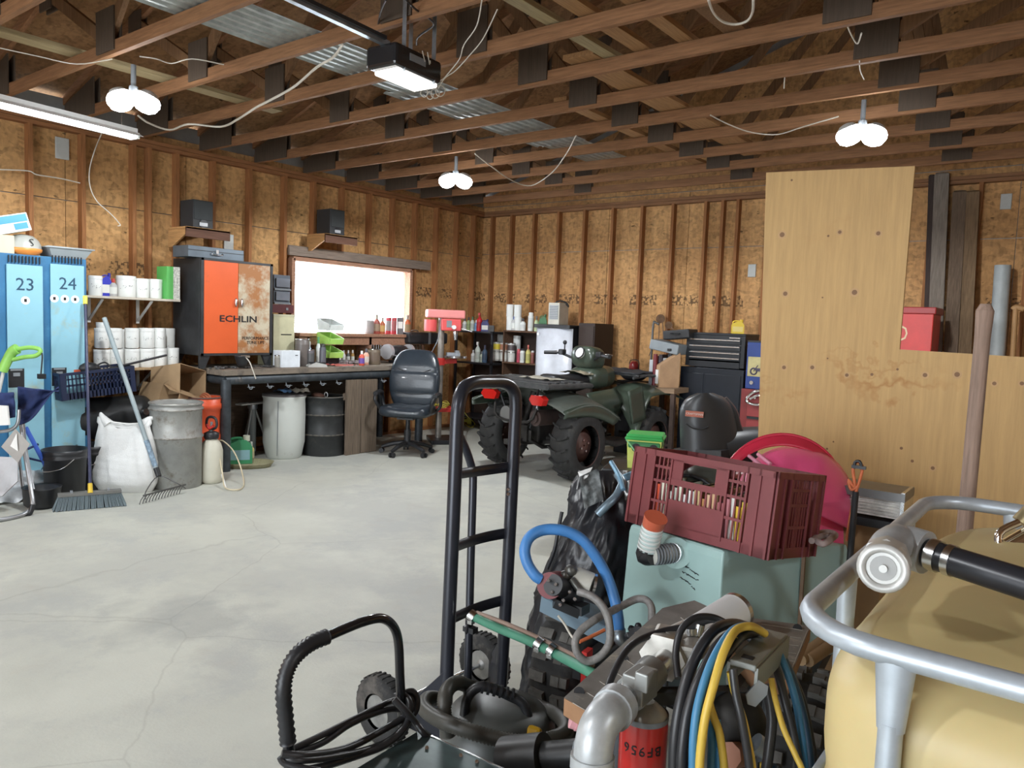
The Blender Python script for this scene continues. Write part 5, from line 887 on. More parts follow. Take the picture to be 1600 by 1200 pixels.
# ------------------------------------------------- wheels shared by quad and trailer
TIRE = mat('tire_rubber',(.028,.028,.028),.75,0,.3,14,.2,40,dirt=(.075,.07,.062),damt=.38); RIM = mat('rim_brown',(.13,.12,.09),.6,.3,.3,10)
LUGM = mat('dusty_lug',(.12,.115,.105),.8,0,.35,14,.2,40)
def knobby(parent, c, r, w_, hub, side=1, n=18, lugh=.028, chev=True):
    prof = []
    for a_, rr in ((-.5,.60),(-.52,.72),(-.50,.88),(-.40,.96),(-.2,1),(.2,1),(.40,.96),(.50,.88),(.52,.72),(.5,.60)): prof.append((rr*r*.965,a_*w_))
    mb = MB(); mb.M = Matrix.Rotation(rad(90),4,'Y'); mb.lathe(prof,40,cap=False); o = obj('tire', mb, TIRE, parent); o.location = c
    for s in (-1,1):
        lug = MB()
        q = []
        pts = [(0.01,0),(.25,.05),(.44,.13)] if chev else [(.08,0),(.25,0),(.40,.0)]
        for j in range(2):
            (a0,t0),(a1,t1) = pts[j],pts[j+1]; dr0 = 0 if a0 < .3 else -.0; z0 = r*.965+(0 if j == 0 else -.004); z1 = r*.965*(1 if a1 < .3 else .975)
            vs = []
            for (aa,tt,zz_) in ((a0,t0,z0),(a1,t1,z1)):
                for dt in (-.034,.034):
                    th = tt+dt*(.8 if chev else 1.5)*.35/r*1.0
                    for h_ in (-.01,lugh): vs.append(Vector((s*aa*w_, math.sin(th)*(zz_+h_), math.cos(th)*(zz_+h_))))
            lug.add(vs,[(0,1,3,2),(4,6,7,5),(1,5,7,3),(0,4,5,1),(2,3,7,6)])
        l0 = obj('lug', lug, TIRE if chev else LUGM, o)
        for i in range(n):
            l = l0 if i == 0 else l0.copy()
            if i: C.objects.link(l); l.parent = o
            l.rotation_euler = (2*PI*i/n,0,0)
    mb = MB(); mb.M = Matrix.Rotation(rad(90),4,'Y'); mb.lathe([(r*.60,-.46*w_),(r*.56,-.3*w_),(r*.50,-.1*w_),(r*.50,.15*w_),(r*.25,side*.22*w_),(r*.22,side*.30*w_),(.01,side*.30*w_)] if side > 0 else [(r*.60,.46*w_),(r*.56,.3*w_),(r*.50,.1*w_),(r*.50,-.15*w_),(r*.25,-.22*w_),(r*.22,-.30*w_),(.01,-.30*w_)],28,cap=False); h = obj('rim', mb, hub, parent); h.location = c
    mb = MB(); mb.M = Matrix.Rotation(rad(90),4,'Y'); mb.tube([(r*.60*math.cos(a),r*.60*math.sin(a),side*.47*w_) for a in [i*PI/12 for i in range(24)]],.008,6,1,True); o2 = obj('bead', mb, hub, parent); o2.location = c
    for i in range(4): a_ = i*PI/2+.4; o3 = obj('lug_nut', MB().cyl((side*.22*w_,r*.17*math.cos(a_),r*.17*math.sin(a_)),(side*.36*w_,r*.17*math.cos(a_),r*.17*math.sin(a_)),.012,n=6), STEEL, parent); o3.location = c
# ------------------------------------------------- quad bike
GRN = mat('quad_green',(.055,.075,.055),.32,0,.15,5,coat=.3); GRND = mat('quad_green_dull',(.14,.16,.14),.5,0,.2,6); MECH = mat('mech_dark',(.03,.028,.026),.6,.3,.5,12); RACKM = mat('rack_black',(.06,.063,.065),.45,0,.4,18)
t = thing('quad_bike','dark green four-wheel quad bike with racks seen from behind','quad bike',(-4.88,6.90,0),-10); t.scale = (1.09,.93,1.09)
for s in (-1,1): knobby(t,(s*.53,0,.355),.345,.27,RIM,s)
for s in (-1,1): knobby(t,(s*.50,1.38,.335),.325,.22,RIM,s,16)
def shell(fn,name,m,nu=14,nv=8,th=.012): return obj(name, MB().grid(fn,nu,nv), m, t, solid=th)
for s in (-1,1):
    shell(lambda u,v: Vector((s*(.26+.42*v), -.42+.95*u, .80+.07*math.sin(PI*u)-.10*v*v-.12*(u**3)*1-.02*(1-u))),'rear_fender',GRND)
    shell(lambda u,v: Vector((s*(.66+.02*math.sin(PI*v)), -.42+.95*u*(1-.12*v), .71+.06*math.sin(PI*u)-.12*v*(.6+.4*math.sin(PI*u))-.10*(u**3))),'fender_lip',GRN,14,4)
    shell(lambda u,v: Vector((s*(.24+.38*v), .92+.95*u, .84+.07*math.sin(PI*u)-.10*v*v-.40*max(0,.25-u)/.25*v)),'front_fender',GRN)
    shell(lambda u,v: Vector((s*(.64), .70+.26*u+.10*v, .86-.05*u-.34*v+.10*u)),'fender_flare',GRN,8,6,.02)
    shell(lambda u,v: Vector((s*(.30+.10*math.sin(PI*v)), .40+.55*u, .82-.36*v+.04*u)),'side_panel',GRN,8,6)
    obj('footwell', MB().box((s*.42,.70,.33),(.26,.50,.04)), BLACK, t, bev=.01); obj('foot_guard', MB().tube([(s*.56,.42,.36),(s*.60,.60,.33),(s*.58,.95,.36)],.028,8,4), MECH, t)
    lm = mat('tail_lamp_red',(.60,.02,.015),.15,0,.05,coat=.6); mb = MB(); mb.prism([(-.11,.0),(-.08,.045),(.06,.05),(.11,.02),(.08,-.045),(-.06,-.05)],.07,T(.37 if s > 0 else -.33,-.47,.785,-s*6)); obj('tail_lamp', mb, lm, t, bev=.01)
    obj('shock', MB().cyl((s*.28,.02,.42),(s*.20,.10,.80),.035), MECH, t); obj('suspension_arm', MB().cyl((s*.08,-.06,.32),(s*.42,-.04,.36),.022).cyl((s*.08,.14,.32),(s*.42,.04,.36),.022), MECH, t)
    obj('front_arm', MB().cyl((s*.1,1.34,.34),(s*.4,1.38,.34),.022), MECH, t)
obj('rear_rack', MB().prism([(-.56,-.0),(.56,-.0),(.58,.025),(.56,.05),(-.56,.05),(-.58,.025)],.72,T(0,-.20,.90)), RACKM, t, bev=.012)
for i in range(5): obj('rack_rib', MB().box((0,-.46+i*.13,.957),(1.0,.05,.014)), RACKM, t)
obj('rack_support', MB().tube([(-.30,-.40,.90),(-.22,-.36,.68),(-.12,-.30,.48)],.014,8,3).tube([(.30,-.40,.90),(.22,-.36,.68),(.12,-.30,.48)],.014,8,3), BLACK, t)
for y_ in (1.15,1.30,1.45,1.60,1.75): obj('front_rack_bar', MB().tube([(-.44,y_,.985),(-.40,y_,1.0),(.40,y_,1.0),(.44,y_,.985)],.014,7,2), RACKM, t)
for s in (-1,1): obj('front_rack_bar', MB().tube([(s*.44,1.08,.975),(s*.45,1.4,1.0),(s*.43,1.80,.96)],.017,7,3), RACKM, t)
obj('rack_net', MB().grid(lambda u,v: Vector(((u-.5)*.84,1.12+.66*v,1.02+.035*noise.noise(Vector((u*5,v*5,8))))),16,12), mat('dark_cover',(.045,.048,.055),.8,0,.4,18), t, solid=.012)
obj('seat', MB().grid(pad(.34,.72,.17,lambda p: Vector((p.x*(1-.15*(p.y>0)*p.y/.36),p.y,p.z+.05*(p.y/.36)**2))),28,12), BLACK, t); LAST[0].location = (0,.42,.90)
obj('fuel_tank_cover', MB().grid(pad(.42,.56,.24,lambda p: Vector((p.x*(1-.25*(p.y>.0)),p.y,p.z+.04*p.y))),28,12), GRN, t); LAST[0].location = (0,.92,.96)
obj('torn_cover', MB().grid(lambda u,v: Vector(((u-.5)*.36,.50+.24*v,1.00+.03*math.sin(PI*u)+.012*noise.noise(Vector((u*9,v*9,0))))),14,8), mat('torn_camo',(.32,.28,.20),.7,0,.9,14), t)
obj('cargo_sheet', MB().grid(lambda u,v: Vector((-.10+(u)*.45,-.28+.30*v,.972+.025*max(0,noise.noise(Vector((u*5,v*5,4)))))),14,8), mat('grey_tan_sheet',(.35,.33,.27),.7,0,.5,10), t)
obj('steering_column', MB().cyl((0,.88,.90),(0,.74,1.16),.03), BLACK, t)
obj('handlebar', MB().tube([(-.44,.58,1.20),(-.30,.64,1.205),(-.12,.72,1.15),(.12,.72,1.15),(.30,.64,1.205),(.44,.58,1.20)],.014,8,5), BLACKM, t)
for s in (-1,1): obj('grip', MB().cyl((s*.33,.63,1.205),(s*.47,.565,1.20),.020), BLACK, t); obj('brake_lever', MB().tube([(s*.26,.68,1.21),(s*.33,.72,1.22),(s*.42,.68,1.215)],.008,6,3), STEEL, t); obj('switch_pod', MB().box((s*.27,.655,1.215),(.07,.07,.06)), BLACK, t, bev=.01)
obj('mirror_mount', MB().cyl((-.24,.66,1.22),(-.24,.66,1.30),.008).ball((-.24,.66,1.32),.025,10), BLACK, t)
obj('headlight_pod', MB().grid(pad(.34,.30,.24,lambda p: Vector((p.x,p.y,p.z-.1*p.y))),26,14), GRN, t); LAST[0].location = (0,.80,1.17)
obj('gauge', MB().cyl((0,.66,1.215),(0,.635,1.225),.060,n=24), PAPER, t); obj('gauge_ring', MB().tube([(.062*math.cos(a),.632-.0+.0*math.sin(a)+.02*math.sin(a),1.225+.058*math.sin(a)) for a in [i*PI/8 for i in range(16)]],.008,6,1,True), BLACK, t)
obj('engine', MB().box((0,.70,.46),(.34,.62,.36)).box((0,.1,.40),(.22,.5,.20)).cyl((-.18,.72,.42),(.18,.72,.42),.14), MECH, t, bev=.02); obj('differential', MB().ball((0,0,.36),.10,14).cyl((-.40,0,.355),(.40,0,.355),.028), MECH, t)
obj('skid_frame', MB().tube([(-.14,-.32,.46),(-.14,-.12,.28),(-.14,1.5,.27)],.02,7,2).tube([(.14,-.32,.46),(.14,-.12,.28),(.14,1.5,.27)],.02,7,2), MECH, t)
obj('muffler', MB().cyl((.27,-.40,.60),(.27,.10,.60),.078,n=20).cyl((.27,-.43,.60),(.27,-.40,.60),.05), mat('muffler_rust',(.075,.05,.045),.7,.3,.3), t); obj('tool_canister', MB().cyl((-.10,-.46,.60),(-.10,-.34,.60),.085,n=20), mat('dull_grey',(.16,.16,.155),.5), t)
obj('hitch', MB().box((0,-.42,.34),(.08,.24,.05)).box((0,-.30,.42),(.20,.06,.16)), MECH, t); obj('rear_bumper', MB().tube([(-.30,-.42,.70),(-.22,-.46,.56),(.22,-.46,.56),(.30,-.42,.70)],.015,7,3), MECH, t)
# ------------------------------------------------- right part of the back wall
TB = mat('steel_table',(.07,.045,.035),.6,.2,.3)
cx0 = P(1030,605,y=8.35).x; t = thing('welding_table','narrow brown steel table holding manuals left of the tool chest','table',(cx0+.09,8.40,0),0); tz = P(1030,605,y=8.2).z
obj('top', MB().box((0,0,tz-.03),(.42,.52,.06)), wood('table_top',(.28,.19,.12),0), t, bev=.004)
for sx in (-1,1):
    for sy in (-1,1): obj('leg', MB().box((sx*.18,sy*.22,(tz-.06)/2),(.05,.05,tz-.06)), TB, t)
obj('stretcher', MB().box((0,-.22,.28),(.36,.03,.03)), TB, t)
a_x = cx0
t = thing('red_pole','dark red steel pole standing at the front of the brown table','pole',(P(1022,600,y=8.22).x,8.22,tz),0); obj('tube', MB().cyl((0,0,.0),(0,0,P(1022,553,y=8.22).z-tz),.025), mat('dark_red',(.16,.02,.025),.4), t); obj('foot', MB().box((0,0,.01),(.14,.14,.02)), TB, t)
q0 = P(1044,618,y=8.35); k = ppm(q0); t = thing('magazine_holder','cardboard magazine holder with slanted top on the brown table','holder',(q0.x,8.30,tz),-20); hh = 54/k; ww = 24/k
mb = MB(); mb.prism([(-.13,0),(.13,0),(.13,hh),(-.13,hh*.62)],ww*.55,T(0,0,0,75)); obj('carton', mb, mat('holder_tan',(.52,.33,.19),.75), t); obj('label', MB().box((-ww*.20,-.135,hh*.30),(ww*.25,.003,hh*.4)), PAPER, t)
for i,(dx,cc,hh2,lb) in enumerate(((.10,(.03,.03,.035),.40,'black manual standing behind the magazine holder'),(.04,(.45,.45,.45),.34,'pale grey manual left of the black manuals'),(-.02,(.06,.05,.06),.38,'dark thin manual on the brown table'),(-.08,(.20,.03,.035),.36,'dark red manual on the brown table'),(-.14,(.5,.52,.55),.31,'pale booklet at the left of the manuals'))):
    t = thing('manual',lb,'book',(a_x+dx,8.50,tz),0); obj('cover', MB().box((0,0,hh2/2),(.045,.24,hh2)), pm(cc), t, bev=.002); obj('pages', MB().box((0,.0,hh2/2+.002),(.035,.235,hh2-.008)), PAPER, t); 
q0 = P(1042,555,y=8.42); t = thing('grey_case','grey tool case lying tilted across the manuals','case',(q0.x,8.46,tz+.415),0); mb = MB(); mb.M = T(0,0,.06,0,0,9); mb.box((0,0,0),(.38,.28,.12)); obj('body', mb, mat('case_grey',(.24,.27,.29),.5), t, bev=.012); obj('latch', MB().box((.08,-.145,.03),(.05,.012,.03)), BLACK, t)
q0 = P(1056,537,y=8.425); t = thing('black_case','black case stacked above the grey tool case','case',(q0.x,8.54,tz+.56),0); mb = MB(); mb.M = T(0,0,.07,0,0,-6); mb.box((0,0,0),(.34,.26,.11)); obj('body', mb, BLACK, t, bev=.015); obj('handle', MB().tube([(-.05,-.13,.08),(-.05,-.17,.08),(.05,-.17,.08),(.05,-.13,.08)],.008,6,1), BLACK, t)
# rolling tool chest
YT = 8.55; x0, x1 = P(1071,560,y=YT).x, P(1163,560,y=YT).x; zt_, zm = P(1115,522,y=YT).z, P(1115,574,y=YT).z; cw = x1-x0
CH = mat('chest_black',(.016,.019,.024),.38,.1,.15); t = thing('tool_chest','black top tool chest with four silver drawer pulls on a tall cabinet','tool chest',((x0+x1)/2,YT,0),0)
obj('top_box', MB().box((0,.22,(zt_+zm)/2),(cw,.44,zt_-zm-.01)), CH, t, bev=.006); obj('lid', MB().box((0,.22,zt_),(cw+.01,.45,.03)), CH, t, bev=.008)
for i,py in enumerate((531,541,551,559)):
    z = P(1115,py,y=YT).z; d_ = obj('drawer', MB().box((0,-.006,z-.015),(cw*.86,.016,.060)), CH, t, bev=.002); obj('drawer_pull', MB().box((0,-.020,z),(cw*.85,.018,.013)), STEEL, d_)
obj('bottom_drawer', MB().box((0,-.006,P(1115,568,y=YT).z),(cw*.86,.016,.09)), CH, t, bev=.002); obj('badge', MB().box((cw*.33,-.008,P(1115,527,y=YT).z),(.13,.004,.014)), STEEL, t)
CH2 = mat('cabinet_navy',(.010,.014,.022),.35,.1,.2); obj('lower_case', MB().box((-.02,.22,zm/2),(cw+.06,.46,zm-.02)), CH2, t, bev=.006)
obj('lower_door', MB().box((cw*.17,-.014,zm*.5),(cw*.60,.012,zm-.16)), CH2, t, bev=.004); obj('lower_door', MB().box((-cw*.34,-.014,zm*.5),(cw*.36,.012,zm-.16)), CH2, t, bev=.004)
q0 = P(1152,520,y=8.7); item('jug','jug','bright yellow plastic jug on top of the black tool chest','jug',1152,499,521,19,zt_+.015,y=8.7,col=(.72,.52,.04),cap=(.7,.5,.04),lab=(.75,.6,.2),rz=25)
# blue display box and red drawers
YB2 = 8.45; x0, x1 = P(1166,570,y=YB2).x, P(1215,570,y=YB2).x; t = thing('blue_tool_box','blue metal tool box with a motorcycle picture right of the chest','tool box',((x0+x1)/2,YB2,0),0); zt2, zb2 = P(1180,535,y=YB2).z, P(1180,608,y=YB2).z; bw2 = x1-x0
BLU = mat('royal_blue',(.02,.05,.22),.4); obj('case', MB().box((0,.2,(zt2+zb2)/2),(bw2,.4,zt2-zb2)), BLU, t, bev=.006); obj('top_lid', MB().box((0,.2,zt2+.01),(bw2,.4,.02)), BLACK, t)
obj('picture', MB().box((.01,-.003,zb2+(zt2-zb2)*.48),(bw2*.94,.005,(zt2-zb2)*.42)), mat('picture_sky',(.48,.42,.20),.5,0,.25,6), t)
mb = MB(); zc_ = zb2+(zt2-zb2)*.38
for sx in (-1,1): mb.tube([(sx*.085+.035*math.cos(a),-.010,zc_+.035*math.sin(a)) for a in [i*PI/8 for i in range(16)]],.009,5,1,True)
mb.box((0,-.010,zc_+.02),(.12,.008,.035)).beam((-.085,-.01,zc_),(-.04,-.01,zc_+.07),.01,.008); obj('motorcycle_print', mb, mat('print_dark',(.06,.05,.09),.5), t); obj('knob', MB().cyl((-.10,-.02,zb2+.07),(-.10,0,zb2+.07),.022), STEEL, t)
t2 = thing('drawer_cabinet','dark red drawer cabinet beneath the blue tool box','cabinet',((x0+x1)/2-.01,YB2,0),0); obj('case', MB().box((0,.2,(zb2-.004)/2),(bw2+.05,.42,zb2-.006)), mat('dark_red_paint',(.22,.03,.03),.4), t2, bev=.005)
for i in range(3): obj('drawer', MB().box((.03,-.016,zb2-.20-.27*i),(bw2*.84,.016,.22)), mat('drawer_red',(.30,.045,.045),.4), t2, bev=.004); obj('gap', MB().box((.03,-.012,zb2-.325-.27*i),(bw2*.84,.008,.03)), BLACK, t2)
t = thing('chrome_guard','shiny chrome guard plate hanging on the red drawers','guard',P(1183,622,y=8.38),0); mb = MB(); mb.tube([(-.12,0,-.03),(-.05,0,.06),(.10,0,.10),(.12,0,.03),(.06,0,-.06),(-.06,0,-.07)],.018,8,4,True); mb.tube([(-.08,0,-.02),(.0,0,.03),(.10,0,.02)],.014,8,3); obj('plate', mb, CHROME, t); obj('bolt', MB().cyl((-.02,-.02,-.0),(-.02,.035,0),.012), STEEL, t)
# tackle hanging on the stud, hook pole
t = thing('rope_tackle','rusty pulley tackle with ropes hanging on a back wall stud','tackle',P(1037,505,y=9.36),0); q0 = P(1037,505,y=9.36); RST2 = mat('rusty_iron',(.16,.09,.05),.8,.2,.4,14)
obj('pulley', MB().cyl(P(1032,498,y=9.34),P(1032,498,y=9.28),.06).cyl(P(1045,508,y=9.34),P(1045,508,y=9.28),.05), RST2, t, world=True)
mb = MB()
for a_,b_ in (((1030,500),(1027,545)),((1035,502),(1036,548)),((1041,510),(1041,540)),((1050,512),(1052,520))): mb.tube([P(*a_,y=9.30),P((a_[0]+b_[0])/2+1,(a_[1]+b_[1])/2,y=9.29),P(*b_,y=9.32)],.007,5,3)
obj('rope', mb, mat('rope_brown',(.22,.13,.08),.9), t, world=True)
t = thing('hook_pole','slim dark steel rod with bent top by the brown table','rod',(P(1018,560,y=8.75).x,8.75,0),0); obj('rod', MB().tube([P(1016,600,y=8.75),P(1018,550,y=8.75),P(1021,506,y=8.75),P(1024,504,y=8.75),P(1030,507,y=8.75)],.014,7,3).cyl((P(1016,600,y=8.75).x,8.75,0),P(1016,600,y=8.75),.014), mat('slim_steel',(.12,.12,.12),.4,.6), t, world=True); obj('cable', MB().tube([P(1022,507,y=8.75),P(1019,540,y=8.77),P(1014,556,y=8.77)],.004,5,3), BLACK, t, world=True)
t = thing('red_lantern','dark red lantern on a black case behind the quad bike','lantern',(P(990,590,y=8.9).x,8.9,0),0); zl_ = P(990,580,y=8.9).z
obj('stand', MB().box((0,0,(zl_-.12)/2),(.34,.3,zl_-.12)), BLACK, t, bev=.01); obj('case', MB().ball((0,0,zl_-.06),.12,14,(1.5,1,.6)), BLACK, t); obj('lantern', MB().lathe([(.05,zl_),(.07,zl_+.03),(.06,zl_+.10),(.03,zl_+.13)],18), mat('lantern_red',(.22,.02,.02),.3), t); obj('bail', MB().tube([(-.07,0,zl_+.03),(-.06,0,zl_+.14),(.06,0,zl_+.14),(.07,0,zl_+.03)],.006,5,3), BLACK, t)
# red box behind the plywood, leaning timbers
q0 = P(1430,545,y=8.6); t = thing('red_tool_box','bright red tool box with a white letter behind the plywood sheet','tool box',(q0.x-.25,8.7,0),0); rz_ = P(1430,481,y=8.6).z
obj('case', MB().box((0,0,rz_/2),(.82,.42,rz_)), RED, t, bev=.008); obj('lid', MB().box((0,0,rz_-.03),(.86,.45,.07)), mat('lid_dark_red',(.30,.02,.02),.35), t, bev=.01); text('letter','O',.22,mat('cream_ink',(.70,.55,.35),.5),t,T(P(1408,522,y=8.48).x-(q0.x-.25),-.212,P(1408,522,y=8.48).z), squash=.7)
def lean(name,label,cat,px0,py0,px1,y0,y1,w_,m,rr=None,cap=None):
    top = P(px0,py0,y=y1); bot = Vector((P(px1,545,y=y0).x,y0,0.0)); t = thing(name,label,cat,bot,0)
    if rr: obj('pipe', MB().cyl(bot,top,rr), m, t, world=True)
    else: obj('board', MB().beam(bot+Vector((0,0,.01)),top,w_,.04,(0,1,0)), m, t, world=True, bev=.003)
    obj('end_cap', MB().cyl(top,top+Vector((0,0,.01)),(rr or w_*.45)), m, t, world=True)
GB = wood('grey_board',(.20,.17,.14),2)
lean('leaning_board','dark narrow board leaning on the back wall right of the plywood','board',1457,275,1459,9.2,9.36,.07,wood('dark_lean',(.05,.035,.03),2))
lean('leaning_board','grey weathered board leaning on the back wall','board',1472,272,1470,9.15,9.34,.14,GB)
lean('leaning_board','brown plank leaning right of the grey board','board',1500,300,1492,9.1,9.34,.13,wood('brown_lean',(.13,.09,.06),2)); lean('leaning_board','shorter brown plank behind the wooden handle','board',1520,300,1515,9.15,9.34,.13,wood('brown_lean2',(.17,.11,.06),2))
lean('grey_pipe','pale grey plastic pipe standing by the back wall','pipe',1567,416,1562,9.0,9.3,.1,mat('pipe_pale',(.38,.42,.43),.5),.075)
lean('wooden_stick','thin wooden stick with bent top at the right edge','stick',1587,482,1590,8.9,9.2,.1,mat('stick_wood',(.42,.24,.10),.6),.025); o_ = obj('crook', MB().tube([P(1583,484,y=9.2),P(1588,480,y=9.2),P(1600,483,y=9.2)],.03,7,3), mat('stick_wood',(1,1,1)), bpy.data.objects['wooden_stick'], world=True)
# junction boxes on the walls
for px,py,kw,l in ((97,232,dict(x=-7.98),'pale metal box fixed high on the left wall above the lockers'),(357,380,dict(x=-7.98),'small pale box on the left wall right of the left speaker'),(1175,423,dict(y=9.48),'small white box on the back wall left of the plywood'),(1572,315,dict(y=9.48),'small pale box on the back wall at the far right')):
    q0 = P(px,py,**kw); tag(obj('junction_box', MB().box(q0,(.02,.12,.20) if 'x' in kw else (.10,.02,.16)), mat('box_pale',(.5,.52,.5),.5), bev=.004), l, 'junction box')
# ------------------------------------------------- plywood sheet with a notch
PLY = wood('plywood',(.52,.335,.145),2,.10,4,.6); 
def water_lines(m):
    """tide lines left by old water damage: thin brown contours in two height bands of the sheet"""
    N = m.node_tree.nodes; L = m.node_tree.links; b = N['Principled BSDF']; src = b.inputs['Base Color'].links[0].from_socket
    geo = N.new('ShaderNodeNewGeometry'); n = N.new('ShaderNodeTexNoise'); n.inputs['Scale'].default_value = 2.1; n.inputs['Detail'].default_value = 5; n.inputs['Roughness'].default_value = .65; L.new(geo.outputs['Position'], n.inputs[0])
    s = N.new('ShaderNodeSeparateXYZ'); L.new(geo.outputs['Position'], s.inputs[0])
    d = N.new('ShaderNodeMath'); d.operation = 'MULTIPLY_ADD'; L.new(n.outputs[0], d.inputs[0]); d.inputs[1].default_value = 1.1; L.new(s.outputs[2], d.inputs[2])     # height + waviness
    for z0, wd, amt in ((1.93,.045,.75),(2.02,.02,.4),(2.62,.05,.18)):
        e = N.new('ShaderNodeMath'); e.operation = 'SUBTRACT'; L.new(d.outputs[0], e.inputs[0]); e.inputs[1].default_value = z0
        a = N.new('ShaderNodeMath'); a.operation = 'ABSOLUTE'; L.new(e.outputs[0], a.inputs[0])
        r = N.new('ShaderNodeMapRange'); r.inputs['From Min'].default_value = 0; r.inputs['From Max'].default_value = wd; r.inputs['To Min'].default_value = amt; r.inputs['To Max'].default_value = 0; L.new(a.outputs[0], r.inputs[0])
        n2 = N.new('ShaderNodeTexNoise'); n2.inputs['Scale'].default_value = 3.3; L.new(geo.outputs['Position'], n2.inputs[0]); r2 = N.new('ShaderNodeMapRange'); r2.inputs['From Min'].default_value = .42; r2.inputs['From Max'].default_value = .6; L.new(n2.outputs[0], r2.inputs[0])
        mu = N.new('ShaderNodeMath'); mu.operation = 'MULTIPLY'; L.new(r.outputs[0], mu.inputs[0]); L.new(r2.outputs[0], mu.inputs[1])
        x = N.new('ShaderNodeMixRGB'); L.new(mu.outputs[0], x.inputs[0]); L.new(src, x.inputs[1]); x.inputs[2].default_value = (.38,.18,.055,1); src = x.outputs[0]
    L.new(src, b.inputs['Base Color'])
water_lines(PLY); YP = 4.05
def pp(px,py): q = P(px,py,y=YP); return (q.x,q.z)
A0 = pp(1198,270); A1 = pp(1430,260); A2 = pp(1406,546); A3 = pp(1600,555); A4x = 1.1
t = thing('plywood_sheet','tall L-shaped yellow plywood sheet standing behind the pink sled','plywood',(0,YP,0),0)
ol = [A0,(pp(1190,690)[0]+.02,0.0),(A4x,0.0),(A4x,A3[1]-.03),A2,A1]; ol = [(x,z) for x,z in ol]
mb = MB(); mb.prism([(x,z) for x,z in ol],.018); obj('sheet', mb, PLY, t)
KN = mat('knot_brown',(.20,.10,.04),.6); KR = mat('knot_ring',(.50,.31,.14),.6)
for px,py,r in ((1223,367,9),(1295,369,4),(1313,363,6),(1373,365,7),(1228,459,8),(1336,457,9),(1286,465,3),(1324,586,6),(1363,585,5),(1403,577,4),(1446,586,7),(1496,585,8),(1554,599,6),(1597,599,6),(1226,574,7),(1270,574,7),(1293,701,4),(1409,700,5),(1426,720,5),(1458,731,6),(1238,282,4),(1303,690,3),(1240,700,5),(1294,560,3)):
    x,z = pp(px,py); rr = r/600; n_ = obj('knot', MB().cyl((x,-.0092,z),(x,-.0105,z),rr*.85,n=14), KN, t)
    if r > 5: obj('knot_ring', MB().cyl((x,-.0091,z),(x,-.0098,z),rr*1.5,n=16), KR, t)
# ------------------------------------------------- mower with black seat, bucket
SB = mat('seat_black',(.035,.038,.042),.38,0,.08); SD = 5.4
q0 = P(1105,700,d=SD); t = thing('ride_on_mower','red ride-on mower with high black seat facing right','mower',(q0.x,q0.y,0),0)
def S(px,py,dd=0): return P(px,py,d=SD+dd)
def seatback(u,v):
    # outline of the back shell, v from bottom to top, u around
    z0, z1 = 725, 614; py = z0+(z1-z0)*v; w_ = max(0,(v-.55)/.45); hl = (42+6*(1-v))*max(.05,(1-.97*w_**3.2))**.42; cx_ = 1102+10*(1-v)
    a_ = 2*PI*u; c_, s_ = math.cos(a_), math.sin(a_); c_ = math.copysign(abs(c_)**.6,c_)
    return S(cx_+hl*c_, py, .10*s_+.05*(c_**2))
mb = MB().grid(seatback,36,22); mb.add([seatback(i/20,1) for i in range(20)],[tuple(range(20))]); obj('backrest', mb, SB, t, world=True)
obj('seat_pan', MB().tube([S(1118,705,.05),S(1150,700,.12),S(1185,698,.2),S(1215,700,.3)],.15,12,4), SB, t, world=True); obj('side_bolster', MB().tube([S(1128,626,.06),S(1143,645,.06),S(1150,670,.08),S(1162,686,.1),S(1190,690,.2)],.045,8,4), SB, t, world=True)
bdg = mat('badge_pink',(.62,.22,.16),.5); ctr = S(1085,647,-.118); ang = math.degrees(math.atan2(_row[0].y,_row[0].x))
obj('badge_plate', MB().box((0,0,0),(.125,.006,.040)), bdg, t); LAST[0].location = (ctr.x-q0.x,ctr.y-q0.y,ctr.z); LAST[0].rotation_euler = (0,rad(3),rad(ang))
text('badge_text','CRAFTSMAN',.021,PAPER,t,T(ctr.x-q0.x-_row[2].x*.004,ctr.y-q0.y-_row[2].y*.004,ctr.z,ang)@T(0,0,0,0,0,3),ext=.0006)
obj('moulded_curve', MB().tube([S(1072,662,-.115),S(1082,669,-.118),S(1095,671,-.118),S(1107,667,-.115)],.005,6,4), SB, t, world=True)
RM = mat('mower_red',(.20,.045,.035),.35,0,.1,coat=.3)
obj('fender_deck', MB().grid(lambda u,v: S(1042+160*u,716-12*math.sin(PI*min(1,u*2.2))-6*v,-.30+.75*v)+Vector((0,0,-.03-.10*(1-v)**3)),24,8), RM, t, world=True, solid=.02)
for s in (-.28,.30): obj('wheel', MB().cyl(S(1060,760,s-.09),S(1060,760,s+.09),.20,n=28), TIRE, t, world=True); obj('front_wheel', MB().cyl(S(1330,760,s*.8-.05),S(1330,760,s*.8+.05),.15,n=24), TIRE, t, world=True)
for o_ in [c for c in t.children if c.name.startswith(('wheel','front_wheel'))]:
    zs_ = [v.co.z for v in o_.data.vertices]; mn = min(zs_); 
    for v in o_.data.vertices: v.co.z -= mn
obj('chassis', MB().beam(S(1030,760,0)*1,S(1300,760,.1),.40,.18), MECH, t, world=True); obj('hood', MB().beam(S(1230,735,.1),S(1330,735,.15),.42,.30), RM, t, world=True, bev=.04); obj('steering_wheel', MB().tube([S(1225,705,.12)+Vector((.16*math.cos(a),.16*math.sin(a),.03*math.sin(a))) for a in [i*PI/8 for i in range(16)]],.014,7,1,True).cyl(S(1225,705,.12),S(1228,740,.12),.02), BLACK, t, world=True)
obj('pedestal', MB().beam(S(1105,735,.05),S(1105,700,.05),.35,.35,(0,1,0)), BLACK, t, world=True)
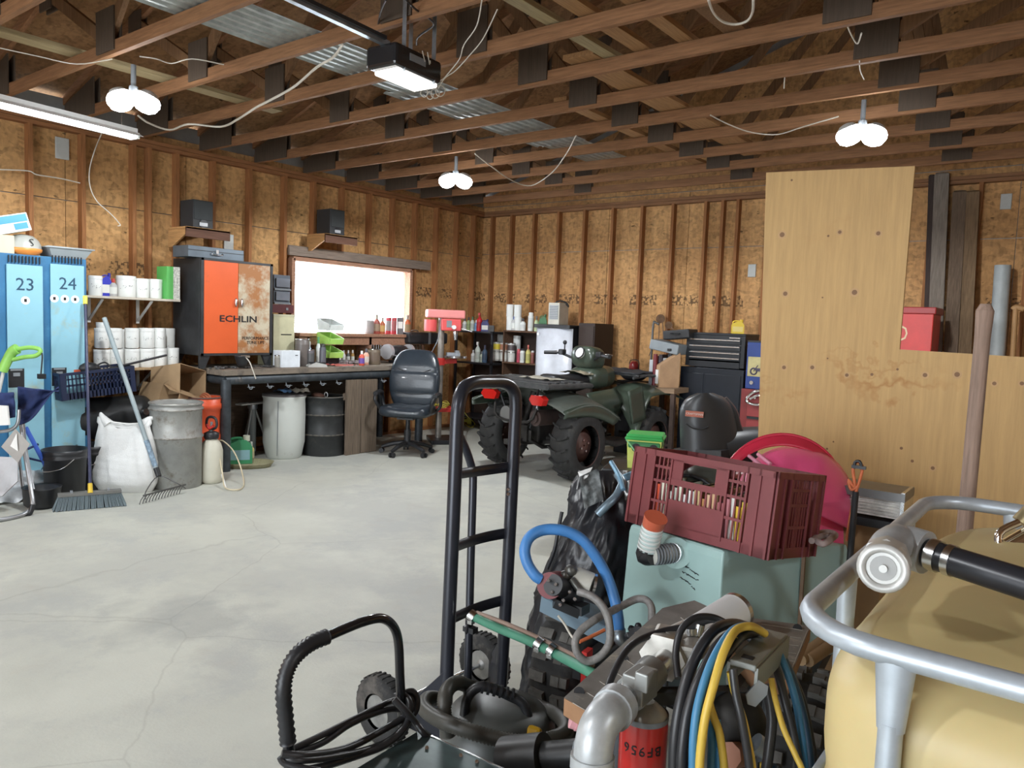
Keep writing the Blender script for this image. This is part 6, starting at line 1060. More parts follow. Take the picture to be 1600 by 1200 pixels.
# green pail
GD_ = 5.6; q0 = P(1002,730,d=GD_); k = ppm(q0); zb = q0.z; w_ = 68/k; hh = 56/k
tb_ = thing('plastic_bin','dark grey storage bin on the floor under the green pail','bin',(q0.x,q0.y+.05,0),20); obj('bin', MB().box((0,0,(zb-.03)/2),(.52,.44,zb-.03)), mat('bin_dark',(.035,.036,.036),.5,0,.3), tb_, bev=.02); obj('lid', MB().box((0,0,zb-.0145),(.55,.47,.03)), BLACK, tb_, bev=.008)
t = thing('green_pail','square green and yellow plastic pail with bright green lid','pail',(q0.x,q0.y+.05,zb),22); PG = mat('pail_green',(.05,.42,.10),.35); PY = mat('pail_yellow',(.55,.62,.12),.45,0,.15,12)
a_ = w_*.39
obj('pail', MB().prism([(-a_*.9,0),(a_*.9,0),(a_,hh*.80),(-a_,hh*.80)],a_*1.9), PY, t, bev=.02); obj('green_band', MB().box((0,0,hh*.66),(a_*2.03,a_*1.96,hh*.26)), mat('band_green',(.03,.22,.06),.4), t, bev=.02)
obj('lid', MB().box((0,0,hh*.83),(a_*2.25,a_*2.15,hh*.09)).box((0,0,hh*.90),(a_*2.1,a_*2.0,hh*.10)), PG, t, bev=.015); obj('bail', MB().tube([(-a_*1.05,-a_*.9,hh*.78),(-a_*.5,-a_*1.10,hh*.5),(-a_*.3,-a_*1.12,hh*.2)],.006,6,3), mat('bail_green',(.25,.6,.3),.4), t)
for sx in (-.45,.55): obj('round_emblem', MB().cyl((sx*a_,-a_*.99,hh*.58),(sx*a_,-a_*1.01,hh*.58),.032,n=20), INK, t); obj('emblem_centre', MB().cyl((sx*a_+.008,-a_*1.01,hh*.565),(sx*a_+.008,-a_*1.02,hh*.565),.014,n=12), PAPER, t)
# ------------------------------------------------- trailer with teal tank
DK = mat('trailer_black',(.03,.03,.032),.55,.3,.3)
t = thing('small_trailer','small black trailer with knobby tires under the teal tank','trailer',(-1.08,2.68,0),6)
for s in (-1,1): knobby(t,(s*.50 if s < 0 else .40,-.06 if s < 0 else -.26,.285),.275,.20,GREYP,s,22,.022,False)
obj('axle', MB().cyl((-.48,-.06,.285),(.38,-.26,.285),.022), DK, t); obj('deck', MB().box((0,.05,.40),(.74,.84,.03)), DK, t); 
for s in (-1,1): obj('side_rail', MB().box((s*.36,.05,.41),(.03,.86,.06)), DK, t)
obj('spring_mount', MB().box((-.30,-.06,.34),(.05,.3,.08)).box((.30,-.06,.34),(.05,.3,.08)), DK, t); obj('drawbar', MB().box((0,.52,.38),(.06,.2,.05)), DK, t); obj('red_bracket', MB().box((-.33,-.36,.36),(.02,.05,.26)), RED, t)
TEAL = mat('teal_plastic',(.32,.47,.45),.42,0,.06,3,dirt=(.22,.33,.27),dscale=2.2,damt=.33)
TK = [P(983,818,z=.90),P(1130,862,z=.90),P(1326,850,z=.845),Vector((-1.12,3.02,.845))]; TC = sum(TK,Vector())/4
t = thing('teal_tank','teal plastic fuel tank under the maroon crate','tank',(TC.x,TC.y,.418),0)
mb = MB(); ring = []
for z_, g_ in ((.418,1.05),(.60,1.03),(.87,1.0),(.895,.985),(.90,.96)): ring += [Vector((TC.x+(p.x-TC.x)*g_,TC.y+(p.y-TC.y)*g_,.418+(z_-.418)*(p.z-.418)/.482)) for p in TK]
mb.add(ring,[(i*4+k_,i*4+(k_+1)%4,(i+1)*4+(k_+1)%4,(i+1)*4+k_) for i in range(4) for k_ in range(4)]+[(3,2,1,0),(16,17,18,19)]); tank = obj('body', mb, TEAL, t, world=True, bev=.022)
sp = TK[1].lerp(TK[2],.60); so = (TK[2]-TK[1]).normalized().cross(Vector((0,0,1)))*.012; obj('strap_seam', MB().beam(sp+so+Vector((0,0,-.47)),sp+so*.8+Vector((0,0,-.002)),.012,.012,(1,0,0)), mat('rust_streak',(.16,.10,.06),.8), t, world=True)
fd = (TK[1]-TK[0]).normalized(); fn = fd.cross(Vector((0,0,1))).normalized()
if fn.y > 0: fn = -fn
def onf(px,py,off=.0):     # point on the tank's front plane
    r_ = P(px,py,d=1)-Vector((0,0,CAM_H)); n_ = fn; p0 = TK[0]+fn*(off+.006); tt = (p0-Vector((0,0,CAM_H))).dot(n_)/r_.dot(n_); return Vector((0,0,CAM_H))+r_*tt
inkm = MB(); rng = random.Random(8)
for row,(ax,ay,bx_,by_) in enumerate(((1070,884,1092,900),(1066,893,1092,908),(1062,901,1080,913),(1080,917,1086,921))):
    nn = 9 if row < 3 else 3
    for i in range(nn):
        u = i/nn; p_ = onf(ax+(bx_-ax)*u, ay+(by_-ay)*u+rng.uniform(-1.2,1.2)); q_ = onf(ax+(bx_-ax)*(u+.8/nn), ay+(by_-ay)*(u+.8/nn)+rng.uniform(-1.6,1.6)); inkm.beam(p_,q_,.0024,.002)
obj('handwriting', inkm, INK, t, world=True, kind='stuff')
# filler neck
c1 = onf(1052,864,.02); c2 = onf(1020,868,.10); c3 = onf(1008,868,.10); c4 = onf(1020,822,.11); c5 = onf(1023,812,.11)
t = thing('filler_hose','ribbed white filler elbow with orange cap on the teal tank','hose',c2,0)
obj('flange', MB().cyl(onf(1056,864,.0),onf(1056,864,.02),.055,n=24), TEAL, t, world=True); obj('corrugated_neck', MB().tube([c1,c1.lerp(c2,.5),c2],.032,14,7,False,.22), mat('hose_white',(.62,.62,.56),.5), t, world=True); obj('clamp', MB().cyl(onf(1054,864,.01),onf(1050,864,.03),.036), STEEL, t, world=True)
obj('elbow', MB().tube([c2,c3,onf(1012,858,.10)],.034,14,5), BLACK, t, world=True); obj('riser', MB().tube([onf(1012,858,.10),onf(1016,840,.105),c4],.035,14,6,False,.18), mat('hose_teal',(.50,.62,.60),.45), t, world=True); obj('cap', MB().cyl(c4,onf(1025,808,.115),.038,.042,20), mat('cap_orange',(.55,.12,.06),.45), t, world=True)
RW = mat('rib_white',(.74,.76,.74),.4)
r0_ = onf(1012,858,.10)
for i in range(6): f = (i+.5)/6; a_ = r0_.lerp(c4,f); obj('rib', MB().cyl(a_,a_+(c4-r0_)*.07,.039,n=24), RW, t, world=True)
for i in range(7): f = (i+.3)/7; a_ = c1.lerp(c2,f); obj('rib', MB().cyl(a_,a_+(c2-c1)*.06,.036,n=24), GREYP, t, world=True)
# maroon crate with books
MAR = mat('maroon_plastic',(.175,.034,.038),.42,0,.15,6); a = P(978,815,z=.902); b = P(1196,876,z=.902); ca = math.degrees(math.atan2(b.y-a.y,b.x-a.x)); L_ = (b-a).length; W_ = .34
dv = (b-a).normalized(); nv = Vector((-dv.y,dv.x,0)); cc_ = (a+b)/2+nv*W_/2
t = thing('maroon_crate','maroon vented plastic crate of books on the teal tank','crate',(cc_.x,cc_.y,.902),ca); H_ = P(1000,697,d=depth(a)).z-.902; H_ = min(H_,.30)
def wallpart(nm, ln, H, th, M_):
    """ribbed crate wall with real slots, in local x (length) and z"""
    def bb(x0,x1,z0,z1,t_=th): mb = MB(); mb.M = M_; return mb.box(((x0+x1)/2,0,(z0+z1)/2),(x1-x0,t_,z1-z0))
    h = ln/2; o = obj(nm, bb(-h,h,0,.035), MAR, t)
    def sub(n_,*a): obj(n_, bb(*a), MAR, o)
    sub('top_rim',-h,h,H-.022,H,th*3); 
    for s in (-1,1):
        x0,x1 = sorted((s*h,s*(h-.10*ln/.58*.9)))
        sub('corner_panel',x0,x1,0,H); sub('corner_rib',*sorted((s*h,s*(h-.008))),0,H,th*3); sub('corner_rib',*sorted((s*(h-.05),s*(h-.058))),0,H,th*3); sub('corner_rib',*sorted((s*(h-.095),s*(h-.103))),0,H,th*3)
        xs0 = h-.10; xs1 = h-.175
        for k_ in range(5):
            xx = s*(xs0-(xs0-xs1)*k_/4); sub('slat',xx-.003,xx+.003,.035,H-.02)
        for z_ in (H*.36,H*.62,H*.80): sub('cross_bar',*sorted((s*xs0,s*xs1)),z_-.005,z_+.005,th*1.5)
    m = h-.175
    if m > .05:
        sub('centre_panel',-m,m,.03,H*.42); 
        nb = int(2*m/.0185)
        for k_ in range(nb+1): xx = -m+2*m*k_/nb; sub('slat',xx-.0035,xx+.0035,H*.42,H*.62)
        sub('centre_bar',-m,m,H*.60,H*.68,th*1.6); sub('handle_post',-m,-m+.05,H*.66,H-.02); sub('handle_post',m-.05,m,H*.66,H-.02)
        sub('rib',-m-.003,-m+.005,0.02,H*.92,th*2.6); sub('rib',m-.005,m+.003,0.02,H*.92,th*2.6); sub('handle_bar',-m,m,H*.90,H-.015)
wallpart('front_wall',L_,H_,.006,T(0,-W_/2,0)); wallpart('back_wall',L_,H_,.006,T(0,W_/2,0)); wallpart('side_wall',W_,H_,.006,T(L_/2,0,0,90)); wallpart('side_wall',W_,H_,.006,T(-L_/2,0,0,90)); obj('base', MB().box((0,0,.006),(L_,W_,.012)), MAR, t)
t.rotation_euler = (rad(-8),0,rad(ca)); crate_t = t; t.location.z = .902-.026+.004
cols = ((.6,.08,.03),(.66,.64,.52),(.62,.62,.56),(.4,.42,.36),(.60,.62,.50),(.7,.7,.68),(.72,.72,.70),(.5,.36,.18),(.44,.22,.08),(.6,.4,.25),(.55,.35,.2),(.4,.12,.14),(.45,.18,.2),(.62,.6,.56),(.75,.5,.05),(.78,.6,.05))
nm_ = ('red','cream','pale','olive grey','pale green','white','bright white','brown','dark tan','tan','light brown','dark maroon','rose','off-white','amber','yellow')
xx = -L_/2+.115
for i,(c_,n_) in enumerate(zip(cols,nm_)):
    hh2 = .155+.02*math.sin(i*2.1); wv = .024; p_ = cc_+dv*(xx+wv/2)-nv*(W_/2-.10)
    tk = thing('book',n_+' spined book standing in the maroon crate','book',(p_.x,p_.y,.915),ca,'books in the maroon crate'); obj('cover', MB().box((0,0,hh2/2),(wv-.002,.15,hh2)), pm(c_), tk); obj('pages', MB().box((0,.004,hh2/2+.001),(wv-.007,.146,hh2-.002)), PAPER, tk); xx += wv
p_ = cc_+dv*(-.10)+nv*(.06); t = thing('black_mask','black plastic goggles case resting in the maroon crate','case',(p_.x,p_.y,.915),ca); obj('shell', MB().ball((0,0,.11),.11,18,(1.1,.9,1)), mat('case_olive',(.07,.075,.065),.35), t); obj('rim', MB().tube([(.12*math.cos(a),-.09,.11+.075*math.sin(a)) for a in [i*PI/8 for i in range(16)]],.008,6,1,True), BLACK, t)
# ------------------------------------------------- pink sled
SLED = mat('pink_plastic',(.90,.12,.30),.32,0,.06,4); SRED = mat('sled_red',(.62,.03,.07),.35,0,.05); SD2 = 3.35
t = thing('pink_sled','bright pink plastic sled shell leaning behind the maroon crate','sled',P(1240,850,d=SD2),0)
def X3(px,py,dd=0): return P(px,py,d=SD2+dd)
def hull(u,v):
    a_ = PI*(1.10-1.22*u); rx_ = 100; ry_ = 92*(1+.25*(u>.5)*(u-.5)); r_ = v
    px = 1236+(rx_-12)*math.cos(a_)*r_+(12*u if u > .6 else 0); py = 790-ry_*math.sin(a_)*r_
    rib_ = .010*math.sin(26*u)*(1-r_)*r_*4*(1 if .2 < u < .9 else 0)
    return X3(px, py, -.22*(math.sqrt(max(0,1-r_**2)))+rib_+.02)
obj('hull', MB().grid(hull,60,22), SLED, t, world=True, solid=.006)
obj('lower_skirt', MB().grid(lambda u,v: X3(1133+(1326-1133)*u+8*v*(u-.5), 776+78*v+14*u*(1-v), .02-.20*math.sin(PI*u)*(1-.3*v)),24,8), SLED, t, world=True, solid=.006)
obj('rim', MB().grid(lambda u,v: X3(1222+(92+8*v)*math.cos(PI*(1.0-.85*u)), 780-(84+17*v)*math.sin(PI*(1.0-.85*u)), -.03+.05*v),40,4), SRED, t, world=True, solid=.006); obj('rim_bead', MB().tube([X3(1222+100*math.cos(PI*(1.0-.85*u)), 780-101*math.sin(PI*(1.0-.85*u)), .02) for u in [i/24 for i in range(25)]],.008,6,2), SRED, t, world=True)
for dx in (0,14): obj('grip_slot', MB().tube([X3(1170+dx,712-dx*.2,-.10),X3(1190+dx,728-dx*.2,-.17)],.008,6,1), mat('slot_pink',(.85,.35,.5),.3), t, world=True)
t = thing('support_box','rough brown wooden crate supporting the pink sled','box',(-.98,3.83,0),0); obj('side', MB().box((0,0,.40),(.60,.28,.80)), mat('crate_brown',(.20,.12,.065),.8,0,.25,5), t, bev=.004)
for z_ in (.14,.40,.66): obj('slat', MB().box((0,-.148,z_),(.60,.014,.20)), wood('crate_slat',(.24,.15,.08),0), t, bev=.002)
# aluminium step, box, strap
YS = 3.55; x0, x1 = P(1285,760,y=YS).x, P(1418,775,y=YS).x; zt3 = P(1350,755,y=YS).z; zb3 = P(1350,802,y=YS).z
t = thing('aluminium_box','battered aluminium channel box standing behind the pink sled','box',((x0+x1)/2,YS,0),0); ALB = mat('battered_alu',(.58,.57,.54),.35,.1,.35,20)
mb = MB(); mb.box((0,0,(zt3+zb3)/2-.01),(x1-x0,.16,zt3-zb3-.05)); obj('channel', mb, ALB, t); obj('top_flange', MB().box((0,-.01,zt3-.02),(x1-x0+.02,.20,.035)), mat('alu_dark',(.20,.20,.20),.4,.7), t)
for i in range(5): obj('rib', MB().box((0,-.084,zb3+.02+(zt3-zb3-.08)*i/4),(x1-x0-.02,.008,.008)), ALB, t)
obj('end_cap', MB().box(((x1-x0)/2,0,(zt3+zb3)/2),(.014,.20,zt3-zb3)), STEEL, t); obj('lower_band', MB().box((0,-.01,zb3-.015),(x1-x0,.18,.035)), BLACK, t); obj('base_box', MB().box((-.02,.02,(zb3-.04)/2),(x1-x0-.10,.14,zb3-.04)), mat('base_brown',(.30,.19,.09),.7), t)
YO = 3.05; OR = mat('orange_strap',(.62,.16,.06),.5); t = thing('orange_strap','orange strap with black hook hanging on a dark rod by the sled','strap',(P(1322,840,y=YO).x,YO,0),0)
obj('strap', MB().tube([P(1323,845,y=YO),P(1330,800,y=YO),P(1337,770,y=YO),P(1345,745,y=YO),P(1347,728,y=YO),P(1338,722,y=YO),P(1333,735,y=YO),P(1336,762,y=YO),P(1326,750,y=YO),P(1330,765,y=YO),P(1340,760,y=YO)],.006,6,4), OR, t, world=True)
obj('hook', MB().tube([P(1335,732,y=YO-.02),P(1336,722,y=YO-.02),P(1343,721,y=YO-.02),P(1346,728,y=YO-.02)],.006,6,3).box(P(1342,730,y=YO-.02),(.05,.01,.012)), BLACK, t, world=True); obj('rod', MB().cyl(P(1337,768,y=YO),Vector((P(1326,850,y=YO).x,YO,0.0)),.012), DK, t, world=True)
cable('rope_coil','dirty white rope bundled on the teal tank behind the crate','rope',[P(px,py,z=.925) for px,py in ((1268,845),(1285,838),(1300,840),(1285,850),(1272,838),(1290,832),(1305,836),(1290,848))],.012,mat('dirty_rope',(.36,.28,.26),.8),7,5)
# ------------------------------------------------- intermediate bulk tank on the right
TOTE = mat('tote_plastic',(.54,.43,.21),.42,0,.07,2.5,dirt=(.50,.35,.14),dscale=7,damt=.28,spec=.4); MATS['tote_plastic'].node_tree.nodes['Principled BSDF'].inputs['Subsurface Weight'].default_value = .12
TX0, TX1, TY0, TY1, TZ = -.345, .70, 1.175, 2.42, 1.20
t = thing('liquid_tote','yellowed bulk liquid tote in a galvanised tube cage at the right','tote',((TX0+TX1)/2,(TY0+TY1)/2,0),0); cx_, cy_ = (TX0+TX1)/2, (TY0+TY1)/2; hx_, hy_ = (TX1-TX0)/2, (TY1-TY0)/2
def tot(u,v):
    a_ = 2*PI*u; c_, s_ = math.cos(a_), math.sin(a_); e_ = .28
    sx_, sy_ = math.copysign(abs(c_)**e_,c_), math.copysign(abs(s_)**e_,s_)
    if v < .06: z_ = .16; g = v/.06*.93
    elif v > .66:
        w2 = (v-.66)/.34; g = math.cos(w2*PI/2)**.55 if w2 < 1 else 0; z_ = 1.04+.170*math.sin(w2*PI/2)**.8
        g = max(g,0.0)
    else: w2 = (v-.06)/.60; z_ = .16+.88*w2; g = .93+.07*min(1,w2*6); g -= .012*abs(math.sin(w2*PI*4))**8
    return Vector((sx_*(hx_-.012)*g, sy_*(hy_-.012)*g, z_+.012*noise.noise(Vector((sx_*g*2,sy_*g*2,1)))*(v > .66)))
obj('bottle', MB().grid(tot,96,64), TOTE, t)
obj('filler_cap', MB().cyl((.12,.0,1.175),(.12,.0,1.215),.085,n=28), BLACK, t)
CG = mat('cage_steel',(.46,.51,.56),.40,.45,.18,8)
def rrect(z,g=0,r_=.13,n_=6):
    pts = []
    for qx,qy,a0 in ((1,1,0),(-1,1,90),(-1,-1,180),(1,-1,270)):
        for i in range(n_+1): aa = rad(a0+90*i/n_); pts.append((qx*(hx_+g-r_)+r_*math.cos(aa), qy*(hy_+g-r_)+r_*math.sin(aa), z))
    return pts
obj('top_rail', MB().tube(rrect(TZ),.0185,14,1,True), CG, t); 
for z_ in (.20,.42,.64,.86): obj('ring_rail', MB().tube(rrect(z_),.011,8,1,True), CG, t)
vx = [(-hx_+.150,-hy_),(hx_-.3,-hy_),(-hx_+.20,hy_),(0,hy_),(hx_-.2,hy_)]+[(s_*hx_,P(q_[0],q_[1],x=TX0).y-cy_) for q_ in ((1324,919),(1420,804)) for s_ in (-1,1)]
for x_,y_ in vx:
    o_ = obj('upright', MB().cyl((x_,y_,.15),(x_,y_,1.10),.017,n=12), CG, t); wx = abs(abs(y_)-hy_) < .01
    obj('flared_joint', MB().grid(lambda u,v: Vector((x_+(math.cos(2*PI*u)*(.019+.009*v) if wx else math.cos(2*PI*u)*.016), y_+(math.sin(2*PI*u)*.016 if wx else math.sin(2*PI*u)*(.019+.009*v)), 1.09+.105*v)),16,4), CG, o_)
for sx in (-1,0,1): obj('pallet_runner', MB().box((sx*(hx_-.06),0,.05),(.12,2*hy_,.10)), GREYP, t)
obj('pallet_deck', MB().box((0,0,.125),(2*hx_,2*hy_,.05)), GREYP, t, bev=.01)
# black pipe with galvanised elbow lying over the tote
PZ = 1.285; pa = P(1442,862,z=PZ); pb = P(1640,925,z=PZ-.01); t = thing('black_pipe','thick black suction pipe with galvanised elbow lying across the tote','pipe',pa,0)
dvp = (pb-pa).normalized(); pr = .0245
obj('pipe', MB().cyl(pa,pa+dvp*.75,pr,n=24), BLACKM, t, world=True); obj('hose_clamp', MB().cyl(pa+dvp*.012,pa+dvp*.028,pr+.003,n=24).cyl(pa+dvp*.040,pa+dvp*.052,pr+.002,n=24), STEEL, t, world=True)
e1 = pa-dvp*.035; cpl = P(1386,868,d=depth(pa)-.02); cpe = P(1380,888,d=depth(pa)-.14)
GEL = mat('elbow_galv',(.42,.44,.45),.38,.3,.22,14)
obj('elbow', MB().tube([pa+dvp*.0,e1,P(1400,848,d=depth(pa)+.01),P(1388,858,d=depth(pa)-.02),cpl.lerp(cpe,.25)],.032,16,5), GEL, t, world=True); obj('elbow_collar', MB().cyl(pa-dvp*.03,pa+dvp*.006,.037,n=20), GEL, t, world=True)
CPM = mat('coupling_alu',(.52,.52,.50),.4,.3,.1,12); dd_ = (cpe-cpl).normalized(); obj('coupling_nut', MB().cyl(cpl.lerp(cpe,.22),cpl.lerp(cpe,.60),.038,n=8), CPM, t, world=True); obj('coupling', MB().cyl(cpl.lerp(cpe,.55),cpe,.036,.036,28), CPM, t, world=True); obj('coupling_lip', MB().tube([cpe+dd_*.0+ (dd_.cross(Vector((0,0,1))).normalized()*math.cos(a)+dd_.cross(dd_.cross(Vector((0,0,1)))).normalized()*math.sin(a))*.031 for a in [i*PI/12 for i in range(24)]],.007,8,1,True), CPM, t, world=True); obj('plug', MB().cyl(cpe-dd_*.01,cpe+dd_*.001,.019,n=20), mat('plug_grey',(.30,.30,.29),.4,.2), t, world=True); obj('plug_pin', MB().cyl(cpe,cpe+dd_*.006,.006), CPM, t, world=True)
t = thing('steel_coupler','shiny steel cam coupler on the tote at the right edge','coupler',P(1592,850,z=1.19),0); mb = MB(); q0 = P(1600,835,d=1.75)
obj('barrel', MB().cyl(q0+Vector((-.02,-.02,-.04)),q0+Vector((.06,.03,.03)),.032,n=20), CHROME, t, world=True); obj('cam_arm', MB().tube([q0+Vector((-.01,-.02,.03)),q0+Vector((-.045,-.04,.0)),q0+Vector((-.03,-.05,-.05)),q0+Vector((.02,-.06,-.08))],.009,8,4), CHROME, t, world=True); obj('ring', MB().cyl(q0+Vector((.0,.0,.02)),q0+Vector((.02,.01,.05)),.03), mat('brassy',(.45,.38,.22),.3,.8), t, world=True)
# wooden handle behind the tote
hb_ = P(1512,775,y=2.62); ht2 = P(1540,475,y=2.62); t = thing('wooden_pole','thick worn wooden tool handle standing behind the tote','handle',(hb_.x,hb_.y,0),0); HW = wood('worn_handle',(.26,.18,.14),2,.3,6); dv2 = (ht2-hb_).normalized(); fl_ = hb_-dv2*(hb_.z/dv2.z)
obj('shaft', MB().cyl(fl_+dv2*.02,ht2-dv2*.10,.024,.021,20).cyl(ht2-dv2*.10,ht2-dv2*.02,.021,.024,20).cyl(ht2-dv2*.02,ht2,.024,.014,20), HW, t, world=True); obj('iron_head', MB().box(fl_+Vector((0,0,.06)),(.16,.10,.12)), mat('iron',(.08,.07,.06),.6,.6), t, world=True, bev=.01)
# ------------------------------------------------- hand truck
HT = mat('hand_truck_black',(.030,.032,.042),.30,.3,.12)
BL = P(694,1165,z=.04); BR_ = P(781,1100,z=.04); dl, dr_ = depth(BL), depth(BR_)
t = thing('hand_truck','tall black tubular hand truck standing upright in the foreground','hand truck',(BL+BR_)/2*1.0,0); t.location.z = 0
def HL(px,py,f,dd=0): return P(px,py,d=dl+(dr_-dl)*f+dd)
obj('frame', MB().tube([BL,HL(700,1000,0),HL(706,860,0),HL(711,740,0),HL(714,660,0),HL(717,630,.02),HL(724,608,.12),HL(741,598,.3),HL(765,597,.6),HL(787,598,.85),HL(801,608,.97),HL(806,630,1),HL(804,680,1),HL(799,780,1),HL(793,900,1),HL(787,1000,1),BR_],.0265,14,4), HT, t, world=True)
obj('rear_loop', MB().tube([HL(714,618,.08,.12),HL(711,650,.06,.14),HL(716,675,.1,.16),HL(729,705,.15,.18),HL(738,735,.2,.19),HL(739,760,.2,.19),HL(736,860,.2,.18),HL(733,980,.2,.16),HL(730,1085,.2,.14)],.017,12,4), HT, t, world=True)
obj('rear_loop', MB().tube([HL(722,605,.15,.10),HL(745,594,.35,.12),HL(785,596,.9,.12),HL(800,612,1,.12),HL(803,640,1,.12)],.017,12,4), HT, t, world=True)
for (ya,yb_) in ((741,729),(856,833),(969,938)):
    xa_ = 712-(ya-741)*.045; xb_ = 798-(yb_-729)*.06
    obj('cross_strap', MB().grid(lambda u,v: HL(xa_+(xb_-xa_)*u, ya+(yb_-ya)*u-3*math.sin(PI*u)*(0 if ya < 800 else 1)-8+16*v, u, .05*math.sin(PI*u)),16,1), HT, t, world=True, solid=.006)
AX = mat('hub_grey',(.30,.30,.29),.45,.5,.3,14)
w1 = P(757,1036,z=.138); w2_ = P(598,1108,z=.138); ad_ = (w1-w2_).normalized(); ad_.z = 0
for w_, s in ((w1,1),(w2_,-1)):
    Mw = Matrix.Translation(w_) @ ad_.to_track_quat('Z','Y').to_matrix().to_4x4(); mb = MB(); mb.M = Mw; mb.lathe([(.070,-.034),(.105,-.042),(.130,-.028),(.136,0),(.130,.028),(.105,.042),(.070,.034)],32,cap=False); tr = obj('tire', mb, RUBBER, t, world=True)
    mb = MB(); mb.M = Mw; mb.lathe([(.063,-.026),(.055,-.012),(.03,-.016),(.018,-.034),(.001,-.036)],24).lathe([(.063,.026),(.055,.012),(.03,.016),(.018,.034),(.001,.036)],24); obj('hub', mb, AX, t, world=True)
    mb = MB(); mb.M = Mw
    for i in range(30): a_ = 2*PI*i/30; mb.box((.134*math.cos(a_),.134*math.sin(a_),0),(.008,.010,.044),Matrix.Rotation(a_,3,'Z'))
    obj('tread', mb, RUBBER, t, world=True, kind='stuff')
obj('axle', MB().cyl(w1,w2_,.009), STEEL, t, world=True); obj('axle_plate', MB().add([BR_+Vector((0,0,.0)),BR_+Vector((0,0,.30)),w1+Vector((0,0,-.02))],[(0,1,2)]), HT, t, world=True, solid=.006); obj('axle_plate', MB().add([BL+Vector((0,0,.0)),BL+Vector((0,0,.30)),w2_+Vector((0.05,0.0,-.02))],[(0,1,2)]), HT, t, world=True, solid=.006)
tn = Vector((.55,-.35,0)).normalized(); obj('toe_plate', MB().add([BL+Vector((0,0,-.03)),BR_+Vector((0,0,-.03)),BR_+tn*.16+Vector((0,0,-.035)),BL+tn*.16+Vector((0,0,-.035))],[(0,1,2,3)]), HT, t, world=True, solid=.006)
for py in (765,772): obj('bolt', MB().cyl(HL(794,py,1,-.03),HL(794,py,1,.04),.007), STEEL, t, world=True)
# ------------------------------------------------- black covered heap behind the pump
HD = 3.25; BAG = mat('black_nylon',(.018,.019,.023),.36,0,.35,7,.5,14); t = thing('black_cover','large black nylon cover draped over a bike frame by the tank','cover',P(900,1060,z=0),0)
rows = ((735,905,985),(760,893,1000),(790,884,1010),(830,874,1010),(880,852,1010),(930,836,1000),(980,824,980),(1030,812,975),(1085,806,960),(1130,808,940))
def heap(u,v):
    f = v*(len(rows)-1); i = min(int(f),len(rows)-2); g = f-i; py, l_, r_ = [rows[i][k_]+(rows[i+1][k_]-rows[i][k_])*g for k_ in range(3)]
    a_ = 2*PI*u; cx_ = (l_+r_)/2; hw_ = (r_-l_)/2; c_, s_ = math.cos(a_), math.sin(a_)
    n1 = noise.noise(Vector((c_*1.6,s_*1.6,v*4.2))); n2 = abs(noise.noise(Vector((c_*4+v*3,s_*4,v*7))))
    rr = 1+.10*n1-.30*n2*(v > .03)
    dpt_ = -.17*s_*rr*(1+.5*v)*(.35+.65*min(1,v*5)); p = P(cx_+hw_*c_*rr, py, d=HD+.05-.22*v+dpt_)
    if p.z < .012: p.z = .012
    return p
mb = MB().grid(heap,90,64); mb.add([heap(i/20,0) for i in range(20)],[tuple(range(20))]); obj('fabric', mb, BAG, t, world=True)
obj('strap', MB().tube([P(878,800,d=3.1),P(872,830,d=3.08),P(866,860,d=3.08),P(855,888,d=3.1)],.009,4,4), BLACK, t, world=True)
BT = mat('blue_grey_tube',(.22,.30,.36),.35,.5); obj('frame_tube', MB().tube([P(934,804,d=3.0),P(950,788,d=3.0),P(963,775,d=3.02),P(972,755,d=3.05),P(965,742,d=3.1)],.017,10,4), BT, t, world=True)
obj('frame_tube', MB().tube([P(955,722,d=3.15),P(968,745,d=3.05),P(974,765,d=3.0)],.010,8,3).tube([P(968,750,d=3.2),P(985,743,d=3.2),P(1000,737,d=3.2)],.016,8,3), mat('sky_tube',(.22,.40,.55),.4,.2), t, world=True)
obj('grey_patch', MB().grid(lambda u,v: P(905+30*u+(8*v),745+50*v-14*u,d=3.02+.05*noise.noise(Vector((u*3,v*3,2)))),8,8), mat('grey_mesh',(.13,.14,.14),.6,0,.7,40), t, world=True)
obj('white_tag', MB().poly([P(903,738,d=3.05),P(926,730,d=3.07),P(918,745,d=3.02),P(908,752,d=3.02)]), PAPER, t, world=True, solid=.003)
# ------------------------------------------------- transfer pump on bracket with hoses
PD = 2.5; SBL = mat('steel_blue',(.22,.31,.38),.45,.1,.08); t = thing('transfer_pump','black fuel transfer pump with white filter on a grey-blue bracket','pump',P(890,960,d=PD),0)
obj('bracket', MB().add([P(846,932,d=PD),P(956,985,d=PD),P(958,960+30,d=PD),P(956,1012,d=PD),P(843,955,d=PD)],[(0,1,2,3,4)]).add([P(846,932,d=PD),P(956,985,d=PD),P(968,962,d=PD+.12),P(866,920,d=PD+.12)],[(0,1,2,3)]), SBL, t, world=True, solid=.006)
PB = BLACK; c_ = P(868,917,d=PD-.02); obj('pump_head', MB().cyl(P(859,915,d=PD-.06),P(872,912,d=PD+.05),.042,n=24), mat('pump_red',(.16,.02,.025),.5), t, world=True); obj('pump_body', MB().cyl(P(864,914,d=PD-.07),P(890,922,d=PD+.03),.034,n=20).ball(P(885,925,d=PD),.040,14).ball(P(900,930,d=PD+.02),.032,12), PB, t, world=True)
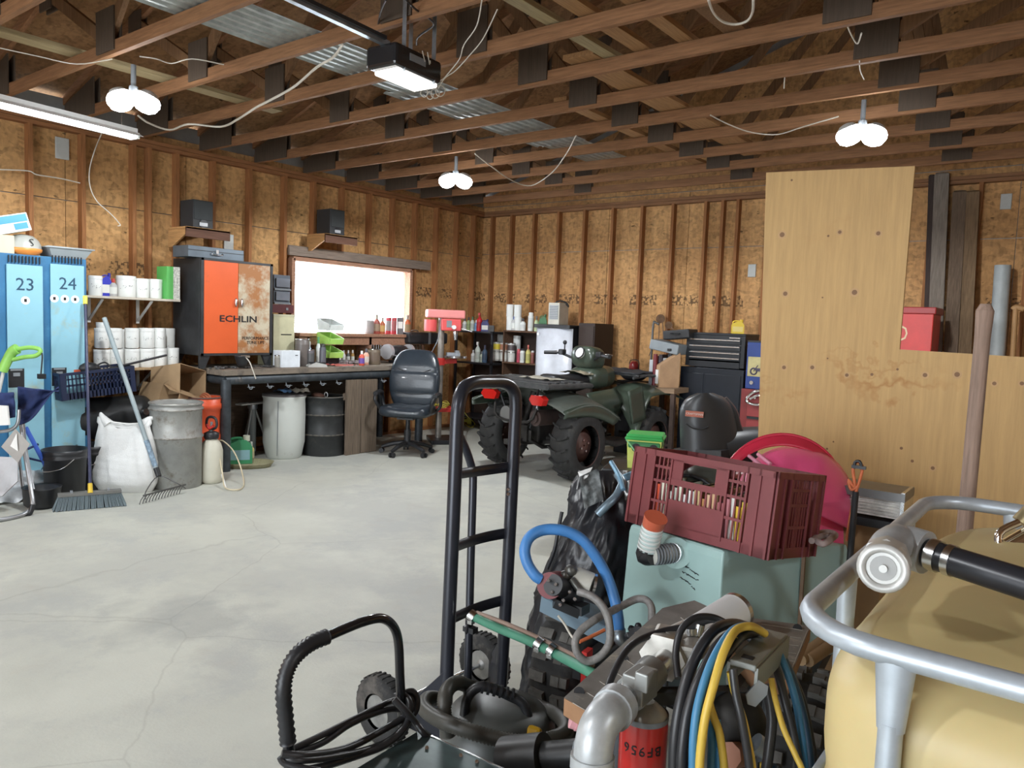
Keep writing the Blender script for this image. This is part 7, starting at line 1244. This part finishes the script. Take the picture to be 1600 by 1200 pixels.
obj('mount_foot', MB().beam(P(866,938,d=PD-.02),P(905,955,d=PD-.02),.06,.03).box(P(905,950,d=PD-.02),(.05,.05,.03)), PB, t, world=True); obj('fittings', MB().cyl(P(885,895,d=PD),P(888,915,d=PD),.014).cyl(P(893,905,d=PD-.02),P(908,926,d=PD-.04),.012).ball(P(892,892,d=PD),.022,10).cyl(P(878,898,d=PD),P(896,893,d=PD),.012).ball(P(884,900,d=PD),.02,8), mat('fitting_grey',(.13,.13,.12),.4,.6), t, world=True)
obj('filter_can', MB().cyl(P(898,903,d=PD+.02),P(926,914,d=PD+.0),.038,n=24), mat('filter_white',(.42,.41,.36),.5,0,.1), t, world=True); obj('filter_rim', MB().cyl(P(925,914,d=PD),P(929,915,d=PD),.039,n=24), STEEL, t, world=True)
for px,py in ((857,907),(868,913),(862,925),(880,938),(875,945),(898,936),(890,925)): obj('screw', MB().cyl(P(px,py,d=PD-.085),P(px+1,py+1,d=PD-.05),.0055,n=8), STEEL, t, world=True)
cable('blue_hose','blue rubber fuel hose looping over from the pump to the tank','hose',[P(x_,y_,d=d_) for x_,y_,d_ in ((845,905,2.46),(836,899,2.46),(824,880,2.47),(820,858,2.48),(829,838,2.50),(850,828,2.52),(880,829,2.52),(908,842,2.52),(930,868,2.52),(948,900,2.52),(960,935,2.5),(966,965,2.48),(967,988,2.46))],.0185,mat('hose_blue',(.055,.20,.48),.45,0,.12,10),12,5)
tag(obj('hose_elbow', MB().tube([P(967,986,d=2.46),P(969,1000,d=2.45),P(982,1000,d=2.47)],.020,10,4).cyl(P(966,984,d=2.46),P(967,990,d=2.46),.024), GALV), 'grey metal elbow at the lower end of the blue hose', 'fitting')
cable('grey_hose','grey braided hose curling from the pump past the blue hose','hose',[P(x_,y_,d=d_) for x_,y_,d_ in ((903,924,2.40),(925,932,2.38),(943,950,2.36),(952,975,2.34),(952,1005,2.33),(938,1025,2.32),(918,1033,2.32),(903,1022,2.32),(899,1003,2.33),(908,985,2.35),(930,968,2.38),(955,955,2.45),(975,945,2.50),(995,936,2.52),(1010,938,2.50),(1018,950,2.48),(1018,972,2.46))],.0125,mat('hose_grey',(.20,.19,.18),.5,0,.25,60),10,5)
t = thing('tank_valve','black star knob valve on the lower front of the teal tank','valve',P(997,993,d=2.42),0); kn = MB()
for i in range(8): a_ = i*PI/4; c0_ = P(997,993,d=2.42); kn.ball(c0_+_row[0]*.030*math.cos(a_)+_row[1]*.030*math.sin(a_),.012,8)
obj('star_knob', kn.cyl(P(997,993,d=2.44),P(996,993,d=2.40),.028,n=20), BLACK, t, world=True); obj('centre', MB().cyl(P(996,993,d=2.40),P(996,993,d=2.39),.012), STEEL, t, world=True); obj('pipe_stub', MB().cyl(P(1018,970,d=2.46),P(1014,985,d=2.46),.012).cyl(P(1000,992,d=2.46),P(1020,982,d=2.5),.014), GALV, t, world=True)
mb = MB(); 
cable('green_hose','green garden hose with clamps crossing from hand truck to bench','hose',[P(739,963,d=2.85),P(775,980,d=2.75),P(830,1003,d=2.6),P(880,1028,d=2.45),P(925,1052,d=2.3),P(960,1072,d=2.2)],.0165,mat('hose_green',(.07,.24,.16),.5,0,.1),10,4)
cable('tan_hose','tan rubber hose running beside the green hose','hose',[P(745,958,d=2.85),P(790,975,d=2.74),P(840,997,d=2.6),P(890,1022,d=2.45),P(925,1040,d=2.33)],.010,mat('hose_tan',(.26,.18,.14),.6),8,4)
for i,(px,py,d_) in enumerate(((738,963,2.85),(842,1006,2.56),(862,1016,2.5))): tag(obj('hose_clamp', MB().cyl(P(px-4,py-3,d=d_),P(px+4,py+3,d=d_-.01),.023,n=16).box(P(px-2,py+9,d=d_-.02),(.02,.02,.012)), STEEL), ('steel clamp at the green hose end by the hand truck','left steel clamp midway on the green hose','right steel clamp midway on the green hose')[i], 'clamp')
t = thing('hose_nozzle','small black tap dangling from the green hose end','tap',P(733,985,d=2.86),0); obj('tap_body', MB().cyl(P(733,968,d=2.86),P(733,988,d=2.86),.012).box(P(735,983,d=2.85),(.05,.03,.02)), BLACK, t, world=True); obj('lever', MB().beam(P(731,975,d=2.84),P(728,990,d=2.84),.012,.006), BLACK, t, world=True)
cable('pump_wire','thin pair of grey wires dangling below the pump bracket','wire',[P(872,962,d=2.45),P(882,975,d=2.45),P(892,992,d=2.44),P(902,1004,d=2.42)],.004,WIREW); cable('orange_wire','orange wire under the pump beside the red bracket','wire',[P(905,1003,d=2.42),P(925,994,d=2.44),P(945,984,d=2.46)],.006,OR)
# ------------------------------------------------- folding work table with plank jaws
WZ = .85; JAW = mat('jaw_board',(.20,.19,.175),.6,0,.25,9,dirt=(.40,.36,.28),dscale=11,damt=.36); EDG = mat('jaw_edge',(.30,.16,.08),.8,0,.2)
t = thing('folding_work_table','folding work table with two dark wooden jaw boards carrying a pump','work table',(-.80,1.70,0),0)
def jaw(pts,nm):
    q = [P(px,py,z=WZ) for px,py in pts]; n_ = len(q); lo = [p-Vector((0,0,.040)) for p in q]; ql = [p-Vector((0,0,.001)) for p in q]; j = obj(nm, MB().add(lo+ql,[tuple(range(n_))[::-1],tuple(range(n_,2*n_))]+[(i,(i+1)%n_,n_+(i+1)%n_,n_+i) for i in range(n_)]), EDG, t, world=True, bev=.002); obj('top_face', MB().add(q,[tuple(range(n_))]), JAW, j, world=True)
    return j,q
j1,q1 = jaw(((881,1090),(944,1128),(1125,956),(1085,938),(1035,950)),'jaw_board'); j2,q2 = jaw(((1140,1010),(1178,966),(1267,978),(1233,1062),(1180,1055)),'jaw_board')
for px,py in ((905,1082),(975,1030),(1030,985),(1246,982),(1220,1036)): obj('peg_hole', MB().cyl(P(px,py,z=WZ+.0008),P(px,py,z=WZ+.0014),.012,n=16), INK, t, world=True)
LN = mat('ruler_line',(.42,.40,.36),.7)
for a_,b_ in (((930,1112),(1110,948)),((1235,1050),(1262,985))): obj('ruler_line', MB().beam(P(*a_,z=WZ+.0008),P(*b_,z=WZ+.0008),.0018,.001), LN, t, world=True)
for i in range(9): f = i/9; obj('ruler_line', MB().beam(P(895+190*f,1098-150*f,z=WZ+.0008),P(925+170*f,1116-158*f,z=WZ+.0008),.0014,.001), LN, t, world=True)
for i in range(5): f = i/5; obj('ruler_line', MB().beam(P(1190+20*f,975+70*f,z=WZ+.0008),P(1255-18*f,985+60*f,z=WZ+.0008),.0014,.001), LN, t, world=True)
FRM = mat('table_frame',(.05,.055,.06),.5,.3)
for (x_,y_) in ((-.82,1.50),(-.93,1.95),(-.62,1.70),(-.66,2.05)): obj('leg', MB().cyl((x_,y_,.0),(x_+.02,y_,WZ-.03),.016), FRM, t, world=True)
for a_,b_ in (((-.82,1.50),(-.62,1.70)),((-.93,1.95),(-.66,2.05)),((-.82,1.50),(-.93,1.95)),((-.62,1.70),(-.66,2.05))): obj('crossbar', MB().beam((a_[0],a_[1],WZ-.05),(b_[0],b_[1],WZ-.05),.03,.03), FRM, t, world=True); obj('crossbar', MB().beam((a_[0],a_[1],.22),(b_[0],b_[1],.22),.025,.025), FRM, t, world=True)
# pump, filter, elbow
D0 = 1.62; t = thing('electric_pump','silver electric pump with galvanised elbow bolted on the work table','pump',P(1050,1010,z=WZ),0); ALU = mat('cast_alu',(.46,.44,.40),.42,.6,.2,14)
m0, m1 = P(1075,1003,d=1.86), P(1150,955,d=2.02)
obj('motor', MB().cyl(m0,m1,.048,n=32), mat('motor_alu',(.70,.71,.72),.28,.0,.04), t, world=True); md = (m1-m0).normalized(); obj('end_cap', MB().cyl(m1-md*.012,m1+md*.004,.049,n=32).cyl(m1+md*.004,m1+md*.007,.040,n=32), STEEL, t, world=True)
obj('pump_casting', MB().box(P(1055,1015,d=1.80),(.11,.12,.075),Matrix.Rotation(.3,3,'Z')).cyl(P(1040,1020,d=1.78),P(1080,1000,d=1.86),.050,n=20), ALU, t, world=True, bev=.01); obj('flange', MB().cyl(P(1034,1028,d=1.74),P(1042,1022,d=1.77),.055,n=6), ALU, t, world=True)
obj('top_fitting', MB().cyl(P(1078,990,d=1.80),P(1078,980,d=1.80),.018).cyl(P(1090,992,d=1.80),P(1094,975,d=1.80),.012), STEEL, t, world=True)
obj('nipple', MB().cyl(P(1040,1030,d=1.74),P(1018,1050,d=1.69),.025,n=20), STEEL, t, world=True); obj('filter_head', MB().cyl(P(1020,1048,d=1.69),P(985,1085,d=1.60),.036,n=20).box(P(1000,1070,d=1.60),(.05,.07,.06)).box(P(1008,1062,d=1.57),(.03,.04,.04)), mat('head_grey',(.34,.35,.34),.45,.5,.1), t, world=True, bev=.004)
obj('nipple', MB().cyl(P(985,1083,d=1.60),P(957,1108,d=1.53),.028,n=20), STEEL, t, world=True)
obj('elbow', MB().tube([P(962,1104,d=1.54),P(948,1118,d=1.50),P(935,1137,d=1.48),P(928,1165,d=1.47),P(925,1200,d=1.47)],.038,18,5), GEL, t, world=True); obj('elbow_collar', MB().cyl(P(966,1100,d=1.55),P(956,1111,d=1.52),.043,n=20).cyl(P(926,1180,d=1.47),P(925,1200,d=1.47),.043,n=20), GEL, t, world=True); obj('down_pipe', MB().cyl(P(925,1200,d=1.47),P(925,1200,d=1.47)-Vector((0,0,.25)),.028,n=18), GALV, t, world=True)
ft = P(1008,1098,d=1.66); fr = .052; t2 = thing('red_filter','red canister filter printed BF956 hanging under the pump','filter',(ft.x,ft.y,ft.z-.20),0)
RF = mat('filter_red',(.52,.03,.025),.3,0,.05,coat=.4); obj('canister', MB().lathe([(fr*.8,0),(fr,.012),(fr,.165),(fr*.97,.175)],36), RF, t2); obj('top_plate', MB().lathe([(fr*.97,.175),(fr*.90,.182),(fr*.5,.200),(.02,.205)],36), ALU, t2); obj('gasket', MB().lathe([(fr*1.01,.168),(fr*1.01,.180)],36,cap=False), GREYP, t2)
def arc_text(nm,s,size,R_,z,a0,step,parent,m):
    for i,ch in enumerate(s):
        a_ = a0+step*i; M_ = Matrix.Rotation(a_,4,'Z') @ Matrix.Translation((0,-R_,z)) @ Matrix.Rotation(PI,4,'Y'); text(nm,ch,size,m,parent,M_,ext=.0006)
ca_ = math.atan2(-ft.y,-ft.x)+PI/2
arc_text('letter','BF956',.030,fr+.0006,.118,ca_+.66,-.34,t2,INK); arc_text('small_letter','OIL FUEL',.016,fr+.0006,.040,ca_+.62,-.17,t2,INK)
tag(obj('hose_stub', MB().cyl(P(892,1122,d=1.75),P(918,1130,d=1.75),.022,n=16).cyl(P(900,1124,d=1.75),P(904,1125,d=1.75),.025,n=16), mat('pink_hose',(.60,.30,.33),.5)), 'short pink hose stub poking out below the left jaw board', 'hose')
# grey hanger bracket and cords
HB = mat('bracket_grey',(.19,.20,.185),.45,.1,.1); t = thing('hanger_bracket','grey folded metal hanger holding the looped cords','bracket',P(1185,1020,d=1.58),0)
ha, hb2 = P(1160,1040,d=1.47), P(1212,990,d=1.68)
hd_ = (hb2-ha).normalized(); obj('channel', MB().beam(ha,hb2,.052,.012), HB, t, world=True, bev=.003); obj('side_plate', MB().beam(ha+Vector((.026,.004,-.022)),hb2+Vector((.026,.004,-.022)),.006,.045), HB, t, world=True); obj('side_plate', MB().beam(ha+Vector((-.026,-.004,-.022)),hb2+Vector((-.026,-.004,-.022)),.006,.045), HB, t, world=True); obj('hole', MB().box(ha+hd_*.035+Vector((0,0,.0068)),(.022,.018,.002),Matrix.Rotation(math.atan2(hd_.y,hd_.x)-PI/2,3,'Z')), INK, t, world=True)
obj('latch_tab', MB().add([P(1165,1085,d=1.46),P(1185,1062,d=1.46),P(1200,1072,d=1.46),P(1198,1085,d=1.46),P(1180,1104,d=1.46),P(1168,1100,d=1.46)],[(0,1,2,3,4,5)]), mat('tab_steel',(.25,.28,.32),.4,.5), t, world=True, solid=.004)
CB = mat('cord_black',(.022,.022,.024),.38); CBL = mat('cord_blue',(.05,.20,.36),.45); CY = mat('cord_yellow',(.62,.42,.06),.45)
def loop(nm,lb,m,r,pts):
    q = [P(x_,y_,d=d_) for x_,y_,d_ in pts]
    if pts[-1][1] > 1200:      # the loop goes on below the frame, turns and comes back up under the table
        e_ = q[-1]; sgn = 1 if pts[-1][0] < 1160 else -1; q += [e_+Vector((0,0,-.10)), e_+Vector((sgn*.02,.02,-.19)), e_+Vector((sgn*.06,.05,-.22)), e_+Vector((sgn*.10,.08,-.18)), e_+Vector((sgn*.11,.10,-.06))]
    return cable(nm,lb,'cord',q,r,m,9,6)
loop('extension_cable','thick black cord leftmost of the hanging loops',CB,.0115,((1190,990,1.72),(1150,975,1.66),(1115,985,1.58),(1085,1030,1.52),(1065,1090,1.49),(1055,1150,1.48),(1052,1215,1.48)))
loop('extension_cable','second black cord of the hanging loops with a glossy sheath',CB,.0105,((1200,995,1.70),(1160,985,1.62),(1125,1005,1.54),(1095,1055,1.49),(1075,1110,1.47),(1066,1170,1.46),(1064,1220,1.46)))
loop('extension_cable','third black cord between the blue cord and glossy cord',CB,.010,((1205,1000,1.70),(1170,990,1.62),(1140,1015,1.53),(1108,1070,1.48),(1088,1130,1.46),(1080,1215,1.46)))
loop('extension_cable','black cord looping from the motor over the jaw board',CB,.008,((940,1118,1.56),(955,1060,1.64),(985,1010,1.72),(1030,988,1.78),(1080,978,1.80),(1115,968,1.80),(1150,980,1.76)))
loop('extension_cable','black cord arching up beside the pump castings',CB,.008,((1060,1060,1.62),(1056,1020,1.66),(1064,985,1.68),(1085,966,1.70),(1115,965,1.72),(1145,980,1.72),(1175,1000,1.70)))
loop('extension_cable','left blue cord of the hanging loops',CBL,.0085,((1190,985,1.66),(1165,978,1.60),(1140,990,1.54),(1112,1035,1.48),(1092,1095,1.45),(1084,1150,1.44),(1082,1215,1.44)))
loop('extension_cable','bright yellow cord arching over the hanger bracket',CY,.0085,((1195,990,1.62),(1175,979,1.58),(1150,985,1.54),(1130,1020,1.48),(1115,1070,1.44),(1102,1120,1.43),(1095,1170,1.43),(1092,1215,1.43)))
loop('extension_cable','second yellow cord bowing behind the first',CY,.008,((1150,1000,1.56),(1135,1025,1.52),(1120,1040,1.50),(1108,1065,1.49),(1108,1095,1.48),(1115,1120,1.48),(1125,1150,1.48),(1132,1215,1.48)))
loop('extension_cable','blue cord hanging low beside the yellow cord',CBL,.008,((1110,1125,1.50),(1112,1160,1.49),(1110,1215,1.49))); loop('extension_cable','second low blue cord right beside its twin',CBL,.008,((1120,1125,1.50),(1123,1160,1.49),(1122,1215,1.49)))
loop('extension_cable','blue cord dropping on the right of the hanger',CBL,.008,((1205,1000,1.66),(1222,1030,1.62),(1238,1075,1.60),(1250,1130,1.58),(1258,1215,1.57))); loop('extension_cable','outer dark blue cord on the right of the hanger',mat('cord_navy',(.02,.07,.14),.4),.008,((1208,1005,1.68),(1230,1040,1.66),(1247,1085,1.64),(1260,1140,1.62),(1268,1215,1.6)))
loop('extension_cable','black cord hanging right of the hanger tab',CB,.009,((1200,1010,1.64),(1215,1050,1.60),(1228,1100,1.57),(1240,1150,1.56),(1250,1215,1.55))); loop('extension_cable','outermost thin black cord by the knobby tire',CB,.008,((1215,1010,1.70),(1240,1060,1.70),(1258,1110,1.68),(1275,1215,1.66)))
loop('extension_cable','thin yellow cord slanting down toward the tote',CY,.006,((1205,1060,1.55),(1212,1095,1.53),(1225,1140,1.50),(1243,1180,1.48),(1255,1215,1.47))); loop('extension_cable','thin yellow cord hanging in the middle gap',CY,.006,((1140,1050,1.46),(1146,1080,1.46),(1158,1110,1.45),(1168,1150,1.44),(1178,1215,1.44))); loop('extension_cable','black cord hanging in front of the middle gap',CB,.008,((1145,1045,1.45),(1150,1085,1.44),(1160,1130,1.43),(1172,1215,1.43)))
loop('extension_cable','thick black cord under the hanger on the right side',CB,.011,((1198,1070,1.58),(1206,1120,1.57),(1202,1170,1.56),(1196,1215,1.56)))
t = thing('copper_fitting','copper coloured and steel hose fittings under the hanging cords','fitting',P(1150,1180,d=1.7),0); obj('copper_block', MB().cyl(P(1140,1180,d=1.66),P(1160,1178,d=1.7),.028,n=8), mat('copper',(.42,.20,.13),.45,.3), t, world=True); obj('steel_nipple', MB().cyl(P(1180,1160,d=1.66),P(1196,1172,d=1.66),.022,n=16), GALV, t, world=True); obj('hub', MB().ball(P(1150,1130,d=1.75),.07,14), MECH, t, world=True); obj('down_tube', MB().cyl(P(1155,1185,d=1.72),P(1155,1185,d=1.72)-Vector((0,0,P(1155,1185,d=1.72).z-.24)),.016), MECH, t, world=True)
for i,(a_,b_) in enumerate((((1250,1030),(1290,1000)),((1262,1032),(1305,1003)))): tag(obj('paper_roll', MB().cyl(P(*a_,d=2.25),P(*b_,d=2.35),.020,n=14), CARD), ('left','right')[i]+' brown cardboard tube lying above the right knobby tire', 'tube')
# ------------------------------------------------- wheeled charger with cable-wound handle
CT = P(655,1143,z=.48); c_r = P(772,1197,z=.48); c_l = P(500,1205,z=.48); ed = (c_r-CT).normalized(); el = Vector((-ed.y,ed.x,0)); 
if (el).dot(c_l-CT) < 0: el = -el
t = thing('wheeled_charger','low dark wheeled charger with looped tube handle in the foreground','charger',CT+ed*.25+el*.22,0); t.location.z = 0
qs = [CT,CT+ed*.50,CT+ed*.50+el*.44,CT+el*.44]; TOP = mat('charger_top',(.055,.085,.085),.35,.3,.6,5)
lo = [Vector((p.x,p.y,.12)) for p in qs]; obj('case', MB().add(lo+[p-Vector((0,0,.004)) for p in qs],[(0,1,2,3),(7,6,5,4)]+[(i,(i+1)%4,4+(i+1)%4,4+i) for i in range(4)]), BLACKM, t, world=True); obj('top_plate', MB().add(qs,[(0,1,2,3)]), TOP, t, world=True, solid=.006)
obj('plate_edge', MB().beam(qs[0],qs[1],.006,.010), STEEL, t, world=True)
for px,py in ((667,1168),(720,1180),(745,1190)): obj('rivet', MB().cyl(P(px,py,z=.483),P(px,py,z=.487),.005), STEEL, t, world=True)
for f,g in ((.06,.05),(.44,.05),(.06,.39),(.44,.39)): p_ = CT+ed*f+el*g; obj('wheel', MB().cyl(Vector((p_.x,p_.y,.07))-el*.02,Vector((p_.x,p_.y,.07))+el*.02,.07,n=20), RUBBER, t, world=True)
D2 = depth(CT)
hp = [(630,1140,.04),(628,1110,.04),(625,1060,.03),(623,1010,.02),(618,985,.01),(606,970,-.02),(590,966,-.05),(565,972,-.10),(535,984,-.15),(510,995,-.2),(485,1006,-.24),(462,1025,-.28),(448,1050,-.30),(443,1080,-.31),(446,1120,-.30),(450,1160,-.29),(453,1230,-.28)]
obj('handle', MB().tube([P(x_,y_,d=D2+d_) for x_,y_,d_ in hp],.0135,14,5), mat('gloss_tube',(.012,.012,.014),.18,0,.05,6,coat=.3), t, world=True)
gp_ = [P(x_,y_,d=D2+d_) for x_,y_,d_ in hp[9:16]]; obj('grip', MB().tube(gp_,.021,14,8,False,.2), BLACK, t, world=True)
rng = random.Random(21)
def cb(lb,pts,r=.0085): return cable('charger_cable',lb,'cable',[P(x_,y_,d=D2+d_) for x_,y_,d_ in pts],r,CB,8,6)
cb('upper black cable slung between the charger handle legs',((458,1170,-.27),(500,1150,-.2),(550,1125,-.1),(590,1105,-.02),(605,1098,.02),(622,1092,.06)))
cb('second black cable slung between the charger handle legs',((455,1180,-.28),(505,1160,-.2),(545,1133,-.12),(585,1115,-.04),(615,1108,.02),(640,1112,.04)))
cb('lowest black cable sweeping in front of the handle',((440,1183,-.32),(470,1188,-.32),(520,1183,-.24),(570,1172,-.14),(610,1155,-.06),(633,1130,.0),(630,1110,.0),(615,1095,.0)))
cb('black cable rising over the handle wheel side',((440,1178,-.33),(480,1180,-.30),(540,1170,-.18),(600,1140,-.05),(634,1118,.01),(640,1098,.03),(630,1085,.05),(618,1088,.05)),.010)
cb('black cable looping down beside the right handle leg',((616,1092,-.03),(635,1112,-.03),(650,1130,-.02),(660,1143,-.03),(670,1150,-.02)),.010)
cb('black cable crossing the near corner of the charger top',((470,1205,-.30),(510,1196,-.25),(560,1180,-.16),(600,1165,-.10),(630,1140,-.05),(640,1120,-.01)),.010)
cb('small black cable coil behind the right handle leg',((632,1082,.06),(645,1080,.06),(652,1092,.06),(650,1110,.05),(640,1120,.05),(632,1105,.05),(638,1088,.06),(646,1095,.06),(644,1115,.05)),.009)
cb('black cable trailing off the left handle leg',((438,1182,-.33),(445,1192,-.33),(470,1200,-.33),(500,1205,-.32)),.009)
# ------------------------------------------------- shop vacuum
VD = 2.62; VC = P(778,1135,d=VD); VM = mat('vac_dark',(.085,.092,.088),.4,0,.1,6,dirt=(.10,.10,.09),damt=.35); t = thing('shop_vacuum','dark grey shop vacuum with yellow latch wrapped in its hose','vacuum',(VC.x,VC.y,0),math.degrees(math.atan2(_row[0].y,_row[0].x))); vz = P(770,1100,d=VD).z
obj('drum', MB().lathe([(.15,.03),(.17,.05),(.185,vz-.12),(.20,vz-.10)],36), VM, t); obj('motor_lid', MB().lathe([(.20,vz-.10),(.195,vz-.06),(.16,vz-.015),(.10,vz+.01),(.03,vz+.015),(.001,vz+.015)],36), VM, t)
hx0, hx1 = -.115, .115
obj('carry_handle', MB().tube([(hx0,-.06,vz-.03),(hx0+.01,-.05,vz+.05),(hx0+.06,-.04,vz+.085),(hx1-.08,-.04,vz+.055),(hx1-.03,-.05,vz+.03),(hx1-.01,-.06,vz-.03)],.017,10,5), BLACK, t)
for i in range(6): f = i/5; obj('grip_ring', MB().cyl((hx0+.06+.10*f-.004,-.04,vz+.083-.022*f),(hx0+.06+.10*f+.004,-.04,vz+.081-.022*f),.0215,n=14), BLACK, t)
obj('yellow_latch', MB().beam((.10,-.16,vz-.07),(.125,-.12,vz-.005),.05,.03), mat('latch_yellow',(.72,.42,.02),.4), t, bev=.012)
for i in range(4): a_ = rad(45+90*i); obj('caster', MB().cyl((.15*math.cos(a_),.15*math.sin(a_)-.012,.022),(.15*math.cos(a_),.15*math.sin(a_)+.012,.022),.022,n=14), BLACK, t)
obj('inlet', MB().cyl((.10,-.15,vz-.22),(.24,-.22,vz-.24),.035), BLACK, t)
cable('vacuum_hose','ribbed black vacuum hose wound around the shop vacuum','hose',[P(x_,y_,d=d_) for x_,y_,d_ in ((700,1135,2.50),(694,1105,2.50),(698,1078,2.55),(715,1068,2.65),(735,1075,2.8),(790,1088,2.85),(840,1105,2.75),(872,1122,2.55),(882,1140,2.42),(860,1152,2.36),(810,1155,2.34),(760,1148,2.35),(710,1132,2.38),(680,1118,2.42),(664,1105,2.48),(668,1098,2.55))],.0235,mat('hose_black',(.045,.044,.038),.5,0,.15),14,16,None) if False else tag(obj('vacuum_hose', MB().tube([P(x_,y_,d=d_) for x_,y_,d_ in ((700,1150,2.45),(694,1110,2.45),(698,1080,2.50),(715,1067,2.62),(740,1075,2.80),(790,1088,2.88),(845,1105,2.75),(876,1122,2.52),(884,1142,2.38),(862,1155,2.32),(810,1160,2.30),(760,1150,2.31),(710,1134,2.34),(682,1122,2.40),(663,1106,2.48),(668,1092,2.56),(685,1092,2.62))],.025,14,18,False,.15), mat('hose_black',(.060,.058,.050),.45,0,.15)), 'ribbed black vacuum hose wound around the shop vacuum','hose')
t = thing('black_motor','black cylindrical motor on the floor in front of the work table','motor',P(850,1185,z=.2),0); t.location.z = 0; p0, p1 = P(790,1190,d=2.25), P(905,1180,d=2.15); obj('barrel', MB().cyl(p0,p0.lerp(p1,.55),.070,n=28).cyl(p0.lerp(p1,.55),p1,.045,n=24), mat('motor_black',(.03,.031,.032),.4,.2,.3), t, world=True); obj('end_ring', MB().cyl(p1,p1+(p1-p0)*.03,.045,n=20), GREYP, t, world=True); obj('saddle', MB().box((p0+p1)/2-Vector((0,0,(p0+p1).z/4)),(.14,.14,(p0+p1).z/2)), MECH, t, world=True)
# stacked red water stains etc. are part of the materials
